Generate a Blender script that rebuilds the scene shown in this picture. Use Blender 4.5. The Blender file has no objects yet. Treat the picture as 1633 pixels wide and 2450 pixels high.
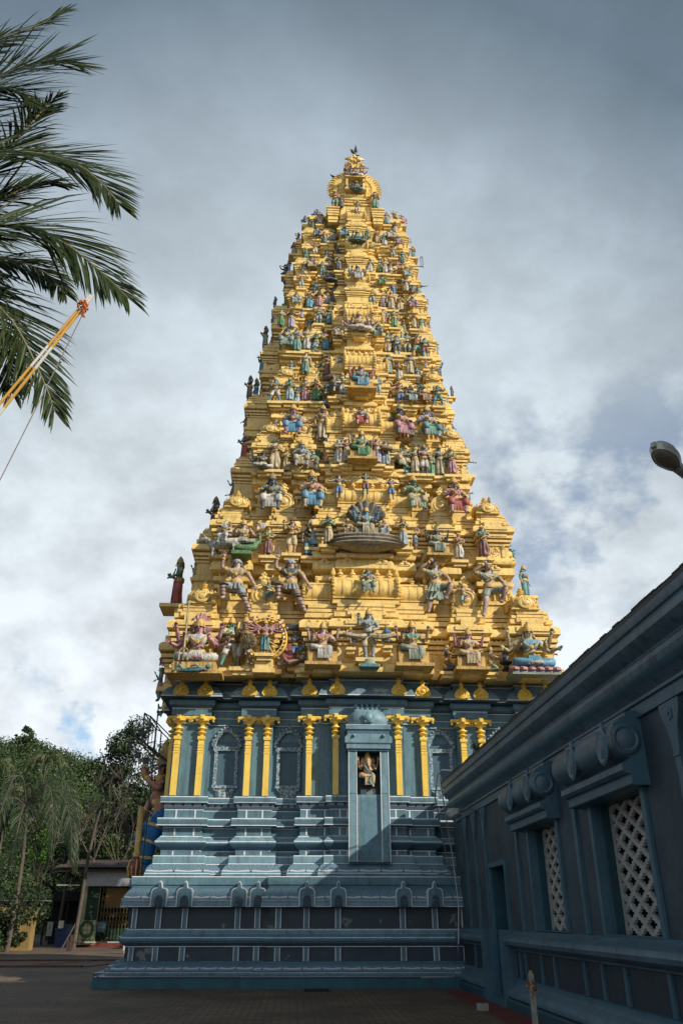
import bpy, math, random
from mathutils import Vector, Matrix
rnd = random.Random(11)
R = math.radians
C = bpy.context.scene.collection
PI = math.pi

# ------------------------------------------------------------------ objects
def tag(o, label=None, cat=None, group=None, kind=None):
    if label: o['label'] = label
    if cat: o['category'] = cat
    if group: o['group'] = group
    if kind: o['kind'] = kind
    return o

def empty(name, loc=(0, 0, 0), rz=0.0):
    o = bpy.data.objects.new(name, None)
    o.empty_display_size = 0.2
    o.location = loc
    o.rotation_euler = (0, 0, rz)
    C.objects.link(o)
    return o

class MB:
    """collects faces, then links them as one mesh object"""
    def __init__(s):
        s.v, s.f, s.m, s.uv = [], [], [], []
    def face(s, pts, mat=0, uv=None):
        i = len(s.v)
        s.v.extend([tuple(p) for p in pts])
        s.f.append(list(range(i, i + len(pts))))
        s.m.append(mat)
        s.uv.append(uv)
    def add(s, verts, faces, mat=0):
        i = len(s.v)
        s.v.extend([tuple(p) for p in verts])
        for f in faces:
            s.f.append([i + k for k in f]); s.m.append(mat); s.uv.append(None)
    def box(s, x0, x1, y0, y1, z0, z1, mat=0, skip=''):
        v = [(x0,y0,z0),(x1,y0,z0),(x1,y1,z0),(x0,y1,z0),(x0,y0,z1),(x1,y0,z1),(x1,y1,z1),(x0,y1,z1)]
        s.add(v, [(0,3,2,1),(4,5,6,7),(0,1,5,4),(1,2,6,5),(2,3,7,6),(3,0,4,7)], mat)
    def frustum(s, x0, x1, y0, y1, z0, z1, i, mat=0):
        v = [(x0,y0,z0),(x1,y0,z0),(x1,y1,z0),(x0,y1,z0),(x0+i,y0+i,z1),(x1-i,y0+i,z1),(x1-i,y1-i,z1),(x0+i,y1-i,z1)]
        s.add(v, [(0,3,2,1),(4,5,6,7),(0,1,5,4),(1,2,6,5),(2,3,7,6),(3,0,4,7)], mat)
    def lathe(s, prof, c=(0, 0, 0), seg=12, mat=0, sx=1.0, sy=1.0, axis='z', rot=0.0, mats=None):
        n = len(prof); vs = []
        for (r, z) in prof:
            for k in range(seg):
                a = 2 * PI * k / seg + rot
                x, y = r * math.cos(a) * sx, r * math.sin(a) * sy
                if axis == 'z': p = (x, y, z)
                elif axis == 'y': p = (x, -z, y)      # pointing to -Y
                else: p = (-z, -x, y)                   # pointing to -X
                vs.append((c[0] + p[0], c[1] + p[1], c[2] + p[2]))
        i = len(s.v); s.v.extend(vs)
        for j in range(n - 1):
            for k in range(seg):
                k2 = (k + 1) % seg
                s.f.append([i + j*seg + k, i + j*seg + k2, i + (j+1)*seg + k2, i + (j+1)*seg + k])
                s.m.append(mats[j] if mats else mat); s.uv.append(None)
        s.f.append([i + k for k in range(seg)][::-1]); s.m.append(mats[0] if mats else mat); s.uv.append(None)
        s.f.append([i + (n-1)*seg + k for k in range(seg)]); s.m.append(mats[-1] if mats else mat); s.uv.append(None)
    def tube(s, pts, rad, seg=6, mat=0, cap=True):
        pts = [Vector(p) for p in pts]
        if not hasattr(rad, '__len__'): rad = [rad] * len(pts)
        i = len(s.v); n = len(pts)
        up = Vector((0.13, 0.2, 1)).normalized()
        for j, p in enumerate(pts):
            t = (pts[min(j+1, n-1)] - pts[max(j-1, 0)])
            if t.length < 1e-9: t = Vector((0, 0, 1))
            t.normalize()
            a = t.cross(up)
            if a.length < 1e-3: a = t.cross(Vector((1, 0, 0)))
            a.normalize(); b = t.cross(a)
            for k in range(seg):
                w = 2 * PI * k / seg
                q = p + (a * math.cos(w) + b * math.sin(w)) * rad[j]
                s.v.append(tuple(q))
        for j in range(n - 1):
            for k in range(seg):
                k2 = (k + 1) % seg
                s.f.append([i + j*seg + k, i + (j+1)*seg + k, i + (j+1)*seg + k2, i + j*seg + k2]); s.m.append(mat); s.uv.append(None)
        if cap:
            s.f.append([i + k for k in range(seg)]); s.m.append(mat); s.uv.append(None)
            s.f.append([i + (n-1)*seg + k for k in range(seg)][::-1]); s.m.append(mat); s.uv.append(None)
    def ball(s, c, r, seg=8, rings=6, mat=0):
        if not hasattr(r, '__len__'): r = (r, r, r)
        prof = []
        i = len(s.v)
        for j in range(1, rings):
            a = PI * j / rings - PI / 2
            for k in range(seg):
                w = 2 * PI * k / seg
                s.v.append((c[0] + r[0]*math.cos(a)*math.cos(w), c[1] + r[1]*math.cos(a)*math.sin(w), c[2] + r[2]*math.sin(a)))
        b0 = len(s.v); s.v.append((c[0], c[1], c[2] - r[2])); s.v.append((c[0], c[1], c[2] + r[2]))
        for j in range(rings - 2):
            for k in range(seg):
                k2 = (k + 1) % seg
                s.f.append([i+j*seg+k, i+j*seg+k2, i+(j+1)*seg+k2, i+(j+1)*seg+k]); s.m.append(mat); s.uv.append(None)
        for k in range(seg):
            k2 = (k + 1) % seg
            s.f.append([b0, i+k2, i+k]); s.m.append(mat); s.uv.append(None)
            s.f.append([b0+1, i+(rings-2)*seg+k, i+(rings-2)*seg+k2]); s.m.append(mat); s.uv.append(None)
    def prism(s, out, y0, y1, mat=0, axis='y', side=None):
        """outline of (x, z) pairs, counter-clockwise seen from -Y, extruded from y0 (front) to y1"""
        n = len(out); i = len(s.v)
        for y in (y0, y1):
            for (x, z) in out:
                s.v.append((x, y, z) if axis == 'y' else (y, -x, z))
        s.f.append([i + k for k in range(n)]); s.m.append(mat); s.uv.append(None)
        s.f.append([i + n + k for k in range(n)][::-1]); s.m.append(mat); s.uv.append(None)
        for k in range(n):
            k2 = (k + 1) % n
            s.f.append([i + k2, i + k, i + n + k, i + n + k2]); s.m.append(mat if side is None else side); s.uv.append(None)
    def sweep(s, path, prof, closed=True, cap_top=False, cap_bot=False):
        """path: counter-clockwise axis-parallel plan; prof: list of (offset, z, mat[, lotus v0, v1]) from bottom to top"""
        n = len(path); nn = []
        P = [Vector((p[0], p[1])) for p in path]
        for k in range(n):
            d0 = P[k] - P[k-1] if (closed or k > 0) else P[1] - P[0]
            d1 = P[(k+1) % n] - P[k] if (closed or k < n-1) else P[-1] - P[-2]
            d0.normalize(); d1.normalize()
            n0 = Vector((d0.y, -d0.x)); n1 = Vector((d1.y, -d1.x))
            nn.append(n0 if (n0 - n1).length < 1e-4 else n0 + n1)
        us = [0.0]
        for k in range(n):
            us.append(us[-1] + (P[(k+1) % n] - P[k]).length)
        i = len(s.v)
        for pr in prof:
            for k in range(n):
                q = P[k] + nn[k] * pr[0]
                s.v.append((q.x, q.y, pr[1]))
        cnt = n if closed else n - 1
        for j in range(len(prof) - 1):
            mat = prof[j][2]
            v0, v1 = (prof[j][3], prof[j][4]) if len(prof[j]) > 3 else (0, 0)
            for k in range(cnt):
                k2 = (k + 1) % n
                s.f.append([i + j*n + k, i + j*n + k2, i + (j+1)*n + k2, i + (j+1)*n + k]); s.m.append(mat)
                s.uv.append([(us[k], v0), (us[k+1], v0), (us[k+1], v1), (us[k], v1)])
        if cap_bot:
            s.f.append([i + k for k in range(n)][::-1]); s.m.append(prof[0][2]); s.uv.append(None)
        if cap_top:
            j = len(prof) - 1
            s.f.append([i + j*n + k for k in range(n)]); s.m.append(prof[-1][2]); s.uv.append(None)
    def xform(s, M):
        s.v = [tuple(M @ Vector(p)) for p in s.v]
    def mesh(s, name, mats, angle=38):
        me = bpy.data.meshes.new(name)
        me.from_pydata(s.v, [], s.f)
        for m in (mats if isinstance(mats, (list, tuple)) else [mats]):
            me.materials.append(m)
        me.polygons.foreach_set('material_index', s.m)
        if any(u is not None for u in s.uv):
            ul = me.uv_layers.new(name='UVMap')
            flat = []
            for f, u in zip(s.f, s.uv):
                for q in range(len(f)):
                    flat.extend(u[q] if u else (0.0, 0.0))
            ul.data.foreach_set('uv', flat)
        me.update()
        if angle:
            me.polygons.foreach_set('use_smooth', [True] * len(me.polygons))
            me.set_sharp_from_angle(angle=R(angle))
        return me
    def build(s, name, mats, parent=None, loc=None, angle=38):
        o = bpy.data.objects.new(name, s.mesh(name, mats, angle))
        C.objects.link(o)
        if parent: o.parent = parent
        if loc: o.location = loc
        return o

def copy_tree(o, parent=None):
    c = o.copy(); C.objects.link(c); c.parent = parent
    for ch in list(o.children): copy_tree(ch, c)
    return c

# ------------------------------------------------------------------ materials
def new_mat(name):
    m = bpy.data.materials.new(name); m.use_nodes = True
    nt = m.node_tree
    return m, nt, nt.nodes['Principled BSDF']

def mth(nt, op, a, b=None, c=None):
    n = nt.nodes.new('ShaderNodeMath'); n.operation = op
    for i, x in enumerate((a, b, c)):
        if x is None: continue
        if isinstance(x, (int, float)): n.inputs[i].default_value = x
        else: nt.links.new(x, n.inputs[i])
    return n.outputs[0]

def mixc(nt, fac, a, b, mode='MIX'):
    n = nt.nodes.new('ShaderNodeMix'); n.data_type = 'RGBA'; n.blend_type = mode
    for sock, x in ((n.inputs[0], fac), (n.inputs[6], a), (n.inputs[7], b)):
        if isinstance(x, (int, float)): sock.default_value = x
        elif isinstance(x, (tuple, list)): sock.default_value = (x[0], x[1], x[2], 1)
        else: nt.links.new(x, sock)
    return n.outputs[2]

def ramp(nt, x, stops):
    n = nt.nodes.new('ShaderNodeValToRGB')
    el = n.color_ramp.elements
    while len(el) < len(stops): el.new(0.5)
    for e, (p, c) in zip(el, stops):
        e.position = p
        e.color = (c, c, c, 1) if isinstance(c, (int, float)) else (c[0], c[1], c[2], 1)
    nt.links.new(x, n.inputs[0])
    return n.outputs[0]

def noise(nt, scale, detail=4, rough=0.55, vec=None, stretch=None):
    n = nt.nodes.new('ShaderNodeTexNoise')
    n.inputs['Scale'].default_value = scale; n.inputs['Detail'].default_value = detail; n.inputs['Roughness'].default_value = rough
    if vec is None:
        g = nt.nodes.new('ShaderNodeNewGeometry'); vec = g.outputs['Position']
    if stretch:
        mp = nt.nodes.new('ShaderNodeMapping'); mp.inputs['Scale'].default_value = stretch
        nt.links.new(vec, mp.inputs['Vector']); vec = mp.outputs[0]
    nt.links.new(vec, n.inputs['Vector'])
    return n.outputs['Fac']

def bump(nt, bs, h, strength=0.3, dist=0.02):
    b = nt.nodes.new('ShaderNodeBump'); b.inputs['Strength'].default_value = strength; b.inputs['Distance'].default_value = dist
    nt.links.new(h, b.inputs['Height']); nt.links.new(b.outputs[0], bs.inputs['Normal'])

def paint(name, col, rough=0.55, var=0.25, dirt=(0.1, 0.09, 0.07), damt=0.35, bmp=0.15, streak=True, scale=2.5, spec=0.4, metal=0.0, local=False):
    m, nt, bs = new_mat(name)
    vec = None
    if local:
        tc = nt.nodes.new('ShaderNodeTexCoord'); vec = tc.outputs['Object']
    a = noise(nt, scale, 5, 0.6, vec)
    b = noise(nt, scale * 7, 4, 0.6, vec)
    lo = tuple(c * (1 - var) for c in col); hi = tuple(min(1, c * (1 + var * 0.6)) for c in col)
    base = mixc(nt, ramp(nt, a, [(0.3, 0.0), (0.7, 1.0)]), lo, hi)
    base = mixc(nt, mth(nt, 'MULTIPLY', ramp(nt, b, [(0.52, 0.0), (0.75, 1.0)]), damt), base, dirt)
    if streak:
        st = noise(nt, 3.0, 5, 0.65, vec, (2.2, 2.2, 0.22))
        base = mixc(nt, mth(nt, 'MULTIPLY', ramp(nt, st, [(0.50, 0.0), (0.70, 1.0)]), damt * 1.1), base, dirt)
    nt.links.new(base, bs.inputs['Base Color'])
    bs.inputs['Roughness'].default_value = rough
    bs.inputs['Specular IOR Level'].default_value = spec
    bs.inputs['Metallic'].default_value = metal
    if bmp: bump(nt, bs, b, bmp, 0.02)
    return m

GOLD = paint('gold_paint', (0.86, 0.615, 0.21), 0.36, 0.16, (0.26, 0.17, 0.06), 0.46, 0.10, scale=1.4, spec=0.6)
GOLDV = paint('gold_relief', (0.80, 0.555, 0.16), 0.42, 0.28, (0.24, 0.12, 0.04), 0.6, 0.3, scale=5, spec=0.5)
GOLDL = paint('gold_local', (0.82, 0.585, 0.195), 0.38, 0.2, (0.28, 0.15, 0.04), 0.45, 0.15, scale=3, spec=0.5, local=True)
GOLDB = paint('gold_bright', (0.90, 0.62, 0.11), 0.34, 0.12, (0.4, 0.2, 0.03), 0.3, 0.08, scale=2.5, spec=0.5)
BLUE = paint('slate_blue_paint', (0.112, 0.215, 0.27), 0.5, 0.2, (0.05, 0.075, 0.085), 0.55, 0.08)
BLUEL = paint('pale_blue_paint', (0.17, 0.295, 0.355), 0.5, 0.2, (0.07, 0.10, 0.11), 0.55, 0.08)
BLUEM = paint('moulding_blue_paint', (0.068, 0.13, 0.18), 0.5, 0.15, (0.05, 0.08, 0.1), 0.35, 0.08)
BLUED_ = paint('dark_panel_paint', (0.034, 0.056, 0.074), 0.55, 0.25, (0.13, 0.15, 0.16), 0.25, 0.1)
TEAL = paint('teal_paint', (0.02, 0.115, 0.15), 0.5, 0.25, (0.05, 0.05, 0.045), 0.45, 0.1)
WHITE = paint('white_line_paint', (0.66, 0.69, 0.72), 0.5, 0.12, (0.3, 0.32, 0.33), 0.35, 0.0)
def patched(name, col, col2):
    m, nt, bs = new_mat(name)
    a = noise(nt, 1.6, 6, 0.62); b = noise(nt, 9, 4)
    base = mixc(nt, ramp(nt, a, [(0.35, 0.0), (0.65, 1.0)]), tuple(c*0.75 for c in col), col)
    base = mixc(nt, ramp(nt, a, [(0.615, 0.0), (0.635, 1.0)]), base, col2)
    base = mixc(nt, mth(nt, 'MULTIPLY', ramp(nt, noise(nt, 3, 5, 0.65, None, (2.5, 2.5, 0.2)), [(0.5, 0.0), (0.75, 1.0)]), 0.5), base, (0.05, 0.055, 0.06))
    nt.links.new(base, bs.inputs['Base Color']); bs.inputs['Roughness'].default_value = 0.6
    bump(nt, bs, b, 0.2)
    return m
BLUED = patched('stained_dark_panel', (0.036, 0.058, 0.076), (0.16, 0.18, 0.19))
ATTIC = patched('peeling_blue_paint', (0.15, 0.25, 0.31), (0.42, 0.42, 0.38))

def lotus_mat():
    m, nt, bs = new_mat('lotus_petal_paint')
    uv = nt.nodes.new('ShaderNodeUVMap'); sp = nt.nodes.new('ShaderNodeSeparateXYZ'); nt.links.new(uv.outputs[0], sp.inputs[0])
    u, v = sp.outputs[0], sp.outputs[1]
    x = mth(nt, 'SUBTRACT', mth(nt, 'FRACT', mth(nt, 'DIVIDE', u, 0.46)), 0.5)
    ax = mth(nt, 'ABSOLUTE', x)
    # nested petal outlines: distance to ellipses hanging from the top edge
    def ell(cx, rx, ry, w):
        dx = mth(nt, 'DIVIDE', mth(nt, 'SUBTRACT', ax, cx), rx)
        dy = mth(nt, 'DIVIDE', mth(nt, 'SUBTRACT', v, 1.0), ry)
        d = mth(nt, 'SQRT', mth(nt, 'ADD', mth(nt, 'MULTIPLY', dx, dx), mth(nt, 'MULTIPLY', dy, dy)))
        return mth(nt, 'LESS_THAN', mth(nt, 'ABSOLUTE', mth(nt, 'SUBTRACT', d, 1.0)), w)
    l1 = ell(0.0, 0.42, 0.78, 0.02); l2 = ell(0.0, 0.28, 0.62, 0.025); l3 = ell(0.0, 0.14, 0.45, 0.05); l4 = ell(0.5, 0.06, 0.86, 0.12)
    lines = mth(nt, 'MAXIMUM', mth(nt, 'MAXIMUM', l1, l2), mth(nt, 'MAXIMUM', l3, l4))
    fine = mth(nt, 'LESS_THAN', mth(nt, 'FRACT', mth(nt, 'MULTIPLY', u, 19.0)), 0.28)
    fine = mth(nt, 'MULTIPLY', fine, mth(nt, 'GREATER_THAN', v, 0.72))
    lines = mth(nt, 'MAXIMUM', lines, mth(nt, 'MULTIPLY', fine, 0.6))
    wl = mth(nt, 'MULTIPLY', mth(nt, 'LESS_THAN', mth(nt, 'ABSOLUTE', mth(nt, 'SUBTRACT', v, mth(nt, 'ADD', 0.16, mth(nt, 'MULTIPLY', ax, 0.12)))), 0.06), 1.0)
    base = mixc(nt, noise(nt, 3, 4), (0.09, 0.17, 0.225), (0.16, 0.265, 0.33))
    base = mixc(nt, mth(nt, 'MULTIPLY', wl, 0.75), base, (0.6, 0.64, 0.68))
    base = mixc(nt, mth(nt, 'MULTIPLY', lines, 0.85), base, (0.02, 0.032, 0.045))
    nt.links.new(base, bs.inputs['Base Color']); bs.inputs['Roughness'].default_value = 0.5
    return m
LOTUS = lotus_mat()

def scallop_mat():
    m, nt, bs = new_mat('scalloped_band_paint')
    uv = nt.nodes.new('ShaderNodeUVMap'); sp = nt.nodes.new('ShaderNodeSeparateXYZ'); nt.links.new(uv.outputs[0], sp.inputs[0])
    u, v = sp.outputs[0], sp.outputs[1]
    x = mth(nt, 'SUBTRACT', mth(nt, 'FRACT', mth(nt, 'DIVIDE', u, 0.24)), 0.5)
    d = mth(nt, 'SQRT', mth(nt, 'ADD', mth(nt, 'POWER', mth(nt, 'DIVIDE', x, 0.47), 2.0), mth(nt, 'POWER', mth(nt, 'DIVIDE', mth(nt, 'SUBTRACT', v, 0.42), 0.5), 2.0)))
    ring = mth(nt, 'MULTIPLY', mth(nt, 'LESS_THAN', mth(nt, 'ABSOLUTE', mth(nt, 'SUBTRACT', d, 1.0)), 0.13), mth(nt, 'GREATER_THAN', v, 0.42))
    teeth = mth(nt, 'MULTIPLY', mth(nt, 'LESS_THAN', mth(nt, 'FRACT', mth(nt, 'MULTIPLY', u, 22.0)), 0.4), mth(nt, 'LESS_THAN', v, 0.38))
    base = mixc(nt, noise(nt, 3, 4), (0.17, 0.26, 0.32), (0.25, 0.36, 0.42))
    base = mixc(nt, mth(nt, 'MULTIPLY', mth(nt, 'LESS_THAN', v, 0.42), 0.7), base, (0.10, 0.13, 0.19))
    base = mixc(nt, mth(nt, 'MAXIMUM', ring, mth(nt, 'MULTIPLY', teeth, 0.8)), base, (0.015, 0.02, 0.03))
    nt.links.new(base, bs.inputs['Base Color']); bs.inputs['Roughness'].default_value = 0.5
    return m
SCALLOP = scallop_mat()

def carved_mat():
    m, nt, bs = new_mat('carved_pale_stucco')
    a = noise(nt, 15, 2, 0.4); b = noise(nt, 2.5, 4)
    base = mixc(nt, ramp(nt, a, [(0.42, 0.0), (0.58, 1.0)]), (0.09, 0.15, 0.19), (0.34, 0.42, 0.45))
    nt.links.new(base, bs.inputs['Base Color']); bs.inputs['Roughness'].default_value = 0.6
    bump(nt, bs, a, 0.6, 0.03)
    return m
CARVED = carved_mat()

def statue_mat():
    m, nt, bs = new_mat('weathered_statue_paint')
    oi = nt.nodes.new('ShaderNodeObjectInfo'); tc = nt.nodes.new('ShaderNodeTexCoord')
    a = noise(nt, 6, 4, 0.6, tc.outputs['Object']); b = noise(nt, 22, 3, 0.6, tc.outputs['Object'])
    st = noise(nt, 5, 4, 0.6, None, (3, 3, 0.5))
    c = mixc(nt, ramp(nt, a, [(0.3, 0.62), (0.7, 1.12)]), (0, 0, 0), oi.outputs['Color'], 'MIX')
    c = mixc(nt, 0.15, c, (0.20, 0.21, 0.20))
    c = mixc(nt, mth(nt, 'MULTIPLY', ramp(nt, b, [(0.48, 0.0), (0.68, 1.0)]), 0.42), c, (0.30, 0.27, 0.20))
    c = mixc(nt, mth(nt, 'MULTIPLY', ramp(nt, st, [(0.47, 0.0), (0.66, 1.0)]), 0.66), c, (0.045, 0.05, 0.048))
    nt.links.new(c, bs.inputs['Base Color']); bs.inputs['Roughness'].default_value = 0.6
    bump(nt, bs, b, 0.35, 0.02)
    return m
STAT = statue_mat()

def plain(name, col, rough=0.6, var=0.2, bmp=0.0, scale=4.0, metal=0.0, spec=0.4, local=False):
    return paint(name, col, rough, var, tuple(c * 0.45 for c in col), 0.35, bmp, False, scale, spec, metal, local)
# ------------------------------------------------------------------ temple tower (local frame: x from its axis, y from its front, z up)
XC, YF = 2.15, 23.2
YC = 4.8
tower = empty('temple_tower', (XC, YF, 0))
tag(tower, 'tall stepped temple gateway tower, gold storeys over a slate blue base', 'temple tower')
TIERS = [(8.4, 12.45, 6.2), (12.45, 15.9, 5.2), (15.9, 19.15, 3.98), (19.15, 22.1, 3.45), (22.1, 24.78, 3.22), (24.78, 26.83, 2.98), (26.83, 29.02, 2.76), (29.02, 31.12, 2.44)]
TOP = (31.12, 2.12)
def SB(k, s): return (.40*s, .82*s, .16*s, 0.0) if k < 3 else (.48, .72, .24, 0.0) if k == 3 else (.56, .80, .26, 0.0)
SIDE = (.6, .85, .9, 1.1, .82, .68, .42, .32)
def side_plan(k, Ww, y0, yb, s):
    L_ = bays_side(Ww, y0, SIDE[k]*.5, yb)
    left = [(-x if abs(x) <= Ww + .01 else -(Ww + SIDE[k]), 2*YC - y) for (x, y) in bays_side(Ww, y0, SIDE[k], yb)]
    return L_, left
def yfront(k):
    z0 = TIERS[k][0] if k < len(TIERS) else 31.12
    return 0.9 + (z0 + 0.5 - 8.4) * 0.1127
def mirror_plan(front, side):
    """front: (x, y) breakpoints left to right along the front; side: (x, y) along the right side front to back; back mirrors the front"""
    pts = list(front) + list(side)
    back = [(-x, 2 * YC - y) for (x, y) in front]
    left = [(-x, 2 * YC - y) for (x, y) in side]
    return pts + back + left
def bays_front(W, yf, sb):
    """corner, recess, flank, recess, centre outer, centre inner"""
    c, r, co, ci = yf + sb[0], yf + sb[1], yf + sb[2], yf + sb[3]
    xs = [W, .80*W, .63*W, .475*W, .31*W, .155*W]
    f = [(-xs[0], c), (-xs[1], c), (-xs[1], r), (-xs[2], r), (-xs[2], c), (-xs[3], c), (-xs[3], r), (-xs[4], r), (-xs[4], co), (-xs[5], co), (-xs[5], ci)]
    return f + [(-x, y) for (x, y) in reversed(f)]
def dedupe(f):
    out = []
    for p in f:
        if not out or (abs(out[-1][0]-p[0]) > 1e-4 or abs(out[-1][1]-p[1]) > 1e-4): out.append(p)
    return out
def bays_side(W, yc0, d, yb):
    """right side: corner bay, recess, centre bay out by d, recess, corner bay"""
    L = yb - yc0
    a, b = yc0 + .22*L, yc0 + .34*L
    a2, b2 = yb - .22*L, yb - .34*L
    r = W - d*0.5
    return [(W, a), (r, a), (r, b), (W + d, b), (W + d, b2), (r, b2), (r, a2), (W, a2)]

# --- lower base
lp = [(-6.45, .95), (-2.75, .95), (-2.75, .7), (2.75, .7), (2.75, .95), (6.45, .95)]
ls = [(6.45, 2.6), (6.8, 2.6), (6.8, 2*YC-2.6), (6.45, 2*YC-2.6)]
lplan = mirror_plan(lp, ls)
B = [BLUE, WHITE, BLUED, TEAL, LOTUS, BLUEL, BLUEM, SCALLOP]
low = MB()
low.sweep(lplan, [(.66,0,3),(.66,.25,3),(.64,.262,1),(.60,.268,6),(.42,.275,0),(.42,.335,1),(.405,.345,6),(.34,.35,6),(.34,.375,4,0,.15),(.335,.42,4,.15,.45),(.27,.49,4,.45,.8),(.15,.545,4,.8,1),(.12,.55,0),(.12,.57,6),(.0,.575,2),
  (0,.90,6),(.05,.905,1),(.05,.925,6),(.09,.95,6),(.15,1.0,6),(.17,1.06,0),(.17,1.115,1),(.165,1.135,0),(.10,1.20,5),(.05,1.29,5),(.04,1.30,1),(.04,1.325,6),(0,1.33,2),(0,1.83,6),(.19,1.84,6),(.22,1.85,1),(.22,1.87,5),(.22,1.95,0),(.20,2.0,1),(.21,2.02,6),(.21,2.03,4,0,.2),(.20,2.09,4,.2,.5),(.15,2.18,4,.5,.8),(.06,2.28,4,.8,1),(.04,2.30,6),(.02,2.38,6),(.05,2.39,0),(.06,2.44,0),(.06,2.58,1),(.05,2.60,5),(-.75,2.62,5)])
low.build('lower_base', B, tower, angle=25)
strips = [-6.33, -5.7, -5.0, -3.59, -3.06, -2.5, -1.75, -.91, .83, 1.7, 2.5, 3.1, 3.6]
def fy(x): return .7 if abs(x) < 2.75 else .95
for (z0, z1) in ((.578, .898), (1.333, 1.828)):
    for x in strips:
        s = MB(); w = .065 if abs(x) < 6.2 else .055
        y = fy(x)
        s.box(x-w, x+w, y-.035, y+.02, z0, z1, 0)
        for q in (-1, 1):
            s.box(x+q*w-.012, x+q*w+.012, y-.042, y+.02, z0+.002, z1-.002, 1)
        s.build('panel_strip', [BLUE, WHITE], tower, angle=None)
def arch_plaque():
    m = MB()
    def outline(k):
        w, h = .22*k, .46*k if k == 1 else .44
        pts = [(-w, 0), (w, 0), (w, h*.72)]
        pts += [(w*math.cos(a)*1.0 if False else w - (1-math.cos(a))*w*.45, h*.72 + math.sin(a)*h*.28) for a in (R(25), R(50), R(75))]
        pts += [(.055*k, h*1.02), (.045*k, h*1.2), (.03*k, h*1.3), (0, h*1.38)]
        left = [(-x, z) for (x, z) in pts[3:-1]][::-1]
        return pts + left + [(-w, h*.72)]
    m.prism(outline(1), -.05, .3, 1)
    o2 = [(x*.86, .0 + z*.955 + .002) for (x, z) in outline(1)]
    m.prism(o2, -.066, -.02, 0)
    m.prism([(-.105,.004),(.105,.004),(.105,.16),(.08,.23),(.04,.27),(0,.285),(-.04,.27),(-.08,.23),(-.105,.16)], -.074, -.03, 2)
    for rr in (.035, .065):
        m.tube([(rr*math.cos(a), -.076, .12 + rr*math.sin(a)) for a in [PI*q/8*2 for q in range(9)]], .006, 4, 0)
    return m.mesh('arch_plaque', [BLUE, WHITE, BLUED], 30)
AP = arch_plaque()
for x in [-5.7, -5.02, -3.57, -3.06, -1.75, -.91, .85, 1.7, 3.0, 3.6]:
    o = bpy.data.objects.new('arch_plaque', AP); C.objects.link(o); o.parent = tower
    o.location = (x, fy(x) - .22, 1.852)

# --- upper base, wall storey and cornice
W1 = 5.9
def wall_front(o=0):
    c, r, co, ci = 1.9, 2.22, 1.7, 1.5
    f = [(-W1, c), (-4.88, c), (-4.88, r), (-3.76, r), (-3.76, c), (-2.87, c), (-2.87, r), (-1.92, r), (-1.92, co), (-1.06, co), (-1.06, ci)]
    return f + [(-x, y) for (x, y) in reversed(f)]
wplan = mirror_plan(wall_front(), bays_side(W1, 1.9, .2, 2*YC-1.9))
up = MB()
up.sweep(wplan, [(.40,2.61,0),(.40,2.68,0),(.39,2.69,1),(.385,2.71,6),(.39,2.715,4,0,.2),(.38,2.77,4,.2,.5),(.34,2.86,4,.5,.8),(.26,2.945,4,.8,1),(.23,2.95,1),(.22,2.97,6),(.22,2.98,5),(.22,3.15,1),(.215,3.175,5),(.06,3.185,0),(.05,3.19,0),(.05,3.30,1),(.055,3.325,6),(.10,3.36,6),(.19,3.44,6),(.22,3.50,0),(.22,3.535,1),(.215,3.56,5),(.10,3.68,1),(.085,3.70,5),(.05,3.71,0),(.05,3.92,1),(.055,3.945,6),(.19,3.965,6),(.22,3.975,1),(.22,4.0,6),(.20,4.07,0),(.21,4.13,5),(.21,4.16,1),(.20,4.185,5),(.05,4.195,0),(.05,4.41,1),(.055,4.435,6),(.07,4.45,7,0,.4),(.09,4.52,7,.4,.75),(.12,4.60,7,.75,1),(.17,4.61,1),(.18,4.635,0),(.18,4.76,1),(.17,4.785,5),(.0,4.80,0),
  (0,6.93,1),(.05,6.935,1),(.05,6.955,0),(.06,7.14,1),(.06,7.165,6),(.10,7.175,0),(.10,7.37,1),(.10,7.395,6),(.10,7.41,6),(.15,7.43,6),(.19,7.48,0),(.20,7.55,0),(.19,7.62,6),(.14,7.67,6),(.38,7.68,6),(.43,7.685,1),(.43,7.715,8),(.40,7.80,8),(.34,7.90,8),(.22,8.02,8),(.20,8.04,8),(.06,8.05,8),(.04,8.06,8),(.04,8.22,1),(.10,8.225,1),(.10,8.25,8),(.08,8.30,8),(-.3,8.33,8)])
up.build('wall_storey', B + [ATTIC], tower, angle=25)
def bay_y(x, c=1.9, r=2.22, co=1.7, ci=1.5):
    a = abs(x)
    return ci if a < 1.06 else co if a < 1.92 else r if a < 2.87 else c if a < 3.76 else r if a < 4.88 else c
# small upright blocks with white edges in the recessed bands
blk = MB()
for (z0, z1) in ((3.192, 3.298), (3.715, 3.918), (4.2, 4.408)):
    for (xa, xb) in ((-5.6, -5.05), (-3.55, -3.08), (-1.78, -1.25), (-.82, -.6), (.6, .82), (1.25, 1.78), (3.08, 3.55)):
        for x in (xa, xb):
            blk.box(x-.022, x+.022, bay_y(x)-.062, bay_y(x), z0, z1, 0)
blk.build('white_band_bars', [WHITE], tower, angle=None)
# pale rusticated wall faces between each pair of pillars
for (xa, xb) in ((-5.63, -5.16), (-3.47, -3.16), (-1.6, -1.15), (1.15, 1.6), (3.16, 3.47)):
    pan = MB(); pan.box(xa, xb, bay_y((xa+xb)/2)-.012, bay_y((xa+xb)/2)+.05, 4.83, 6.8, 0)
    pan.build('pale_wall_panel', [BLUE], tower, angle=None)

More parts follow.
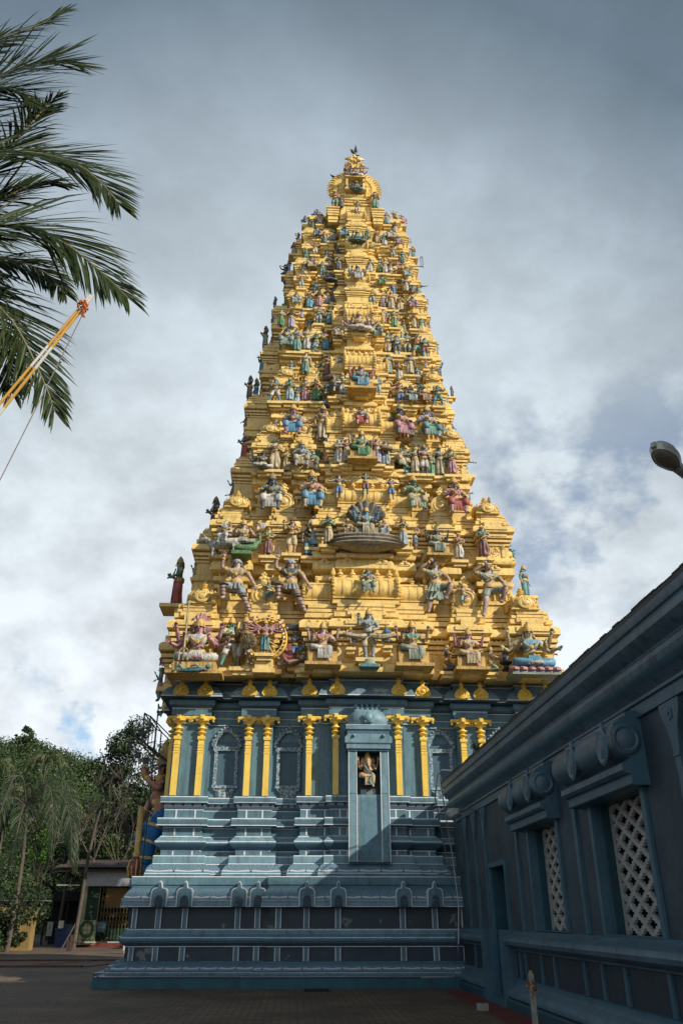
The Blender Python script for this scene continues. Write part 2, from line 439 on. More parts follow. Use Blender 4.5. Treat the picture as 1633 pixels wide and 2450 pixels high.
def pillar_mesh():
    m = MB(); w = .085
    m.box(-w, w, -.16, .03, 0, .62, 0); m.box(-w+.003, w-.003, -.157, .03, .62, .63, 1)
    m.box(-w, w, -.16, .03, .63, 1.22, 0)
    z = 1.22
    for (k, h) in ((1.12, .05), (.9, .03), (1.05, .05), (.88, .03), (1.05, .05), (.88, .03), (1.05, .06), (.95, .10), (1.25, .03), (1.3, .07)):
        m.box(-w*k, w*k, -.07-.09*k, .03, z, z+h, 0); z += h
    m.lathe([(.06, z), (.05, z+.03), (.07, z+.06), (.125, z+.09), (.14, z+.115), (.10, z+.15), (.055, z+.165), (.05, z+.18), (.10, z+.20), (.155, z+.23), (.15, z+.255), (.08, z+.28), (.06, z+.31), (.055, z+.34), (.09, z+.37), (.12, z+.40)], (0, -.08, 0), 14, 0)
    z += .40
    m.frustum(-.13, .13, -.22, .06, z, z+.05, -.05, 0)
    m.box(-.19, .19, -.24, .06, z+.05, z+.085, 0)
    for q in (-1, 1):
        pts = [(q*.10, -.10, z+.12), (q*.22, -.10, z+.16), (q*.30, -.10, z+.16), (q*.345, -.10, z+.12), (q*.335, -.10, z+.065), (q*.29, -.10, z+.07)]
        m.tube(pts, [.06, .06, .055, .05, .035, .025], 6, 0)
        m.box(q*.25-.1, q*.25+.1, -.15, .05, z+.14, z+.20, 0)
        m.ball((q*.33, -.10, z+.05), .03, 6, 5)
    m.box(-.065, .065, -.30, .05, z+.085, z+.225, 0)
    m.box(-.045, .045, -.325, -.30, z+.10, z+.20, 0)
    m.box(-.15, .15, -.2, .05, z+.085, z+.20, 0)
    return m.mesh('pillar', [GOLDB, GOLDV], 30)
PM = pillar_mesh()
for x in (-5.75, -5.03, -3.6, -3.03, -1.75, -.95, .95, 1.75, 3.03, 3.6, 5.03, 5.75):
    o = bpy.data.objects.new('pillar', PM); C.objects.link(o); o.parent = tower
    o.location = (x, bay_y(x), 4.81)
side_p = bpy.data.objects.new('pillar', PM); C.objects.link(side_p); side_p.parent = tower
side_p.location = (-W1, 2.3, 4.81); side_p.rotation_euler = (0, 0, R(-90))

def blind_window(x):
    y = bay_y(x)
    fr = MB()
    w, z0, z1 = .36, 5.16, 6.17
    t = .095
    fr.box(-w, -w+t, -.09, .02, z0, z1); fr.box(w-t, w, -.09, .02, z0, z1)
    fr.box(-w-.03, w+.03, -.085, .02, z0-.09, z0-.0); fr.box(-w-.04, w+.04, -.095, .02, z1+.0, z1+.12)
    # cusped arch crest
    arc = []
    for q in range(13):
        a = PI * q / 12
        arc.append((.40*math.cos(a)*(1-.18*math.sin(a)), -.05, z1+.16+.46*math.sin(a)))
    fr.tube([(.40, -.05, z1+.12)] + arc + [(-.40, -.05, z1+.12)], .075, 6)
    for q in (-1, 1):
        fr.tube([(q*(.40+.07*math.cos(a)*(1-a/9)), -.05, z1+.2+.07*math.sin(a)*(1-a/9)) for a in [k*.7 for k in range(9)]], .028, 5)
    for q in range(1, 12):
        a = PI*q/12
        fr.ball((.47*math.cos(a)*(1-.18*math.sin(a)), -.05, z1+.17+.54*math.sin(a)), .05, 6, 5)
    fr.lathe([(.03, z1+.62), (.06, z1+.68), (.07, z1+.73), (.03, z1+.8), (.0, z1+.87)], (0, -.05, 0), 8)
    # bracket below
    fr.prism([(-.12, z0-.62), (.12, z0-.62), (.2, z0-.45), (.26, z0-.2), (.36, z0-.1), (-.36, z0-.1), (-.26, z0-.2), (-.2, z0-.45)], -.06, .02)
    fr.box(-.16, .16, -.07, .02, z0-.68, z0-.622)
    fr.ball((0, -.06, z0-.33), (.09, .04, .14), 8, 6)
    for q in (-1, 1):
        fr.tube([(q*.33, -.065, z0-.13), (q*.2, -.075, z0-.18), (q*.14, -.08, z0-.38), (q*.09, -.07, z0-.55)], .022, 5)
    o = fr.build('blind_window', [CARVED], tower, (x, y, 0), 40)
    p = MB(); p.box(-w+t, w-t, -.012, .02, z0, z1); p.box(-.3, .3, -.012, .02, z1+.125, z1+.3)
    p.build('window_panel', [BLUEM], o, angle=None)
for x in (-4.27, -2.36, 2.36, 4.27): blind_window(x)

# --- shrine niche on the centre bay
def shrine():
    f = MB()
    yb = 1.5
    for q in (-1, 1):
        f.box(q*.47-.115, q*.47+.115, yb-.52, yb+.1, 2.98, 6.0, 0)
        for e in (-1, 1): f.box(q*.47+e*.115-.012, q*.47+e*.115+.012, yb-.532, yb-.45, 2.98, 5.998, 1)
        f.box(q*.47-.12, q*.47+.12, yb-.526, yb, 4.80, 4.815, 2)
    f.box(-.355, .355, yb-.44, yb, 2.98, 4.78, 0)
    o = f.build('shrine_niche', [BLUEL, WHITE, BLUEM], tower, angle=None)
    p = MB()
    p.frustum(-.30, .30, yb-.455, yb-.4, 3.05, 4.70, .012, 0)
    p.build('niche_panel', [BLUE], o, angle=None)
    h = MB()
    h.box(-.62, .62, yb-.56, yb, 6.0, 6.06, 2); h.box(-.65, .65, yb-.60, yb, 6.06, 6.20, 0); h.box(-.655, .655, yb-.605, yb, 6.20, 6.215, 1)
    pr = [(-.70, 6.22), (.70, 6.22), (.70, 6.38), (.60, 6.48), (-.60, 6.48), (-.70, 6.38)]
    h.prism(pr, yb-.64, yb, 0)
    h.box(-.63, .63, yb-.58, yb, 6.48, 6.62, 2); h.box(-.67, .67, yb-.62, yb, 6.62, 6.74, 0); h.box(-.675, .675, yb-.625, yb, 6.742, 6.757, 1)
    for q in (-1, 1): h.lathe([(.06, 0), (.05, .05), (.02, .08), (0, .1)], (q*.44, yb-.63, 6.42), 8, 0, axis='y')
    h.build('niche_eave', [BLUEL, WHITE, BLUEM], o, angle=30)
    d = MB()
    prof = [(.50, 6.76), (.56, 6.84), (.57, 6.96), (.52, 7.08), (.44, 7.17), (.41, 7.21)]
    d.lathe([(r*1.1, z) for r, z in prof], (0, yb-.25, 0), 24, 0, 1.0, .62)
    for q in range(-4, 5):
        for e in (-1, 1):
            pts_ = []
            for (t_, hw_, z_, yy_) in ((0, .50, 6.80, .60), (.33, .53, 6.93, .62), (.66, .49, 7.06, .60), (1, .42, 7.17, .52)):
                u_ = max(-1, min(1, q*.25 + e*t_*.38)); pts_.append((u_*hw_, yb-.25 - (yy_-.25)*math.sqrt(max(.02, 1-u_*u_*.96)), z_))
            d.tube(pts_, .011, 4, 0)
    d.lathe([(.14, 0), (.16, .03), (.12, .06), (.07, .09), (.0, .1)], (0, yb-.63, 6.96), 12, 0, axis='y')
    for q in range(5): d.ball((.14*math.cos(q*PI/2.5+.3), yb-.65, 6.96+.14*math.sin(q*PI/2.5+.3)), (.06, .04, .06), 6, 5)
    d.build('niche_dome', [BLUEL], o, angle=40)
    t = MB()
    t.box(-.40, .40, yb-.42, yb-.1, 7.21, 7.25)
    for q in (-.16, 0, .16): t.lathe([(.045, 7.25), (.06, 7.30), (.025, 7.35), (.045, 7.40), (.01, 7.46)], (q, yb-.28, 0), 8)
    for q in (-1, 1): t.tube([(q*.28, yb-.28, 7.25), (q*.30, yb-.28, 7.35), (q*.35, yb-.28, 7.42), (q*.40, yb-.28, 7.39), (q*.38, yb-.28, 7.34)], [.05, .05, .045, .03, .018], 6)
    t.build('niche_crest', [BLUEL], o, angle=40)
    k = MB(); k.box(-.375, .375, yb-.03, yb-.004, 4.82, 5.99)
    k.box(-.24, .24, yb-.42, yb-.05, 4.785, 4.95)
    k.build('niche_back', [BLUED], o, angle=None)
shrine()

# --- gold horseshoe medallions
def horseshoe(name, mat, w, h, crest=True, seg=28, rings=True):
    m = MB()
    k = h / w
    prof = [(w, 0), (w*1.02, .03), (w*.98, .07), (w*.86, .085), (w*.82, .06), (w*.72, .065), (w*.66, .10), (w*.58, .10), (w*.54, .065), (w*.40, .07), (w*.34, .11), (w*.22, .13), (0.001, .14)]
    m.lathe(prof, (0, 0, w*k), seg, 0, 1.0, k, axis='y')
    # flared scroll feet
    for q in (-1, 1):
        m.tube([(q*w*.55, -.05, .06), (q*w*.85, -.05, .04), (q*w*1.08, -.05, .10), (q*w*1.05, -.05, .2), (q*w*.9, -.05, .2)], [w*.16, w*.17, w*.15, w*.12, w*.08], 6, 0)
    if crest:
        zt = 2*h
        m.lathe([(w*.22, zt-.03), (w*.34, zt+w*.12), (w*.2, zt+w*.26), (w*.12, zt+w*.32)], (0, -.04, 0), 10, 0, 1, .5)
        for (dx, dz, r) in ((-.26, .42, .17), (.26, .42, .17), (0, .5, .2), (-.15, .72, .13), (.15, .72, .13), (0, .86, .13)):
            m.ball((dx*w, -.04, zt + dz*w), (r*w, .05, r*w), 7, 5)
    return m.mesh(name, [mat], 40)
MEDAL = horseshoe('gold_medallion', GOLDB, .205, .185)
for x in (-5.72, -4.98, -3.62, -3.0, -1.77, -.92, .98, 1.75, 3.02, 3.62, 5.02, 5.72):
    o = bpy.data.objects.new('medallion', MEDAL); C.objects.link(o); o.parent = tower
    o.location = (x, bay_y(x) - .43, 7.685); o.rotation_euler = (R(-9), 0, 0)
o = bpy.data.objects.new('medallion', MEDAL); C.objects.link(o); o.parent = tower
o.location = (-W1-.62, 3.9, 7.70); o.rotation_euler = (0, 0, R(-90))

# --- gold tiers
NAS = horseshoe('horseshoe_arch', GOLDL, .45, .43)
def dome_mesh():
    m = MB()
    m.box(-.48, .48, -.48, .48, 0, .05); m.box(-.42, .42, -.42, .42, .05, .12)
    m.lathe([(.46, .12), (.50, .15), (.54, .22), (.545, .33), (.50, .46), (.40, .56), (.27, .63), (.14, .67), (.10, .79)], (0, 0, 0), 20, 0)
    for q in range(20):
        a = 2*PI*q/20
        for e in (-1, 1):
            m.tube([(.53*math.cos(a), .53*math.sin(a), .2), (.56*math.cos(a+e*.16), .56*math.sin(a+e*.16), .38), (.47*math.cos(a+e*.3), .47*math.sin(a+e*.3), .6)], .014, 3)
    m.lathe([(.10, .79), (.16, .83), (.07, .88), (.12, .94), (.13, .98), (.05, 1.03), (.08, 1.08), (.02, 1.16), (0, 1.2)], (0, 0, 0), 10, 0)
    for (rz) in (0, PI/2, -PI/2):
        d = MB(); d.lathe([(.23, 0), (.24, .03), (.17, .05), (.14, .04), (.10, .07), (0.001, .08)], (0, -.50, .26), 18, 0, axis='y')
        for q in range(9):
            a = PI*q/8; d.ball((.25*math.cos(a), -.50, .26+.25*math.sin(a)), .04, 5, 4)
        M = Matrix.Rotation(rz, 4, 'Z'); d.xform(M)
        m.add(d.v, d.f)
    m.xform(Matrix.Diagonal((1, 1, .84, 1)))
    return m.mesh('corner_dome', [GOLDL], 40)
DOME = dome_mesh()
def barrel_mesh(L, r, ribs, name, pots=5, ry=.75):
    m = MB()
    n = 10; nx = ribs*2
    arc = [(-ry*r*math.cos(PI*.5*(-1+2*q/n)) if False else -ry*r*math.sin(PI*q/n)*1.0, r*(1-math.cos(PI*q/n))*.5) for q in range(n+1)]
    # front half only bulges, from foot to ridge
    for i in range(nx):
        x0, x1 = -L + 2*L*i/nx, -L + 2*L*(i+1)/nx
        k = 1.0 if i % 2 == 0 else .955
        vs = []
        for (x) in (x0, x1):
            for (y, z) in arc: vs.append((x, y*k, z*(1 if k == 1 else .985)))
        fs = [(q, q + n + 1, q + n + 2, q + 1) for q in range(n)]
        m.add(vs, fs)
        for xx, fl in ((x0, 0), (x1, 1)):
            ring = [(xx, y*k, z) for (y, z) in arc]
            m.face(ring if fl else ring[::-1])
    m.box(-L*1.02, L*1.02, -ry*r*.86, .1, -.09, .02); m.box(-L*1.05, L*1.05, -ry*r*.95, .1, -.12, -.09)
    m.box(-L*1.0, L*1.0, -ry*r*.88, 0, r*.08, r*.13)
    m.box(-L, L, -.16, .1, r*.97, r*1.06)
    for q in range(pots):
        x = (-L*.78 + 2*L*.78*q/(pots-1)) if pots > 1 else 0
        h = r*.42
        m.lathe([(h*.18, 0), (h*.26, h*.12), (h*.16, h*.24), (h*.30, h*.36), (h*.30, h*.46), (h*.12, h*.58), (h*.17, h*.72), (h*.05, h*.9), (0, h)], (x, -.1, r*1.05), 9)
    for e in (-1, 1):        # scalloped end frames
        out = [(ry*r*1.12*math.sin(PI*q/12)*1.0, r*(1-math.cos(PI*q/12))*.56-.04) for q in range(13)]
        vs = [(e*L-.05, -a, z) for (a, z) in out] + [(e*L+.05, -a, z) for (a, z) in out]
        nn_ = len(out)
        m.add(vs, [(q, q+1, nn_+q+1, nn_+q) for q in range(nn_-1)] + [tuple(range(nn_)), tuple(range(2*nn_-1, nn_-1, -1))])
        for q in range(13): m.ball((e*L, -out[q][0]*1.03, out[q][1]), .035+.012*r, 5, 4)
        for (dz, rr) in ((.14, .08), (.24, .06), (.32, .04)): m.ball((e*L, -.12, r*1.1+dz*r), rr*r+.02, 6, 5)
    return m.mesh(name, [GOLDL], 35)
def palmette_mesh():
    m = MB()
    m.box(-.26, .26, -.05, .02, 0, .04)
    for q in (-1, 1):
        m.ball((q*.14, -.02, .10), (.13, .045, .085), 8, 6); m.ball((q*.06, -.03, .2), (.07, .04, .09), 8, 6)
    m.ball((0, -.03, .29), (.06, .04, .11), 8, 6)
    return m.mesh('palmette', [GOLDL], 45)
PAL = palmette_mesh()
def put(me, name, parent, loc, s=1.0, rz=0.0, rx=0.0):
    o = bpy.data.objects.new(name, me); C.objects.link(o); o.parent = parent
    o.location = loc; o.scale = (s, s, s) if not hasattr(s, '__len__') else s
    o.rotation_euler = (rx, 0, rz)
    return o
def spiral_relief(m, cx, cz, y, r, turns=1.75, flip=1):
    pts = []
    N = 22
    for q in range(N+1):
        t = q/N; a = t*turns*2*PI
        rr = r*(1-.86*t)
        pts.append((cx + flip*rr*math.cos(a), y, cz + rr*math.sin(a)))
    m.tube(pts, [r*.10*(1-.4*q/N) for q in range(N+1)], 5)
    for q in range(10):
        a = q*2*PI/10
        m.ball((cx+r*1.22*math.cos(a), y, cz+r*1.22*math.sin(a)), (r*.17, .02, r*.17), 5, 4)

tier_objs = []
for k, (z0, z1, W) in enumerate(TIERS):
    H = z1 - z0; yf = yfront(k); s = max(.5, W/6.2)
    Wn = (TIERS[k+1][2] if k+1 < len(TIERS) else TOP[1])
    sb = SB(k, s)
    Ww = W - .16*s
    fplan = dedupe(bays_front(Ww, yf, sb))
    yb = 2*YC - (yf + sb[0])
    rs_, lf_ = side_plan(k, Ww, yf + sb[0], yb, s)
    plan = list(fplan) + rs_ + [(-x, 2*YC - y) for (x, y) in fplan] + lf_
    g = MB()
    q = lambda f: z0 + H*f
    o = .17*s
    prof = [(.02,q(-.02)),(o*1.15,q(-.015)),(o*1.25,q(.0)),(o*1.25,q(.022)),(o*.5,q(.03)),(o*.5,q(.055)),(o*.3,q(.06)),(0,q(.075)),(0,q(.20)),
            (.06*s,q(.202)),(.06*s,q(.226)),(-.10*s,q(.227)),(-.10*s,q(.234)),(.12*s,q(.236)),(.12*s,q(.262)),(-.09*s,q(.263)),(-.09*s,q(.272)),(.18*s,q(.275)),(.18*s,q(.306)),(-.06*s,q(.307)),(-.06*s,q(.322)),(.22*s,q(.326)),(.27*s,q(.335)),(.27*s,q(.375)),(.25*s,q(.388)),(.17*s,q(.408)),(.13*s,q(.412)),(-.12*s,q(.413)),(-.12*s,q(.432)),(.10*s,q(.434)),(.10*s,q(.470)),(-.11*s,q(.471)),(-.11*s,q(.486)),(.02*s,q(.488)),(.02*s,q(.512)),(-.08*s,q(.513)),(-.08*s,q(.522)),(.0*s,q(.524)),(-.0*s,q(.55)),(-.12*s,q(.553))]
    g.sweep(plan, [(a, b, 0) for a, b in prof], cap_top=True, cap_bot=True)
    # second, smaller step in front of each bay (the stacked miniature fronts)
    for (xa, xb, yy) in ((-.97, -.83, sb[0]), (.83, .97, sb[0]), (-.605, -.50, sb[0]), (.50, .605, sb[0]), (-.09, .09, sb[3])):
        x0, x1, y1 = xa*Ww, xb*Ww, yf + yy
        for (dz0, dz1, oo) in ((.235, .256, .15), (.288, .312, .21), (.356, .388, .31), (.445, .477, .15), (.494, .517, .045), (.521, .553, .07)):
            g.box(x0-oo*s*.5, x1+oo*s*.5, y1-oo*s, y1+.1, q(dz0), q(dz1)+.004)
        for (dz0, dz1) in ((.40, .43), (.43, .455)):
            g.box(x0+.06*s, x1-.06*s, y1-.2*s, y1+.1, q(dz0), q(dz1)+.003)
    # parapet drum carrying the next ledge
    yfn = yfront(k+1); sn = max(.5, Wn/6.2)
    Wp = Wn - (.30*sn if k < 4 else .12)
    sbn = tuple(v + (.12 if k < 4 else .0) for v in SB(min(k+1, 7), sn))
    pf_ = dedupe(bays_front(Wp, yfn, sbn)); pr2, pl2 = side_plan(min(k+1, 7), Wp, yfn + sbn[0], 2*YC - (yfn+sbn[0]), sn)
    pplan = list(pf_) + pr2 + [(-x, 2*YC - y) for (x, y) in pf_] + pl2
    pp = [(.0,q(.53)),(.0,q(.64)),(.06*sn,q(.642)),(.06*sn,q(.672)),(-.09,q(.673)),(-.09,q(.74)),(.07*sn,q(.742)),(.07*sn,q(.775)),(-.09*sn,q(.776)),(-.09*sn,q(.80)),(.13*sn,q(.803)),(.13*sn,q(.84)),(-.06,q(.841)),(-.06,q(.868)),(.20*sn,q(.885)),(.26*sn,q(.895)),(.26*sn,q(.935)),(.24*sn,q(.95)),(.14*sn,q(.985)),(.02,q(.99))]
    g.sweep(pplan, [(a, b, 0) for a, b in pp], cap_top=True)
    # pilasters and scroll panels of the wall zone
    for xr in (.96, .84, .61, .495, .295, .17):
        for e in (-1, 1):
            x = e*xr*Ww; a = abs(x)/Ww
            y = yf + (sb[0] if a > .8 or .475 < a < .63 else sb[2] if a > .155 else sb[3])
            w = .055*s
            g.box(x-w, x+w, y-.05*s, y+.02, q(.076), q(.16))
            g.lathe([(w*.8, q(.16)), (w*1.5, q(.168)), (w*.7, q(.178)), (w*1.6, q(.187)), (w*1.9, q(.199))], (x, y-.02*s, 0), 8)
    # fine relief: dentils in the grooves, little pilasters on the drum, knobs along the eaves
    for (xa, xb, yy) in ((-1, -.8, sb[0]), (.8, 1, sb[0]), (-.63, -.475, sb[0]), (.475, .63, sb[0]), (-.31, -.155, sb[2]), (.155, .31, sb[2]), (-.155, .155, sb[3]), (-.8, -.63, sb[1]), (.63, .8, sb[1]), (-.475, -.31, sb[1]), (.31, .475, sb[1])):
        n_ = max(3, int((xb-xa)*Ww/(.13 if k < 4 else .16)))
        for i_ in range(n_):
            x = (xa + (xb-xa)*(i_+.5)/n_)*Ww; y = yf + yy
            g.box(x-.028, x+.028, y-.13*s, y, q(.308), q(.3215))
            if i_ % 2 == 0: g.ball((x, y-.26*s, q(.392)), (.045, .03, .05), 5, 4)
    for (xa, xb, yy) in ((-.98, -.82, sbn[0]), (.82, .98, sbn[0]), (-.62, -.485, sbn[0]), (.485, .62, sbn[0]), (-.79, -.64, sbn[1]), (.64, .79, sbn[1]), (-.465, -.32, sbn[1]), (.32, .465, sbn[1])):
        n_ = max(3, int((xb-xa)*Wp/.17))
        for i_ in range(n_+1):
            x = (xa + (xb-xa)*i_/n_)*Wp; y = yfn + yy
            g.box(x-.026, x+.026, y-.05*sn, y+.06, q(.675), q(.74))
            g.box(x-.022, x+.022, y-.10*sn, y+.02, q(.842), q(.867))
    # side wall nasikas that show past the corner
    t = g.build('tier', [GOLD], tower, angle=28)
    tier_objs.append(t)
    if k < 4:
        rl = MB(); zc = q(.138); r = H*.042
        for xr in (.72, .39, .235, .9, .55):
            for e in (-1, 1):
                x = e*xr*Ww; a = abs(x)/Ww
                y = yf + (sb[0] if a > .8 or .475 < a < .63 else sb[2] if .155 < a < .31 else sb[1]) - .015
                spiral_relief(rl, x, zc, y, r, flip=e)
        rl.build('scroll_relief', [GOLDV], t, angle=60)
    # roof ornaments standing on the bays
    zb = q(.553); ds = (.95, .86, .66, .60, .46, .30, .27, .24)[k]
    if k < 5:
        for e in (-1, 1):
            put(DOME, 'corner_dome', t, (e*.875*Ww, yf + sb[0] + .32*s, zb), ds*1.02)
            put(NAS, 'horseshoe_arch', t, (e*.552*Ww, yf + sb[0] + .10*s, zb), ds*.98)
    else:
        for e in (-1, 1):
            put(NAS, 'horseshoe_arch', t, (e*.50*Ww, yf + sb[0] + .10*s, zb), ds*.85)
    for e in (-1, 1):
        so = Ww + SIDE[k]*(1 if e < 0 else .5); Ls = yb - yf - sb[0]
        sp_ = Wp + SIDE[min(k+1, 7)]*(1 if e < 0 else .5) + .06
        put(NAS, 'horseshoe_arch', t, (e*(sp_+.04), YC-.2, zb), ds*1.1, rz=e*R(72))
        put(NAS, 'horseshoe_arch', t, (e*(sp_+.02), yf + sb[0] + Ls*.40, zb), ds*.8, rz=e*R(60))
        if k < 5: put(DOME, 'corner_dome', t, (e*(so-.5*ds), yf + sb[0] + Ls*.42, zb), ds*.8)
    rb = (.86, .74, .80, .72, .62, .42, .50, .50)[k]
    Lb = .175*Ww
    bm = barrel_mesh(Lb, rb, 7, 'barrel_roof', 5 if k < 4 else 4, .62)
    put(bm, 'barrel_roof', t, (0, yf + .52*s, zb + .12), 1)
    if k < 5:
        bo = barrel_mesh(.07*W, rb*.80, 3, 'side_barrel_roof', 1, .55)
        for e in (-1, 1): put(bo, 'side_barrel_roof', t, (e*.262*Ww, yf + sb[2] + .42*s, zb + .12), 1)
    # palmettes on the ledge above
    if k < 7:
        for xr in (-.26, -.11, .11, .26) + ((-.86, .86) if k < 4 else ()):
            put(PAL, 'palmette', t, (xr*Wn, yfn + (sbn[3] if abs(xr) < .2 else sbn[2] if abs(xr) < .5 else sbn[0]) - .24*sn, z1 - H*.065), max(.45, .95*sn))

# --- crown of the tower
cz, cw = TOP
ct = MB()
yt = yfront(8) + .58; yq = yfront(8) + .2
cplan = [(-cw, yt), (cw, yt), (cw, 2*YC-yt), (-cw, 2*YC-yt)]
ct.sweep(cplan, [(.02, cz-.05, 0), (.1, cz-.03, 0), (.1, cz+.06, 0), (0, cz+.07, 0), (0, cz+.14, 0), (-.08, cz+.15, 0), (-.08, cz+.25, 0), (-.16, cz+.26, 0), (-.16, cz+.36, 0), (-.25, cz+.37, 0)], cap_top=True, cap_bot=True)
yc0 = yfront(7) + .12
def stack(m, hw, y0, y1, zs):
    for i, (a, b, o) in enumerate(zs): m.box(-hw-o, hw+o, y0-o, y1+o*.5, a, b)
for (hw, y0) in ((.72, yc0+.25),):
    stack(ct, hw, y0, YC, [(30.35, 30.5, .05), (30.5, 31.55, 0), (31.55, 31.63, .07), (31.63, 31.72, .0), (31.72, 31.80, .1), (31.80, 32.05, -.06), (32.05, 32.13, .02), (32.13, 32.19, .08), (32.19, 32.3, .0)])
    for e in (-1, 1): ct.box(e*hw*.86-.07, e*hw*.86+.07, y0-.06, y0, 30.6, 31.45)
for e in (-1, 1):
    stack_x = e*1.05
    ct.box(stack_x-.26, stack_x+.26, yq-.25, yt+.3, 30.7, 31.14); ct.box(stack_x-.31, stack_x+.31, yq-.3, yt+.3, 31.14, 31.21); ct.box(stack_x-.29, stack_x+.29, yq-.28, yt+.3, 30.82, 30.9); ct.box(stack_x-.29, stack_x+.29, yq-.28, yt+.3, 30.98, 31.05); ct.box(stack_x-.22, stack_x+.22, yq-.2, yt+.3, 30.3, 30.7); ct.box(stack_x-.25, stack_x+.25, yq-.23, yt+.3, 30.45, 30.52)
ct.box(-1.02, 1.02, yq+.25, YC+.6, 31.3, 32.0); ct.box(-1.08, 1.08, yq+.18, YC+.6, 32.0, 32.1); ct.box(-.98, .98, yq+.25, YC+.5, 32.1, 32.25)
for z_ in (31.6, 31.8): ct.box(-1.06, 1.06, yq+.2, YC+.6, z_, z_+.07)
crown = ct.build('crown_storey', [GOLD], tower, angle=28)
put(barrel_mesh(.5, .34, 5, 'barrel_roof', 3, .6), 'barrel_roof', crown, (0, yc0 + .3, 31.935), 1)
fr = MB()
fy0 = yq - .36
for e in (-1, 1): fr.box(e*.40-.05, e*.40+.05, fy0, fy0+.5, 32.35, 33.1)
fr.box(-.49, .49, fy0-.08, fy0+.55, 33.1, 33.16); fr.box(-.45, .45, fy0-.03, fy0+.5, 33.16, 33.22); fr.box(-.35, .35, fy0+.3, fy0+.49, 32.35, 33.1)
for z in (32.75, 32.92): fr.box(-.35, .35, fy0+.26, fy0+.3, z, z+.06)
fr.box(-.52, .52, fy0-.05, fy0+.52, 32.303, 32.35)
fr.build('framed_niche', [GOLD], crown, angle=None)
sd = MB()
sy = yq + .35
sz = 33.05
sd.lathe([(1.06, -.12), (1.08, 0), (1.03, .07), (.86, .09), (.82, .05), (.66, .06), (.62, .11), (.54, .11), (.5, .05), (.38, .06), (.34, .1), (.2, .12), (.001, .13)], (0, sy, sz), 40, 0, axis='y')
for q in range(34):
    a = R(-38) + (PI + R(76)) * q / 33
    d = Vector((math.cos(a), 0, math.sin(a))); p = Vector((math.sin(a), 0, -math.cos(a)))
    c0 = Vector((0, sy, sz))
    base = c0 + d*1.0; tipp = c0 + d*1.34 + p*(.13 if a < PI/2 else -.13)
    mid = c0 + d*1.2 - p*(.03 if a < PI/2 else -.03)
    sd.tube([base, mid, tipp], [.075, .062, .012], 5)
for q in range(18):
    a = 2*PI*q/18; sd.ball((.74*math.cos(a), sy-.07, sz+.74*math.sin(a)), .03, 5, 4)
sd.box(-1.0, 1.0, sy-.05, sy+.6, 32.24, 32.5)
sd.build('sunburst_disc', [GOLDV], crown, angle=40)
fi = MB()
fyy = sy - .12
fi.lathe([(.42, 33.75), (.5, 33.95), (.36, 34.15), (.24, 34.4), (.17, 34.7), (.15, 35.0), (.10, 35.25)], (0, fyy, 0), 14, 0, 1, .55)
for e in (-1, 1):      # open jaws, horns and ears of the lion mask
    fi.tube([(e*.12, fyy-.15, 34.05), (e*.36, fyy-.18, 34.08), (e*.47, fyy-.18, 34.22), (e*.46, fyy-.16, 34.36)], [.09, .10, .08, .03], 7)
    fi.tube([(e*.12, fyy-.18, 34.2), (e*.15, fyy-.2, 34.45), (e*.3, fyy-.2, 34.62), (e*.42, fyy-.16, 34.45)], [.07, .08, .08, .04], 7)
    fi.tube([(e*.25, fyy-.05, 34.4), (e*.42, fyy-.05, 34.62), (e*.44, fyy, 34.85)], [.1, .09, .02], 6)
    fi.ball((e*.2, fyy-.16, 34.86), (.15, .1, .1), 8, 6)
    fi.tube([(e*.15, fyy-.12, 34.95), (e*.33, fyy-.1, 35.0), (e*.5, fyy-.05, 35.04)], [.1, .08, .015], 6)
    for q in range(3): fi.ball((e*(.2+.1*q), fyy-.26, 34.14+.02*q), .028, 5, 4)
fi.ball((0, fyy-.22, 34.7), (.09, .1, .12), 8, 6)
fi.lathe([(.09, 35.15), (.12, 35.25), (.06, 35.36), (.02, 35.46)], (0, fyy-.03, 0), 8, 0)
for q in (-1, 1): fi.ball((q*.16, fyy-.1, 35.12), (.09, .06, .07), 7, 5)
fi.build('lion_mask_finial', [GOLDV], crown, angle=45)
# thin antenna arm near the top, on the hall side
an = MB()
an.box(2.93, 2.955, 3.1, 3.13, 27.3, 27.95); an.box(2.84, 2.955, 3.1, 3.13, 27.93, 27.95); an.box(2.84, 2.86, 3.1, 3.13, 27.35, 27.93); an.box(2.3, 2.93, 3.1, 3.13, 27.36, 27.38)
an.build('roof_bracket', [plain('dark_steel', (.05, .055, .06), .5)], tower, angle=None)
# plinth weeds
# ------------------------------------------------------------------ statues: one set of meshes per pose, copied with their own colours
def skin(joints, edges, name, root=0, sub=1):
    me = bpy.data.meshes.new(name)
    me.from_pydata([j[0] for j in joints], edges, [])
    ob = bpy.data.objects.new(name, me); C.objects.link(ob)
    md = ob.modifiers.new('s', 'SKIN'); md.use_smooth_shade = True; md.branch_smoothing = 0.4
    if sub:
        sb = ob.modifiers.new('u', 'SUBSURF'); sb.levels = sub; sb.render_levels = sub
    for i, j in enumerate(joints):
        r = j[1]
        me.skin_vertices[0].data[i].radius = (r, r) if not hasattr(r, '__len__') else r
        me.skin_vertices[0].data[i].use_root = (i == root)
    dg = bpy.context.evaluated_depsgraph_get(); dg.update()
    out = bpy.data.meshes.new_from_object(ob.evaluated_get(dg))
    bpy.data.objects.remove(ob); bpy.data.meshes.remove(me)
    out.name = name
    return out

def me_data(me, M=None):
    v = [Vector(p.co) for p in me.vertices]
    if M is not None: v = [M @ p for p in v]
    return v, [tuple(p.vertices) for p in me.polygons]

